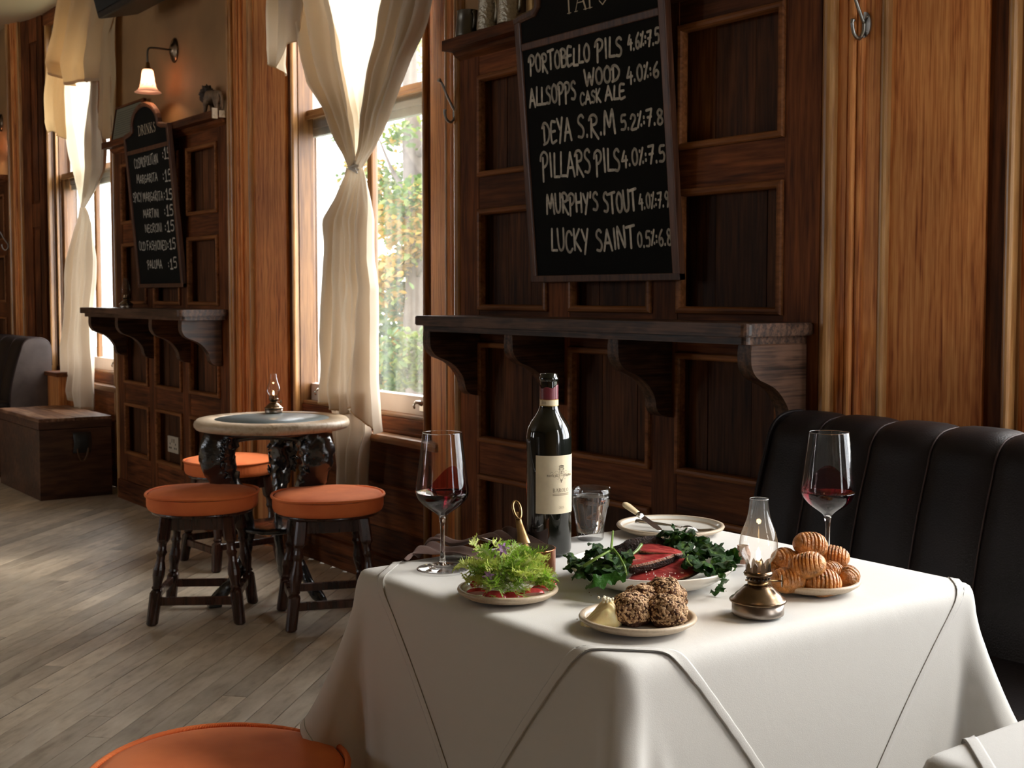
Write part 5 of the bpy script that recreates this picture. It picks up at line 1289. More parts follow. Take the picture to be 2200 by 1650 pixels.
# ---- draped cloth: small position-based simulation of a square cloth laid cornerwise over the table
def drape(half_side=0.705, n=101, steps=250, iters=7, seed=1, stiff=15.0):
    hx, hy = (TX1-TX0)/2+0.004, (TY1-TY0)/2+0.004
    g = np.linspace(-half_side, half_side, n); A, B = np.meshgrid(g, g)      # cloth coordinates along (1,-1)/√2 and (1,1)/√2
    r2 = math.sqrt(.5); fx = (A+B)*r2; fy = (B-A)*r2
    cx = np.clip(fx, -hx, hx); cy_ = np.clip(fy, -hy, hy); ox = fx-cx; oy = fy-cy_
    d = np.hypot(ox, oy); fixed = d < 1e-9
    phi = np.arctan2(np.abs(oy), np.abs(ox)+1e-12); corner = np.sin(2*phi)*((np.abs(ox) > 0) & (np.abs(oy) > 0))
    out = 0.10+0.62*corner**1.5
    dn = np.maximum(d, 1e-9)
    p = np.stack([cx+ox/dn*d*out, cy_+oy/dn*d*out, -d*np.sqrt(np.maximum(0, 1-out**2))], -1)
    rs = np.random.RandomState(seed); p[~fixed] += rs.normal(0, .0012, (int((~fixed).sum()), 3))
    v = np.zeros_like(p); w = np.where(fixed, 0.0, 1.0)[..., None]
    h = g[1]-g[0]; dt = 0.012
    def cons(pa, sa, sb, rest, k):
        a = pa[sa]; b = pa[sb]; wa = w[sa]; wb = w[sb]
        dv = b-a; L = np.sqrt((dv*dv).sum(-1, keepdims=True))+1e-9; ws = wa+wb; ws = np.where(ws == 0, 1, ws)
        c = (L-rest)/L*k/ws*dv
        pa[sa] = a+c*wa; pa[sb] = b-c*wb
    S = slice
    batches = []
    for par in (0, 1):
        m = (n-par)//2
        for ax in (0, 1):
            i0 = S(par, par+2*((n-par)//2), 2); i1 = S(par+1, par+1+2*((n-par)//2), 2)
            e0 = len(range(*i0.indices(n))); e1 = len(range(*i1.indices(n))); e = min(e0, e1)
            i0 = S(par, par+2*e, 2); i1 = S(par+1, par+1+2*e, 2)
            batches.append(((i0, S(None)), (i1, S(None)), h, 1.0) if ax == 0 else ((S(None), i0), (S(None), i1), h, 1.0))
        # shear
        i0 = S(par, par+2*((n-1-par+1)//2), 2)
        r0 = [i for i in range(par, n-1, 2)]; a0 = S(r0[0], r0[-1]+1, 2); a1 = S(r0[0]+1, r0[-1]+2, 2)
        batches.append(((a0, S(0, n-1)), (a1, S(1, n)), h*math.sqrt(2), .35)); batches.append(((a0, S(1, n)), (a1, S(0, n-1)), h*math.sqrt(2), .35))
    for par in range(4):
        r0 = [i for i in range(par, n-2) if (i-par) % 4 < 2 and (i//1) % 1 == 0]
    bend = []
    for off in (0, 1, 2, 3):
        rr = list(range(off, n-2, 4))
        if rr:
            a0 = S(rr[0], rr[-1]+1, 4); a1 = S(rr[0]+2, rr[-1]+3, 4)
            bend.append(((a0, S(None)), (a1, S(None)), 2*h, .30)); bend.append(((S(None), a0), (S(None), a1), 2*h, .30))
    for off in range(0, 8, 2):
        rr = list(range(off, n-4, 8))
        if rr:
            a0 = S(rr[0], rr[-1]+1, 8); a1 = S(rr[0]+4, rr[-1]+5, 8)
            bend.append(((a0, S(None)), (a1, S(None)), 4*h, .25)); bend.append(((S(None), a0), (S(None), a1), 4*h, .25))
    P0 = p.copy(); cw = np.clip(corner, 0, 1)[..., None]
    for s in range(steps):
        v[..., 2] -= 9.8*dt; v += (P0-p)*cw**2*stiff*dt; v *= 0.975 if s < steps*0.6 else 0.93
        v *= w; q = p+v*dt
        for it in range(iters):
            for c in batches: cons(q, *c)
            if it % 2 == 0:
                for c in bend: cons(q, *c)
            # keep outside of the table block
            ax_ = hx-np.abs(q[..., 0]); ay_ = hy-np.abs(q[..., 1]); ins = (ax_ > 0) & (ay_ > 0) & (q[..., 2] < -0.0005) & ~fixed
            ux = ins & (ax_ < ay_); uy = ins & ~(ax_ < ay_)
            q[..., 0] = np.where(ux, np.sign(q[..., 0])*hx, q[..., 0]); q[..., 1] = np.where(uy, np.sign(q[..., 1])*hy, q[..., 1])
            q[..., 2] = np.where(~fixed, np.minimum(q[..., 2], 0.0), q[..., 2])
            q[..., 2] = np.maximum(q[..., 2], -TT+0.006)
        v = (q-p)/dt; p = q
    return p, g
CP, CG = drape()
CP[..., 0] += TCX; CP[..., 1] += TCY; CP[..., 2] += TT+0.002
def cloth_mesh(pts):
    bm = BM(); sheet(bm, [[Vector(q) for q in row] for row in pts]); return bm
def soften(o, thick, lv=1):
    md = o.modifiers.new('t', 'SOLIDIFY'); md.thickness = thick; md.offset = 1
    md = o.modifiers.new('s', 'SUBSURF'); md.levels = lv; md.render_levels = lv
tbl = thing('dining_table', 'dining table hidden under white linen, laid for a meal', 'table', (TCX, TCY, 0))
bm = BM(); prism(bm, rounded_rect_poly(TX0+.006, TX1-.006, TY0+.006, TY1-.006, .03), 'z', TT-.030, TT-.001); obj('table_top', bm, M['dark_x'], tbl)
bm = BM(); lathe(bm, [(.17, 0), (.17, .012), (.06, .03), (.03, .05), (.028, .62), (.06, .66), (.06, TT-.03)], 28, TCX, TCY); obj('pedestal', bm, M['iron'], tbl)
def normals_of(P):
    du = np.gradient(P, axis=1); dv = np.gradient(P, axis=0); N = np.cross(du, dv); N /= np.linalg.norm(N, axis=-1, keepdims=True)+1e-12
    c = N[len(N)//2, len(N)//2]
    return N if c[2] > 0 else -N
CN = normals_of(CP)
bm = cloth_mesh(CP); o = obj('tablecloth', bm, M['linen_white'], None, normals=False); tag(o, 'large white tablecloth hanging in folds, the lower of two on the dining table', 'tablecloth', 'white linen on the laid table')
base_cloth = o
def over(i0, i1, j0, j1, off, nm, mat, par=None, sub=1):
    P = CP[i0:i1, j0:j1]+CN[i0:i1, j0:j1]*off
    bm = cloth_mesh(P); return obj(nm, bm, M[mat], par, normals=False, world=par is None or True)
h_ = CG[1]-CG[0]; mid = len(CG)//2
ia, ib = mid-int(round(.424/h_)), mid+int(round(.418/h_)); ja, jb = mid-int(round(.43/h_)), mid+int(round(.455/h_))
# rows run along B (1,1), columns along A (1,-1)
ov = over(ja, jb+1, ia, ib+1, 0.0020, 'top_cloth', 'linen_white'); tag(ov, 'smaller white overlay cloth laid cornerwise on the larger tablecloth', 'tablecloth', 'white linen on the laid table')
for nm, sl in (('hem', (ja, ja+2, ia, ib+1)), ('hem', (jb-1, jb+1, ia, ib+1)), ('hem', (ja, jb+1, ia, ia+2)), ('hem', (ja, jb+1, ib-1, ib+1))):
    hm = over(*sl, 0.0036, nm, 'linen_hem', ov); soften(hm, .0008)
for o in (base_cloth, ov): soften(o, .0010)
for s_, e_ in (((0, 2), None), ((-2, None), None)):
    P = CP[s_[0]:s_[1]]+CN[s_[0]:s_[1]]*.0012; bm = cloth_mesh(P); soften(obj('hem', bm, M['linen_hem'], base_cloth, normals=False), .0006)
    P = CP[:, s_[0]:s_[1]]+CN[:, s_[0]:s_[1]]*.0012; bm = cloth_mesh(P); soften(obj('hem', bm, M['linen_hem'], base_cloth, normals=False), .0006)
# ---- neighbouring table with the same linen
q2 = atz(1967, 1622, .72); DX = q2.x-TX0; DY = q2.y-TY0
t2 = copy_tree(tbl, loc=(TCX+DX, TCY+DY, 0), label='neighbouring table, its white-covered corner just in frame at lower right')
b2 = copy_tree(base_cloth, loc=(DX, DY, 0), label='white tablecloth on the neighbouring table at the lower right corner')
o2 = copy_tree(ov, loc=(DX, DY, 0), label='white overlay cloth on the neighbouring table, its edge at the right border')

# ================================================================ THINGS ON THE TABLE
TZ = CT+0.0035                   # inside the overlay
def spin(nm, prof, mat, c, par, seg=64, cap=(True, True), sq=None, lab=None):
    b = BM(); lathe(b, [(r, c[2]+z) for r, z in prof], seg, c[0], c[1], cap0=cap[0], cap1=cap[1], sq=sq); return obj(nm, b, M[mat] if isinstance(mat, str) else mat, par, label=lab)
# ---- wine bottle
B0 = atz(1179, 1187, TZ); B0.z = TZ
bt = thing('wine_bottle', 'open dark bottle of red wine with cream BAROLO label', 'bottle', B0)
BR = 0.0372
bp = [(.001, .004), (.020, .002), (.034, .001), (BR-.001, .004), (BR, .010), (BR, .190), (BR-.0006, .1985), (BR-.003, .208), (BR-.008, .218), (BR-.0145, .227), (.0185, .234), (.0158, .241), (.0149, .248), (.0146, .258), (.0142, .284), (.0142, .2845), (.0154, .2855), (.0157, .288), (.0154, .2915), (.0143, .2925), (.0143, .2965), (.0125, .2972), (.0098, .2970), (.0096, .285), (.0095, .27)]
spin('glass_body', bp, 'bottle', B0, bt, 72, (True, False))
to_cam = math.atan2(-B0.y, -B0.x)                  # bearing from bottle to camera
def bang(sd): return to_cam+sd                      # angle increasing = towards picture right
lab_c = math.radians(33)                            # middle of the label as seen from the camera
def on_bottle(s, z, r): a = bang(lab_c)+s/BR; return Vector((B0.x+r*math.cos(a), B0.y+r*math.sin(a), B0.z+z))
LZ0, LZ1, LW = .0705, .1655, .0440
b = BM(); sheet(b, [[on_bottle(-LW+2*LW*i/40, z, BR+.0004) for i in range(41)] for z in (LZ0, (LZ0+LZ1)/2, LZ1)]); o = obj('label', b, M['label'], bt, normals=False)
def surf_b(bm, pts, w, r=BR+.0007, zb=0.0):
    for a, c in zip(pts[:-1], pts[1:]):
        dx, dy = c[0]-a[0], c[1]-a[1]; L = math.hypot(dx, dy)
        if L < 1e-9: continue
        px, py = -dy/L*w/2, dx/L*w/2; ex, ey = dx/L*w*.3, dy/L*w*.3
        bm.faces.new([bm.verts.new(on_bottle(q[0], q[1]+zb, r)) for q in ((a[0]+px-ex, a[1]+py-ey), (a[0]-px-ex, a[1]-py-ey), (c[0]-px+ex, c[1]-py+ey), (c[0]+px+ex, c[1]+py+ey))])
def lab_text(txt, s0, s1, z, h, mat='ink', wf=.11):
    b = BM(); serif(b, txt, s0, s1, h, None, surf=lambda bm, pts, w: surf_b(bm, pts, w, zb=z), wf=wf); return obj('printed_text', b, M[mat], o, normals=False)
lab_text('ROCCHE', -.0245, -.0052, .1315, .0032, wf=.15); lab_text('COS', -.0042, .0040, .1318, .0030, 'ink_soft', wf=.13); lab_text('TAMAGNA', .0052, .0255, .1315, .0032, wf=.15)
lab_text('BAROLO', -.0150, .0150, .1060, .0060, wf=.10)
b = BM()
for k, z in enumerate((.1032, .1010)):
    s = -.015
    while s < .015: surf_b(b, [(s, z), (s+.0007, z)], .0011); s += .00125
obj('printed_text', b, M['ink_soft'], o, normals=False)
lab_text('2020', -.0045, .0050, .0790, .0036, 'ink_soft')
b = BM()
def loopc(pts, w): surf_b(b, pts, w)
sh = [(-.0042, .1425), (-.0042, .1330), (-.0030, .1285), (0, .1255), (.0030, .1285), (.0042, .1330), (.0042, .1425), (-.0042, .1425)]
loopc(sh, .0005); loopc([(-.0042, .1390), (.0042, .1390)], .0004); loopc([(-.0016, .142), (-.0006, .139), (-.0016, .136)], .0006); loopc([(.0016, .142), (.0006, .139), (.0016, .136)], .0006); loopc([(-.0016, .1365), (.0016, .1365)], .0008)
loopc([(-.0050, .1437), (.0050, .1437)], .0009)
loopc([(-.0036, .1447), (-.0046, .1485), (-.002, .1495), (0, .1500), (.002, .1495), (.0046, .1485), (.0036, .1447)], .0005)
for q in (-.003, -.0015, 0, .0015, .003): loopc([(q*.8, .1447), (q, .1487)], .0005); loopc([(q, .1487), (q, .1494)], .001)
for sgn in (-1, 1):
    for cx_, cz_, r_, a0, a1 in ((.0085, .1375, .0036, 0, 5.2), (.0125, .1340, .0042, 2, 6.8), (.0070, .1290, .0028, 1, 6), (.0165, .1365, .0026, 0, 5)):
        loopc([(sgn*(cx_+r_*(1-.4*i/14)*math.cos(a0+(a1-a0)*i/14)), cz_+r_*(1-.4*i/14)*math.sin(a0+(a1-a0)*i/14)) for i in range(15)], .00028)
loopc([(-.0022, .1262), (-.001, .124), (.001, .124), (.0022, .1262)], .0006); loopc([(0, .1255), (0, .1215)], .0010)
obj('printed_crest', b, M['ink'], o, normals=False)
# capsule, torn at the top, and the paper strip
b = BM(); rows = []
for z in [.2555+.0014*k for k in range(17)]: rows.append([(z, a) for a in range(48)])
g = []
for k in range(13):
    row = []
    for a in range(49):
        th = 2*PI*a/48; top_ = .2785+.0045*math.cos(th+PI+.3-bang(0.0))*1.0 + .0014*math.sin(5*th)
        z = .2540+(top_-.2540)*k/12; row.append(Vector((B0.x+.0152*math.cos(th), B0.y+.0152*math.sin(th), B0.z+z)))
    g.append(row)
sheet(b, g); cap_ = obj('foil_capsule', b, M['foil'], bt, normals=False); md = cap_.modifiers.new('t', 'SOLIDIFY'); md.thickness = .0003
tp = [Vector((B0.x+.0153*math.cos(bang(.95)), B0.y+.0153*math.sin(bang(.95)), B0.z+.280)), Vector((B0.x+.0165*math.cos(bang(1.1)), B0.y+.0165*math.sin(bang(1.1)), B0.z+.284)), Vector((B0.x+.0162*math.cos(bang(.8)), B0.y+.0162*math.sin(bang(.8)), B0.z+.276))]
b = BM(); b.faces.new([b.verts.new(q) for q in tp]); ob_ = obj('foil_tag', b, M['foil'], cap_, normals=False)
b = BM(); sheet(b, [[Vector((B0.x+.0154*math.cos(2*PI*i/40), B0.y+.0154*math.sin(2*PI*i/40), B0.z+z)) for i in range(41)] for z in (.2375+.0065, .2545)]); st_ = obj('neck_strip', b, M['label'], bt, normals=False)
for z in (.2440, .2538):
    b = BM(); sheet(b, [[Vector((B0.x+.0156*math.cos(2*PI*i/40), B0.y+.0156*math.sin(2*PI*i/40), B0.z+q)) for i in range(41)] for q in (z, z+.0010)]); obj('gold_line', b, M['gold'], st_, normals=False)
b = BM()
for k, z in enumerate((.2508, .2492, .2478)):
    for i in range(7):
        a = bang(-.9)+.085*i+(.02*k); sheet(b, [[Vector((B0.x+.0157*math.cos(a+q), B0.y+.0157*math.sin(a+q), B0.z+zz)) for q in (0, .055)] for zz in (z, z+.0008)])
obj('printed_text', b, M['ink_soft'], st_, normals=False)

# ---- wine glasses
def wine_glass(c, label, fill=.0965, refr_turn=0.0):
    t = thing('wine_glass', label, 'wine glass', c, 'tall red wine glasses')
    outp = [(.0035, .0770), (.0052, .0815), (.0105, .0870), (.0200, .0935), (.0300, .1010), (.0375, .1095), (.0408, .1165), (.0416, .1225), (.0410, .1300), (.0385, .1480), (.0355, .1720), (.0325, .1960), (.0304, .2130)]
    outp = [(p.x, p.y) for p in catmull([(a, z, 0) for a, z in outp], 3)]
    b = BM(); lathe(b, [(r, c[2]+z) for r, z in outp], 72, c[0], c[1], cap0=True, cap1=False); obj('bowl', b, M['glass_thin'], t)
    b = BM(); tube(b, [(c[0]+.0304*math.cos(2*PI*i/64), c[1]+.0304*math.sin(2*PI*i/64), c[2]+.2130) for i in range(65)], .00055, 6, cap=False); obj('rim', b, M['glass'], t)
    sp = [(.0002, .0), (.0375, .0), (.0392, .0009), (.0390, .0017), (.0300, .0026), (.0160, .0044), (.0080, .0078), (.0050, .0130), (.0040, .0230), (.0036, .0420), (.0036, .0620), (.0044, .0740), (.0058, .0800), (.0030, .0830), (.0002, .0835)]
    sp = [(max(p.x, .0002), max(p.y, 0)) for p in catmull([(a, z, 0) for a, z in sp], 3)]
    spin('stem', [q for q in sp if q[1] > .0060], 'glass', c, t, 40)
    spin('foot', [q for q in sp if q[1] <= .0062], 'glass_thin', c, t, 56, (False, False))
    wp = [(r-.0010, z) for r, z in outp if z < c[2]*0+.0810+.0 or True]
    wl_ = []
    for r, z in outp:
        if .0835 < z < fill+.0235: wl_.append((r-.0009, z))
    top_r = wl_[-1][0]; zt = wl_[-1][1]
    prof = [(.0005, .0845)]+wl_+[(top_r-.0012, zt+.0002), (.0005, zt)]
    spin('red_wine', prof, 'wine', c, t, 56, lab='dark red wine')
    # red dome above the wine: its refraction, put in as a tinted sheet
    base_a = math.atan2(c[1], c[0]); g = []
    for k in range(9):
        row = []
        for i in range(25):
            q = -1+2*i/24; zt_ = zt-c[2]*0+.036*(math.cos(q*PI/2)**1.4); z = zt+(zt_-zt)*k/8
            rr = interp([(zz, r_) for r_, zz in outp], z)[0]-.0006; an = base_a+refr_turn+q*1.15
            row.append(Vector((c[0]+rr*math.cos(an), c[1]+rr*math.sin(an), c[2]+z)))
        g.append(row)
    b = BM(); sheet(b, g); obj('wine_refraction', b, M['wine_refraction'], t, normals=False, label='red tinted sheet standing in for refraction above the wine')
    return t
g1 = atz(951, 1222, TZ); g2 = atz(1777, 1221, TZ)
wine_glass((g1.x, g1.y, TZ), 'red wine glass standing beside the salad and brown napkin', fill=.0975, refr_turn=-.5)
wine_glass((g2.x, g2.y, TZ), 'red wine glass behind the heap of potatoes', fill=.0975)

# ---- water tumbler, fluted
w0 = atz(1268, 1158, CT+.001); w0.z = CT+.001
t = thing('tumbler', 'faceted glass tumbler of water beside the wine bottle', 'glass', w0)
def flute(a, z): 
    zz = z-w0.z; k = .0 if zz < .006 else (1.0 if zz < .052 else max(0, 1-(zz-.052)/.008))
    return 1-.045*k*abs(math.cos(4.5*a))**.7
TK = 1.12
op = [(.0200, .0), (.0212, .003), (.0222, .012), (.0250, .034), (.0278, .052), (.0290, .057), (.0296, .060), (.0312, .074), (.0324, .0865)]
inn = [(.0310, .0868), (.0296, .074), (.0276, .060), (.0266, .054), (.0232, .034), (.0205, .012), (.001, .0105)]
op = [(r*TK, z*1.05) for r, z in op]; inn = [(r*TK, z*1.05) for r, z in inn]; wi_ = lambda L_: [(r*TK, z*1.05) for r, z in L_]
spin('glass_body', op+inn, 'tumbler_glass', w0, t, 72, (True, True), sq=lambda a, z: flute(a, z))
wi = [(.0005, .0115), (.0200, .0122), (.0228, .034), (.0262, .054), (.0273, .060), (.0291, .0735), (.0286, .0739), (.0005, .0736)]
spin('water', wi_(wi), 'water', w0, t, 56)

# ---- plates
def plate(c, R, label, rim='stoneware', inner='glaze', hgt=.014, group='stoneware plates', th=.0055, deep=.006, nm='plate'):
    t = thing(nm, label, 'plate', c, group)
    spin('body', [(R*.62, 0), (R*.66, .0005), (R*.86, .004), (R*.985, hgt-.004), (R, hgt-.0015), (R-.0012, hgt+.0008), (R-.005, hgt+.0012), (R-.0072, hgt-.0003), (R*.86, .0058), (.001, .0052)], rim, c, t, 96)
    spin('glazed_well', [(R-.0075, hgt-.0002), (R*.87, .0068), (R*.78, .0062), (.001, .0060)], inner, c, t, 96, (False, True))
    return t
def pplace(px_, py_, z=TZ): q = atz(px_, py_, z); return Vector((q.x, q.y, z))
SP = pplace(1091, 1283); plate(SP, .0715, 'small stoneware plate under the frisee salad'); 
BPp = pplace(1370, 1345); plate(BPp, .0760, 'small stoneware plate holding the bread and butter')
PPl = pplace(1742, 1264); plate(PPl, .0700, 'cream stoneware plate under the heap of potatoes')
BKp = pplace(1440, 1143, CT+.002); plate(BKp, .0970, 'grey-glazed empty dinner plate with knife and fork, at the back', th=.006)
MPp = pplace(1397, 1252)
mp_ = thing('serving_dish', 'large cream-white serving dish of sliced beef and dark greens', 'dish', MPp)
RM = .1235
spin('body', [(RM*.58, 0), (RM*.60, .0015), (RM*.78, .008), (RM*.93, .020), (RM*.995, .0285), (RM, .0300), (RM-.0016, .0312), (RM-.0042, .0302), (RM*.90, .0195), (RM*.70, .0085), (RM*.5, .0065), (.001, .0062)], 'porcelain', MPp, mp_, 112)

# ---- copper saucepan
PN = pplace(1142, 1230)
t = thing('saucepan', 'small copper saucepan with brass handle behind the salad', 'saucepan', PN)
PR_ = .0368
spin('body', [(PR_-.004, 0), (PR_-.001, .001), (PR_, .004), (PR_, .0375), (PR_+.0006, .0385), (PR_-.0012, .0388)], 'copper', PN, t, 64, (True, False))
spin('lining', [(PR_-.0012, .0388), (PR_-.0014, .006), (.001, .0052)], 'tinned', PN, t, 64, (False, True), lab='grey worn tin lining')
ha = math.atan2(.322, -.947)      # handle bearing (towards the window side, up in the picture)
hb = Vector((PN.x+PR_*math.cos(ha), PN.y+PR_*math.sin(ha), PN.z+.030))
tipd = atz(1109, 1095, TZ)
def along(d, z): return Vector((hb.x+math.cos(ha)*d, hb.y+math.sin(ha)*d, PN.z+z))
hp = catmull([along(0, .020), along(.001, .036), along(.012, .052), along(.026, .066), along(.036, .080), along(.042, .088)], 6)
b = BM(); n_ = len(hp); wd = [interp([(0, .0145), (6, .012), (12, .0078), (20, .0052), (26, .0065), (31, .0085)], i)[0] for i in range(n_)]
tube(b, hp[:-5], [q*.28 for q in wd[:-5]], 12, flat=3.5, upv=(-math.sin(ha), math.cos(ha), 0)); obj('handle', b, M['brass'], t)
lc = hp[-1]+Vector((0, 0, .004)); dirv = (hp[-1]-hp[-6]).normalized(); sv = Vector((-math.sin(ha), math.cos(ha), 0))
ring = [lc-dirv*.006+dirv*.0125*math.sin(q)*(1 if math.sin(q) > 0 else 1.5)+sv*.0062*math.cos(q) for q in [2*PI*i/28 for i in range(29)]]
b = BM(); tube(b, ring, .0022, 8, cap=False); obj('hanging_loop', b, M['brass'], t)
for dz in (.014, .026):
    b = BM(); q = Vector((PN.x+(PR_-.001)*math.cos(ha), PN.y+(PR_-.001)*math.sin(ha), PN.z+dz)); bmesh.ops.create_icosphere(b, subdivisions=2, radius=.0024, matrix=Matrix.Translation(q)); obj('rivet', b, M['copper'], t)
# spoon standing in the pan, handle out to the left
sp0, sp1 = aty(1035, 1157, PN.y+.02), Vector((PN.x-.010, PN.y-.004, PN.z+.030))
t = thing('spoon', 'slim steel spoon resting in the copper saucepan, handle pointing at the wine glass', 'spoon', sp1)
b = BM(); pts = [sp0.lerp(sp1, k/8) for k in range(9)]; tube(b, pts, [.0030, .0028, .0024, .0022, .0021, .0021, .0021, .0022, .003], 8, flat=.7); obj('handle', b, M['silver'], t)
b = BM(); bmesh.ops.create_icosphere(b, subdivisions=3, radius=1.0)
for v in b.verts: v.co = Vector((v.co.x*.011, v.co.y*.008, v.co.z*.003))+sp1+Vector((.010, .003, -.004))
obj('bowl', b, M['silver'], t)

# ---- napkin
def fold_strip(par, path, width_dir, w, zs, nm, nu=16, amp=.004, ph=0.0):
    b = BM(); grid = []
    pts = catmull(path, 6)
    for i, p in enumerate(pts):
        row = []
        for k in range(nu+1):
            u = k/nu-.5; q = p+width_dir*(u*w)
            q = Vector((q.x, q.y, q.z*1.0 - 0*u)); q.z += amp*math.sin(u*9+i*.35+ph)+.004*noise.noise(q*40)
            q.z = max(q.z, TZ-.0005); row.append(q)
        grid.append(row)
    sheet(b, grid); o = obj(nm, b, M['napkin'], par, normals=False); md = o.modifiers.new('t', 'SOLIDIFY'); md.thickness = .0018; md.offset = 1; md = o.modifiers.new('s', 'SUBSURF'); md.levels = md.render_levels = 1
    return o
nc = pplace(1010, 1196)
nk = thing('napkin', 'crumpled brown linen napkin between the wine glass and the saucepan', 'napkin', nc)
def pn(x, y, dz): q = atz(x, y, TZ); return Vector((q.x, q.y, TZ+dz))
wdv = Vector((-.45, .89, 0))
fold_strip(nk, [pn(884, 1203, .004), pn(905, 1198, .018), pn(950, 1197, .010), pn(1000, 1200, .014), pn(1050, 1203, .006), pn(1095, 1208, .003)], wdv, .05, 0, 'lower_fold', ph=.5)
fold_strip(nk, [pn(912, 1188, .010), pn(935, 1187, .024), pn(985, 1186, .016), pn(1040, 1185, .026), pn(1072, 1188, .030), pn(1110, 1192, .012)], wdv, .035, 0, 'upper_fold', ph=2.0)
# the tall turned-up flap behind the saucepan
b = BM(); grid = []
for i in range(15):
    u = i/14; row = []
    for k in range(9):
        v_ = k/8; x = 1078+u*(1175-1078); ytop = 1128+38*abs(u-.15)**1.2*1.3; y = 1196-(1196-ytop)*v_
        q = aty(x, y, PN.y+.068+.012*math.sin(u*5)+.012*(1-v_)); q.z = max(q.z, TZ); row.append(q)
    grid.append(row)
sheet(b, grid); o = obj('standing_flap', b, M['napkin'], nk, normals=False); md = o.modifiers.new('t', 'SOLIDIFY'); md.thickness = .0018; md = o.modifiers.new('s', 'SUBSURF'); md.levels = md.render_levels = 1

# ---- knife and fork on the back plate
kt = aty(1421, 1143, BKp.y-.035); kt.z = BKp.z+.0075+.0012; 
kb = atz(1378, 1109, BKp.z+.030); ke = atz(1341, 1082, BKp.z+.047)
kt = atz(1421, 1141, BKp.z+.0085)
t = thing('table_knife', 'table knife with ivory handle propped on the rim of the back plate', 'knife', kt)
def blade_dir(a, b_): return (b_-a).normalized()
dk = blade_dir(kt, kb); sk_ = dk.cross(Vector((0, 0, 1))).normalized(); up_ = sk_.cross(dk).normalized()
b = BM(); L_ = (kb-kt).length; prof = [(0, .001), (.004, .006), (.012, .0085), (L_*.6, .0085), (L_, .0078)]
A = []; 
for s, w in prof: A.append((kt+dk*s+sk_*w+up_*.0008, kt+dk*s-sk_*w+up_*.0002, kt+dk*s-sk_*w-up_*.0002, kt+dk*s+sk_*w-up_*.0008))
g = [[b.verts.new(q) for q in r_] for r_ in A]
for r0, r1 in zip(g[:-1], g[1:]):
    for k in range(4): b.faces.new((r0[k], r0[(k+1) % 4], r1[(k+1) % 4], r1[k]))
b.faces.new(g[0]); b.faces.new(list(reversed(g[-1]))); obj('blade', b, M['silver'], t)
b = BM(); tube(b, [kb-dk*.001, kb+dk*.002, kb+dk*.005, kb+dk*.008], [.0065, .0085, .0075, .0065], 16, flat=.62, upv=up_); obj('bolster', b, M['silver'], t)
b = BM(); h0 = kb+dk*.008; n_ = 10; tube(b, [h0.lerp(ke, k/n_) for k in range(n_+1)], [.0062, .0066, .007, .0073, .0076, .0079, .0082, .0084, .0084, .0078, .005], 16, flat=.62, upv=up_); obj('handle', b, M['ivory'], t, label='ivory-coloured handle')
f0 = atz(1366, 1119, BKp.z+.0145); f1 = atz(1440, 1129, BKp.z+.014); f2 = atz(1466, 1133, BKp.z+.018); f3 = atz(1500, 1140, BKp.z+.0085); f4 = atz(1537, 1139, BKp.z+.013)
t = thing('fork', 'silver fork lying tines down across the back plate', 'fork', f1)
b = BM(); pp = catmull([f0, f1, f2], 8); tube(b, pp, [.0050-.0028*min(1, i/9) for i in range(len(pp))], 10, flat=.45); obj('handle', b, M['silver'], t)
hd = catmull([f2, f2.lerp(f3, .5)+Vector((0, 0, .003)), f3, f4], 5); dirf = (f4-f2).normalized(); sf = Vector((-dirf.y, dirf.x, 0))
b = BM(); g = []
for i in range(8):
    w = interp([(0, .002), (2, .007), (5, .0105), (7, .0108)], i)[0]; g.append([hd[i]+sf*w*k for k in (-1, -.4, .4, 1)])
sheet(b, g); o = obj('head', b, M['silver'], t, normals=False); md = o.modifiers.new('t', 'SOLIDIFY'); md.thickness = .0014
for k in range(4):
    b = BM(); off = -.0095+.0063*k; tube(b, [q+sf*off for q in hd[7:]], [.0016]*(len(hd)-8)+[.0007], 6); obj('tine', b, M['silver'], t)

# ---- the main oil lamp
lp = pplace(1628, 1319); oil_lamp(lp, rz-.12, 'lit oil lamp on the white tablecloth, in front of the potatoes', True, 'glass_smoky', 1.02)

# ---- small pot half hidden by the lamp chimney
sp_ = atz(1596, 1211, CT+.0035); pt = thing('salt_pot', 'small pinkish-brown stoneware pot half hidden behind the lamp chimney', 'pot', sp_)
spin('body', [(.006, 0), (.0095, .002), (.0118, .009), (.0122, .016), (.0108, .022), (.0088, .026), (.0094, .029), (.0084, .0295), (.0076, .026), (.001, .020)], plain('pinkish clay', (.34, .19, .13), .5, bump=.5, bscale=160, var=.3, vscale=120), sp_, pt, 32)
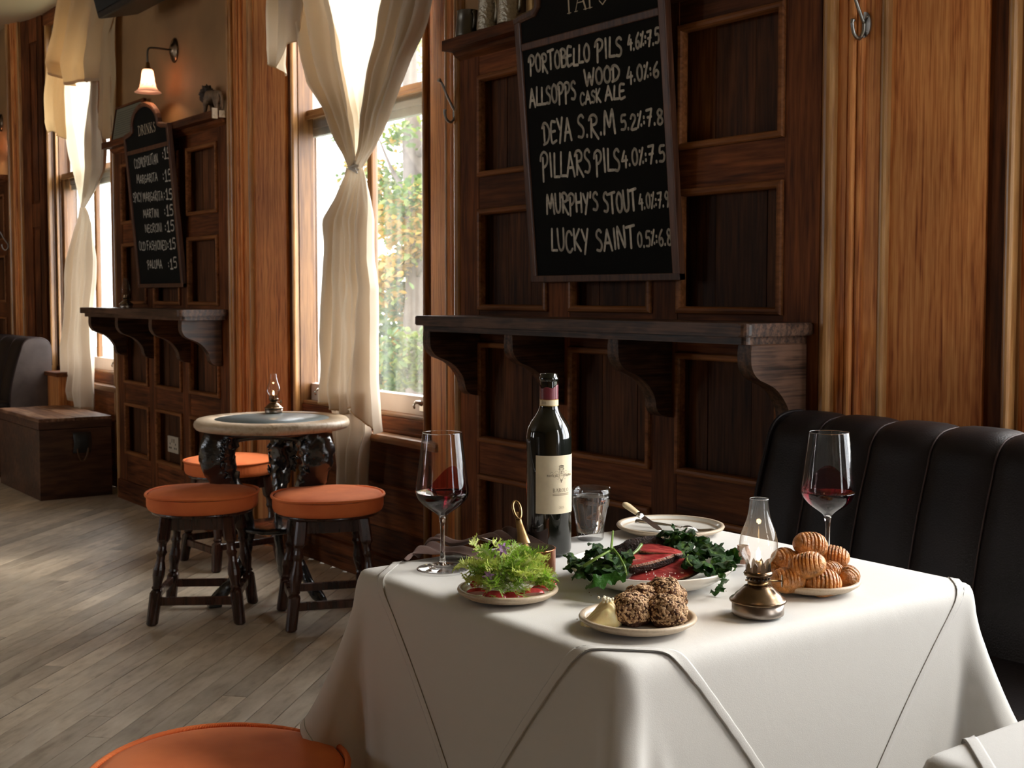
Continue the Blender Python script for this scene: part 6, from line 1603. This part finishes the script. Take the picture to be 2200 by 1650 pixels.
# ================================================================ FOOD
def colattr(bm_layer): pass
def leafmat(name, c0, c1, rough=0.4, trans=0.25, spec=0.5, bump=0.3, bscale=90):
    """colour runs from c0 (rib) to c1 (blade) by the leaf's own UV; both are colours of the leaf itself"""
    mt, n, l, b = nt(name); uv = n.new('ShaderNodeUVMap'); sp = n.new('ShaderNodeSeparateXYZ'); l.new(uv.outputs[0], sp.inputs[0])
    cr = n.new('ShaderNodeValToRGB'); cr.color_ramp.elements[0].color = (*c0, 1); cr.color_ramp.elements[1].color = (*c1, 1); cr.color_ramp.elements[0].position = .05; cr.color_ramp.elements[1].position = .6
    l.new(sp.outputs[0], cr.inputs['Fac']); oi = n.new('ShaderNodeObjectInfo'); hs = n.new('ShaderNodeHueSaturation'); mr = n.new('ShaderNodeMapRange'); mr.inputs[3].default_value = .72; mr.inputs[4].default_value = 1.25
    l.new(oi.outputs['Random'], mr.inputs[0]); l.new(mr.outputs[0], hs.inputs['Value']); l.new(cr.outputs['Color'], hs.inputs['Color'])
    l.new(hs.outputs[0], b.inputs['Base Color']); b.inputs['Roughness'].default_value = rough; b.inputs['Specular IOR Level'].default_value = spec
    tc = n.new('ShaderNodeTexCoord'); ns = n.new('ShaderNodeTexNoise'); ns.inputs['Scale'].default_value = bscale; ns.inputs['Detail'].default_value = 4; l.new(tc.outputs['Object'], ns.inputs['Vector'])
    bp = n.new('ShaderNodeBump'); bp.inputs['Strength'].default_value = bump; bp.inputs['Distance'].default_value = .002; l.new(ns.outputs['Fac'], bp.inputs['Height']); l.new(bp.outputs['Normal'], b.inputs['Normal'])
    tl = n.new('ShaderNodeBsdfTranslucent'); l.new(hs.outputs[0], tl.inputs[0]); mx = n.new('ShaderNodeMixShader'); mx.inputs[0].default_value = trans
    l.new(b.outputs[0], mx.inputs[1]); l.new(tl.outputs[0], mx.inputs[2]); l.new(mx.outputs[0], n['Material Output'].inputs['Surface']); return mt
M['kale'] = leafmat('dark cavolo greens', (0.12, 0.24, 0.03), (0.018, 0.078, 0.007), rough=0.33, trans=0.12, spec=0.4, bump=0.7, bscale=260)
M['stalk'] = plain('green stalk', (0.14, 0.24, 0.04), 0.3, var=0.2, vscale=90)
M['frisee'] = leafmat('frisee green', (0.72, 0.76, 0.42), (0.24, 0.42, 0.035), rough=0.4, trans=0.35)
M['frisee_pale'] = leafmat('frisee pale heart', (0.78, 0.76, 0.48), (0.55, 0.62, 0.14), rough=0.4, trans=0.35)
M['radish'] = plain('pink radish flesh', (0.62, 0.055, 0.075), 0.16, spec=0.6, var=0.3, vscale=80, sss=0.2)
M['radish_in'] = plain('pale radish flesh', (0.85, 0.48, 0.45), 0.3, var=0.2, vscale=90, sss=0.2)
M['petal'] = plain('lilac petal', (0.42, 0.22, 0.52), 0.5, var=0.15, vscale=90)
M['crust_dark'] = plain('charred beef crust', (0.035, 0.014, 0.008), 0.5, spec=0.3, bump=1.0, bscale=330, var=0.7, vscale=160)
def meatmat():
    mt, n, l, b = nt('rare roast beef'); tc = n.new('ShaderNodeTexCoord'); mp = n.new('ShaderNodeMapping'); mp.inputs['Scale'].default_value = (60, 260, 60); l.new(tc.outputs['Object'], mp.inputs[0])
    ns = n.new('ShaderNodeTexNoise'); ns.inputs['Scale'].default_value = 1; ns.inputs['Detail'].default_value = 6; l.new(mp.outputs[0], ns.inputs['Vector'])
    cr = n.new('ShaderNodeValToRGB'); e = cr.color_ramp.elements; e[0].position = .36; e[0].color = (.26, .010, .018, 1); e[1].position = .66; e[1].color = (.58, .10, .085, 1)
    l.new(ns.outputs['Fac'], cr.inputs['Fac']); l.new(cr.outputs['Color'], b.inputs['Base Color']); b.inputs['Roughness'].default_value = .28; b.inputs['Subsurface Weight'].default_value = .15; b.inputs['Subsurface Scale'].default_value = .004
    bp = n.new('ShaderNodeBump'); bp.inputs['Strength'].default_value = .5; bp.inputs['Distance'].default_value = .001; l.new(ns.outputs['Fac'], bp.inputs['Height']); l.new(bp.outputs['Normal'], b.inputs['Normal']); return mt
M['meat'] = meatmat()
M['fat'] = plain('browned edge of beef', (0.26, 0.10, 0.045), 0.35, bump=0.6, bscale=300, var=0.5, vscale=180)
M['salt'] = plain('salt flakes', (0.85, 0.82, 0.78), 0.3)
M['potato'] = plain('roast potato skin', (0.56, 0.225, 0.050), 0.3, spec=0.5, bump=0.6, bscale=7, var=0.55, vscale=1.7, coat=0.3)
M['chive'] = plain('chopped chive', (0.06, 0.16, 0.03), 0.5)
M['bread'] = plain('dark treacle bread', (0.105, 0.036, 0.016), 0.75, bump=1.0, bscale=200, var=0.4, vscale=70)
M['oat'] = plain('toasted oat flakes', (0.58, 0.37, 0.20), 0.7, var=0.3, vscale=150)
M['oat_dark'] = plain('browned oat flakes', (0.26, 0.13, 0.06), 0.7, var=0.3, vscale=150)
M['butter'] = plain('whipped butter', (0.84, 0.70, 0.36), 0.34, spec=0.5, var=0.05, vscale=30, bump=0.15, bscale=70, sss=0.25)
def uvface(bm, f, uvl, vals):
    for lp_, v_ in zip(f.loops, vals): lp_[uvl].uv = (v_, 0)

# ---- potatoes: round new potatoes cut into fans
def potato_mesh(seed, slices=11, a=1.0, b=.74, c=.70):
    bm = BM(); n_, m_ = 132, 40; rr = random.Random(seed); grid = []
    off = [rr.uniform(-.05, .05) for _ in range(slices+2)]; sh = [rr.uniform(-.035, .035) for _ in range(slices+2)]
    for i in range(n_+1):
        t = -1+2*i/n_; r0 = math.sqrt(max(0, 1-abs(t)**2.3)); row = []
        s = (t*.90+1)/2*slices; k = int(s); fr = s-k
        for j in range(m_):
            an = 2*PI*j/m_; up = max(0, math.cos(an)*.9+.42); up = min(1, up)
            cut = max(0, 1-min(fr, 1-fr)/.24); dep = .26*cut**1.2*up if abs(t) < .86 else 0
            leanx = .11*up*(fr-.5)+.03*math.sin(k*1.7)
            r = r0*(1-dep+off[k % len(off)]*up)
            n__ = noise.noise(Vector((t*1.6, math.cos(an), math.sin(an)))+Vector((seed, 0, 0)))
            r *= 1+.09*n__
            row.append(Vector((t*a+leanx*.2*r0, r*b*math.sin(an)+sh[k % len(sh)]*up*r0, r*c*math.cos(an))))
        grid.append(row)
    sheet(bm, grid, close_u=True)
    bmesh.ops.remove_doubles(bm, verts=bm.verts, dist=1e-5); bmesh.ops.recalc_face_normals(bm, faces=bm.faces)
    me = bpy.data.meshes.new('potato'); bm.to_mesh(me); bm.free(); me.materials.append(M['potato']); return me
pmesh = [potato_mesh(k) for k in (1, 4, 9)]
cb = BM(); rch = random.Random(8)
PT = [ # px, py, z of centre above plate, half length, yaw deg in the picture plane, pitch, mesh, label
 (1693, 1247, .022, .0235, 8, 0, 0, 'fan-cut roast potato at the lower left of the heap, nearest the lamp'),
 (1767, 1252, .0185, .0250, 6, 5, 1, 'fan-cut roast potato lowest at the front of the heap, deep ridges'),
 (1822, 1238, .020, .0205, 72, 0, 2, 'smooth-sided roast potato at the right end of the plate'),
 (1786, 1229, .026, .0200, 38, 8, 0, 'small roast potato wedged behind the front ridged one'),
 (1688, 1202, .040, .0215, 30, 12, 2, 'browner roast potato second from the top, left side of the heap'),
 (1734, 1214, .045, .0240, -24, -12, 1, 'roast potato tilted across the middle of the heap, wide slices'),
 (1790, 1196, .040, .0215, -18, 4, 0, 'chive-flecked roast potato upper right, before the glass stem'),
 (1741, 1170, .062, .0240, 14, 10, 1, 'large golden fan-cut roast potato on top of the heap'),
 (1662, 1222, .026, .0190, 60, 0, 2, 'roast potato mostly hidden behind the lamp chimney'),
]
ppos = []
for k, (px_, py_, dz, hl, yaw, pit, mi, lab) in enumerate(PT):
    c = atz(px_, py_, PPl.z+dz); o = bpy.data.objects.new('roast_potato', pmesh[mi]); COL.objects.link(o)
    o.location = c; ya = rz+math.radians(yaw); o.rotation_euler = Euler((math.radians((k*37) % 40-20), math.radians(pit), ya)); hl *= 1.12; o.scale = (hl, hl, hl)
    tag(o, lab, 'potato', 'roast potatoes heaped on the plate'); ppos.append((c, hl, o))
    # chopped chives
    b = BM()
    for q in range(9 if k in (2, 6, 7, 1) else 4):
        d = Vector((rch.uniform(-.7, .7), rch.uniform(-.7, .7), 1)).normalized(); p_ = Vector((d.x*.85, d.y*.62, d.z*.66))
        e = Vector((rch.uniform(-1, 1), rch.uniform(-1, 1), .2)).normalized()*.055
        tube(b, [p_-e, p_+e], .028, 5)
    obj('chives', b, M['chive'], o, world=False)

# ---- bread roll with oats, torn open along a cross
bc = atz(1395, 1345, BPp.z+.006); bc.z = BPp.z+.006
lobes = [(atz(1356, 1340, bc.z), (.0275, .0250, .0222)), (atz(1432, 1343, bc.z), (.0290, .0240, .0215)), (atz(1428, 1318, bc.z), (.0290, .0250, .0262)), (atz(1380, 1322, bc.z), (.0240, .0230, .0225))]
roll = thing('bread_roll', 'dark round bread roll crusted with oats, torn into lobes, beside the butter', 'bread', bc)
flk = BM(); flk2 = BM(); ro = random.Random(21)
for i, (c, r) in enumerate(lobes):
    blob('crumb_lobe', (c.x, c.y, bc.z+r[2]*.80), r, M['bread'], roll, .16, 2.6, 5, seed=i+3)
    for q in range(1500):
        d = Vector((ro.gauss(0, 1), ro.gauss(0, 1), ro.gauss(0, 1))).normalized()
        if d.z < -.45: continue
        k = 1+.16*noise.noise(d*2.6+Vector(((i+3)*3.1, (i+3)*1.7, (i+3))))
        p_ = Vector((c.x+d.x*r[0]*k, c.y+d.y*r[1]*k, bc.z+r[2]*.80+d.z*r[2]*k)) + d*.0006
        if p_.z < bc.z: continue
        inside = False
        for j, (c2, r2) in enumerate(lobes):
            if j != i:
                qv = Vector(((p_.x-c2.x)/r2[0], (p_.y-c2.y)/r2[1], (p_.z-bc.z-r2[2]*.8)/r2[2]))
                if qv.length < 1.10: inside = True
        if inside: continue
        s = ro.uniform(.0012, .0026); X = d.orthogonal().normalized(); Y = d.cross(X); an = ro.uniform(0, 6); X, Y = X*math.cos(an)+Y*math.sin(an), Y*math.cos(an)-X*math.sin(an); tl_ = d*ro.uniform(0, .0009)
        tgt = flk if ro.random() < .72 else flk2
        vs = [tgt.verts.new(p_+X*s*math.cos(t*PI/3)*1.1+Y*s*.75*math.sin(t*PI/3)+tl_*math.sin(t*PI/3)) for t in range(6)]; top_ = tgt.verts.new(p_+d*.0008)
        for t in range(6): tgt.faces.new((vs[t], vs[(t+1) % 6], top_))
obj('oat_flakes', flk, M['oat'], roll, stuff=True); obj('toasted_oats', flk2, M['oat_dark'], roll, stuff=True)

# ---- butter, a scooped curl leaning on the bread
b0 = atz(1291, 1340, BPp.z+.008); bt_ = thing('butter', 'pale yellow scoop of whipped butter with a peaked top, left of the bread', 'butter', (b0.x, b0.y, BPp.z+.007))
b = BM(); bmesh.ops.create_icosphere(b, subdivisions=5, radius=1.0)
for v in b.verts:
    n_ = v.co.normalized(); x, y, z = n_
    px_ = min(1, max(0, (x+1)/1.35)); px_ = px_*px_*(3-2*px_); hh = .30+.80*px_-.18*max(0, x-.5)
    bx = math.copysign(abs(x)**.85, x); by = math.copysign(abs(y)**.85, y); bz = abs(z)**.62
    ridge = .045*math.sin(15*(y+.45*x)+2*z)*bz; scoop = .20*math.exp(-((x+.15)**2+(y+.55)**2)/.22)*bz
    k = 1+.03*noise.noise(n_*3); shr = 1-.28*max(0, z)*(1 if x > 0 else .75)
    wv = RIGHT*(bx*.0262*shr*k+.003*max(0, z))+Vector((-RIGHT.y, RIGHT.x, 0))*(by*.0165*shr*k)
    v.co = Vector((wv.x, wv.y, (bz*hh*(1+ridge-scoop)*.031*k if z > 0 else 0)+.0))
for f in b.faces: f.smooth = True
obj('scoop', b, M['butter'], bt_, world=False)
b = BM(); tip = RIGHT*.0070+Vector((0, 0, .0335)); rbt = random.Random(2)
for k in range(46):
    p_ = tip+Vector((rbt.gauss(0, .0040), rbt.gauss(0, .0030), rbt.gauss(0, .0014)-.001)); bmesh.ops.create_icosphere(b, subdivisions=1, radius=rbt.uniform(.0010, .0021), matrix=Matrix.Translation(p_))
obj('peak', b, plain('paler torn butter', (0.86, 0.80, 0.62), .5), bt_, world=False, label='paler rough peak')

# ---- frisée salad
def frisee_mesh(seed):
    r = random.Random(seed); bm = BM(); uvl = bm.loops.layers.uv.new('UVMap'); L = 1.0; n_ = 11
    def rib(p0, d0, up, length, w, segs, curl, t0, t1, teeth):
        pts = []; p = p0.copy(); d = d0.copy()
        for i in range(segs+1):
            pts.append((p.copy(), d.copy())); side = d.cross(up).normalized()
            d = (d+up*curl/segs+side*r.uniform(-.5, .5)/segs*2).normalized(); p = p+d*(length/segs)
        prev = None
        for i, (q, dd) in enumerate(pts):
            f_ = i/segs; s = dd.cross(up).normalized(); ww = w*(1-.75*f_); row = (bm.verts.new(q-s*ww), bm.verts.new(q+s*ww+up*.004))
            if prev:
                f = bm.faces.new((prev[0], prev[1], row[1], row[0])); a, c = t0+(t1-t0)*(i-1)/segs, t0+(t1-t0)*f_; uvface(bm, f, uvl, (a, a, c, c))
                if teeth:
                    for sg in (-1, 1):
                        if r.random() < .85:
                            base = q+s*ww*sg; b2 = base-dd*(length/segs)*.65; tipp = base+s*sg*r.uniform(.03, .07)+dd*r.uniform(.0, .05)+up*r.uniform(-.02, .04)
                            f = bm.faces.new([bm.verts.new(z) for z in (b2, base, tipp)]); uvface(bm, f, uvl, (c, c, 1))
            prev = row
        return pts
    up = Vector((0, 0, 1))
    main = rib(Vector((0, 0, 0)), Vector((1, 0, .35)).normalized(), up, L, .060, n_, r.uniform(-1.4, -.4), 0, .35, False)
    for i in range(2, n_+1):
        q, d = main[i]; s = d.cross(up).normalized()
        for sg in (-1, 1):
            ln = r.uniform(.20, .42)*(1.1-.5*abs(i/n_-.55)); rib(q, (d*.6+s*sg+up*r.uniform(-.2, .5)).normalized(), up, ln, .040, 4, r.uniform(-.9, 1.1), .35, 1, True)
    me = bpy.data.meshes.new('frisee_leaf'); bm.to_mesh(me); bm.free(); return me
sal = thing('salad', 'heap of curly yellow-green frisee with pink radish wedges and lilac flowers', 'salad', (SP.x, SP.y, SP.z+.006))
fm = [frisee_mesh(k) for k in range(7)]
fmp = []
for i, me in enumerate(fm):
    me.materials.append(M['frisee']); m2 = me.copy(); m2.materials.clear(); m2.materials.append(M['frisee_pale']); fmp.append(m2)
rs = random.Random(14)
for k in range(120):
    u = k/120; a = rs.uniform(0, 2*PI); rad = .046*math.sqrt(rs.random())*(1-.35*u); z = .006+.050*(1-(rad/.052)**2)*(.35+.65*rs.random())
    pos = Vector((rad*math.cos(a), rad*math.sin(a), z)); s = rs.uniform(.026, .043)
    ya = a+rs.uniform(-1.3, 1.3); E = Euler((rs.uniform(-.8, .8), rs.uniform(-.9, .25), ya))
    src = fmp if rs.random() < .55 else fm
    instance('frisee_leaf', src[rs.randrange(7)], sal, Matrix.LocRotScale(pos, E, Vector((s, s, s))))
def wedge(px_, py_, dz, s, yaw, tilt):
    b = BM(); g = []
    for i in range(13):
        t = -1+2*i/12; w = math.sqrt(max(0, 1-t*t)); g.append([Vector((t*1.0, math.sin(q)*w*.55, math.cos(q)*w*.55)) for q in [-.75*PI/2+1.5*PI/2*j/8 for j in range(9)]])
    sheet(b, g); 
    edge0 = [r_[0] for r_ in g]; edge1 = [r_[-1] for r_ in g]; cen = [Vector((v_.x*.96, 0, -.04)) for v_ in edge0]
    sheet(b, [edge0, cen], mi=1); sheet(b, [cen, edge1], mi=1)
    P = atz(px_, py_, SP.z+dz)-Vector((SP.x, SP.y, SP.z+.006)); Mx = Matrix.LocRotScale(P, Euler((tilt, 0, rz+yaw)), Vector((s, s, s)))
    for v in b.verts: v.co = Mx @ v.co
    obj('radish_wedge', b, [M['radish'], M['radish_in']], sal, world=False, label='pink radish wedge')
for q in ((1025, 1277, .010, .017, .1, -.3), (1062, 1284, .010, .018, -.1, .2), (1143, 1279, .011, .019, .25, -.2), (1020, 1258, .016, .013, 1.3, .3), (1178, 1255, .014, .014, -.6, .2), (1100, 1283, .009, .016, .1, .4), (1160, 1268, .012, .013, -.3, -.4)): wedge(*q)
def flower(px_, py_, Y, s, lab):
    P = aty(px_, py_, Y); f_ = thing_part = bpy.data.objects.new('flower', None); COL.objects.link(f_); f_.parent = sal; f_.location = P-Vector((SP.x, SP.y, SP.z+.006)); f_['label'] = lab
    dcam = (Vector((0, 0, HC))-P).normalized(); dcam.z += .3; dcam.normalize(); X = dcam.orthogonal().normalized(); Z_ = dcam.cross(X)
    for k in range(6):
        a = 2*PI*k/6+.3; d = X*math.cos(a)+Z_*math.sin(a); t_ = dcam.cross(d)
        b = BM(); b.faces.new([b.verts.new(q*s) for q in (Vector((0, 0, 0)), d*.45+t_*.22+dcam*.15, d*.85+t_*.14+dcam*.1, d*1.05+dcam*.0, d*.85-t_*.14+dcam*.1, d*.45-t_*.22+dcam*.15)])
        obj('petal', b, M['petal'], f_, world=False, normals=False)
flower(1049, 1237, SP.y-.050, .0085, 'lilac flower low on the left of the salad'); flower(1080, 1180, SP.y-.008, .0100, 'lilac flower on top of the salad')

# ---- beef
def slab(name, pts, z0, thick, lab, tiltv=(0, 0, 0), over=None, edge='crust_dark', wav=.0):
    """slice of beef: outline in photo pixels at height z0; top meat, sides crust"""
    b = BM(); P = [atz(x, y, z0) for x, y in pts]; P = catmull(P+[P[0]], 5)[:-1]; c = sum(P, Vector((0, 0, 0)))/len(P); n_ = len(P)
    def lift(q): return Vector((0, 0, (q-c).dot(Vector(tiltv))+wav*noise.noise(q*50)))
    rings = []
    for k, (s, dz) in enumerate(((.90, 0), (1.0, thick*.25), (1.0, thick*.75), (.965, thick), (.72, thick+.0006), (.38, thick+.001))):
        rings.append([b.verts.new(c+(q-c)*s+Vector((0, 0, dz))+lift(c+(q-c)*s)+Vector((noise.noise(q*170+Vector((0, 0, k))), noise.noise(q*170+Vector((9, 0, k))), 0))*.0012*(1 if k in (1, 2) else .3)) for q in P])
    for k, (A, B) in enumerate(zip(rings[:-1], rings[1:])):
        for i in range(n_):
            f = b.faces.new((A[i], A[(i+1) % n_], B[(i+1) % n_], B[i])); f.smooth = True; f.material_index = 1 if k < 2 else (2 if k == 2 else 0)
    b.faces.new(list(reversed(rings[0]))).material_index = 1; b.faces.new(rings[-1])
    o = obj(name, b, [M['meat'], M[edge], M['fat']], None); center_origin(o); tag(o, lab, 'beef', 'slices of rare roast beef on the dish'); return o
zb = MPp.z+.009
slab('beef_slice', [(1335, 1250), (1360, 1233), (1420, 1222), (1460, 1216), (1490, 1226), (1508, 1238), (1480, 1247), (1420, 1254), (1370, 1255)], zb+.010, .006, 'broad flat slice of rare beef nearest the camera, flecked with salt', tiltv=(.0, .18, 0))
slab('beef_slice', [(1342, 1212), (1380, 1202), (1425, 1200), (1452, 1206), (1448, 1216), (1400, 1224), (1350, 1226)], zb+.018, .014, 'thick beef slice with charred side facing front, middle of the dish', tiltv=(.05, .12, 0))
slab('beef_slice', [(1372, 1184), (1395, 1178), (1430, 1185), (1465, 1197), (1455, 1203), (1410, 1200), (1375, 1196)], zb+.027, .009, 'narrow curled beef slice leaning on the charred piece behind')
slab('beef_slice', [(1340, 1200), (1360, 1193), (1400, 1192), (1440, 1200), (1400, 1207), (1350, 1211)], zb+.024, .006, 'thin beef slice between the charred slice and the curled one')
# salt and pepper on the near slice
b = BM(); rsl = random.Random(4)
for k in range(26):
    q = atz(1420+rsl.gauss(0, 28), 1236+rsl.gauss(0, 6), zb+.0185); bmesh.ops.create_icosphere(b, subdivisions=1, radius=rsl.uniform(.0006, .0013), matrix=Matrix.Translation(q))
o = obj('salt_flakes', b, M['salt'], None, stuff=True); o['label'] = 'salt flakes scattered on the near beef slice'; o['category'] = 'salt'
rc_ = atz(1372, 1186, zb+.020)
b = BM(); bmesh.ops.create_icosphere(b, subdivisions=5, radius=1.0)
fw_ = Vector((-RIGHT.y, RIGHT.x, 0))
for v in b.verts:
    n_ = v.co.normalized(); k = 1+.16*noise.noise(n_*2.5)+.05*noise.noise(n_*9)
    q = RIGHT*(n_.x*.047*k)+fw_*(n_.y*.024*k)+Vector((0, 0, n_.z*.022*k+n_.x*.010)); v.co = rc_+q
for f in b.faces:
    f.smooth = True; f.material_index = 1 if (f.calc_center_median()-rc_).dot(RIGHT) > .038 else 0
o = obj('beef_joint', b, [M['crust_dark'], M['fat']], None); center_origin(o); tag(o, 'uncut end of roast beef with blackened crust at the back of the dish', 'beef')

# ---- dark greens
def kale_mesh(seed, nu=26, nv=20):
    r = random.Random(seed); bm = BM(); uvl = bm.loops.layers.uv.new('UVMap'); ph = r.uniform(0, 6); g = []
    for i in range(nu+1):
        u = i/nu; w = .50*(math.sin(PI*min(1, .04+u*.96)))**.55*(1-.25*u); row = []
        for j in range(nv+1):
            v = -1+2*j/nv; fr = 1+.13*math.sin(u*34+ph+v*2)*abs(v)**2
            x = v*w*fr; y = u*1.5; z = .16*abs(v)**1.6*math.sin(u*17+ph+(2 if v > 0 else 0))*w*2-.18*abs(v)*0+.30*math.sin(u*2.2+ph*.3)-.35*v*v*(w)
            n3 = noise.noise_vector(Vector((x*3.2, y*3.2, seed*2.2)))*.16+noise.noise_vector(Vector((x*9, y*9, seed*1.2)))*.06
            row.append((Vector((x, y, z))+n3, min(1, abs(v)*1.6+.05)))
        g.append(row)
    vs = [[bm.verts.new(p) for p, c in row] for row in g]
    for i in range(nu):
        for j in range(nv):
            f = bm.faces.new((vs[i][j], vs[i][j+1], vs[i+1][j+1], vs[i+1][j])); f.smooth = True; uvface(bm, f, uvl, (g[i][j][1], g[i][j+1][1], g[i+1][j+1][1], g[i+1][j][1]))
    me = bpy.data.meshes.new('kale_leaf'); bm.to_mesh(me); bm.free(); me.materials.append(M['kale']); return me
km = [kale_mesh(k+1) for k in range(6)]
def kale_heap(lab, spots, seed):
    c = atz(spots[0][0], spots[0][1], MPp.z+.02); t = thing('kale', lab, 'greens', (c.x, c.y, MPp.z+.012), 'heaps of dark greens on the dish'); r = random.Random(seed)
    for px_, py_, dz, s in spots:
        s *= 1.45
        P = atz(px_, py_, MPp.z+dz)
        for q in range(2):
            E = Euler((r.uniform(-.9, .9), r.uniform(-.9, .9), r.uniform(0, 6.28))); Ms = Matrix.LocRotScale(P-Vector(t.location)+Vector((r.uniform(-.004, .004), r.uniform(-.004, .004), 0)), E, Vector((s, s, s*.9)))
            Mc = Ms @ Matrix.Translation((0, -.75, 0)); instance('kale_leaf', km[r.randrange(6)], t, Mc)
    return t
KL = kale_heap('glossy dark greens heaped on the left side of the dish, pale stalks crossing', [(1240, 1218, .030, .020), (1262, 1200, .042, .022), (1285, 1188, .050, .020), (1300, 1205, .045, .024), (1275, 1225, .034, .024), (1318, 1222, .036, .024), (1330, 1240, .026, .018), (1300, 1240, .024, .020), (1228, 1205, .034, .016), (1335, 1205, .040, .018), (1262, 1240, .024, .016)], 3)
KR = kale_heap('glossy dark greens heaped on the right side and back of the dish', [(1430, 1150, .055, .018), (1455, 1152, .052, .020), (1480, 1160, .050, .022), (1505, 1170, .045, .018), (1440, 1170, .045, .018), (1470, 1185, .042, .020), (1500, 1200, .040, .024), (1530, 1190, .040, .024), (1550, 1205, .036, .024), (1570, 1200, .034, .018), (1510, 1222, .034, .024), (1540, 1222, .034, .022), (1485, 1212, .038, .018), (1560, 1225, .032, .016)], 9)
for pts, r_, par in (([(1254, 1216, .045), (1280, 1200, .056), (1310, 1183, .064)], .0024, KL), ([(1316, 1178, .066), (1330, 1195, .058), (1342, 1218, .048), (1346, 1235, .034)], .0019, KL), ([(1313, 1180, .066), (1315, 1160, .072), (1317, 1141, .080)], .0020, KL), ([(1478, 1192, .050), (1476, 1204, .046), (1487, 1216, .040)], .0014, KR), ([(1378, 1170, .052), (1368, 1183, .046), (1352, 1196, .040)], .0028, KL)):
    b = BM(); P = catmull([atz(x, y, MPp.z+z) for x, y, z in pts], 5); tube(b, P, [r_*(1-.35*i/len(P)) for i in range(len(P))], 8); obj('stalk', b, M['stalk'], par, label='bright green stalk')
# leaf tips hanging over the rim
for pts, w in (([(1250, 1226, .034), (1240, 1236, .030), (1228, 1240, .026)], .006), ([(1345, 1240, .036), (1310, 1244, .032), (1275, 1252, .029), (1262, 1258, .022)], .010), ([(1545, 1232, .034), (1556, 1244, .027), (1553, 1258, .012), (1540, 1272, .0045), (1526, 1271, .003)], .0055)):
    par = KR if pts[0][0] > 1400 else KL
    b = BM(); uvl = b.loops.layers.uv.new('UVMap'); P = catmull([atz(x, y, MPp.z+z) for x, y, z in pts], 6); prev = None
    for i, q in enumerate(P):
        t_ = (P[min(i+1, len(P)-1)]-P[max(i-1, 0)]).normalized(); s = t_.cross(Vector((.3, -.5, .8))).normalized(); ww = w*(.35+math.sin(PI*min(1, (i+1)/len(P)))*.9)*(1+.3*math.sin(i*2.1))
        row = [b.verts.new(q+s*ww*k+Vector((0, 0, .0025*math.sin(i*1.3+k*2)*abs(k)))) for k in (-1, -.5, 0, .5, 1)]
        if prev:
            for k in range(4): f = b.faces.new((prev[k], prev[k+1], row[k+1], row[k])); f.smooth = True; uvface(b, f, uvl, (.8, .8, .8, .8))
        prev = row
    obj('kale_leaf', b, M['kale'], par, normals=False)
# crumbs on the cloth
b = BM(); rcb = random.Random(6)
for x, y in ((1266, 1273), (1284, 1276), (1270, 1280), (1560, 1270), (1333, 1352), (1240, 1330)):
    q = atz(x, y, TZ+.0006); bmesh.ops.create_icosphere(b, subdivisions=1, radius=rcb.uniform(.0005, .001), matrix=Matrix.Translation(q))
o = obj('crumbs', b, M['oat_dark'], None, stuff=True); o['label'] = 'few brown crumbs scattered on the white cloth'; o['category'] = 'crumbs'
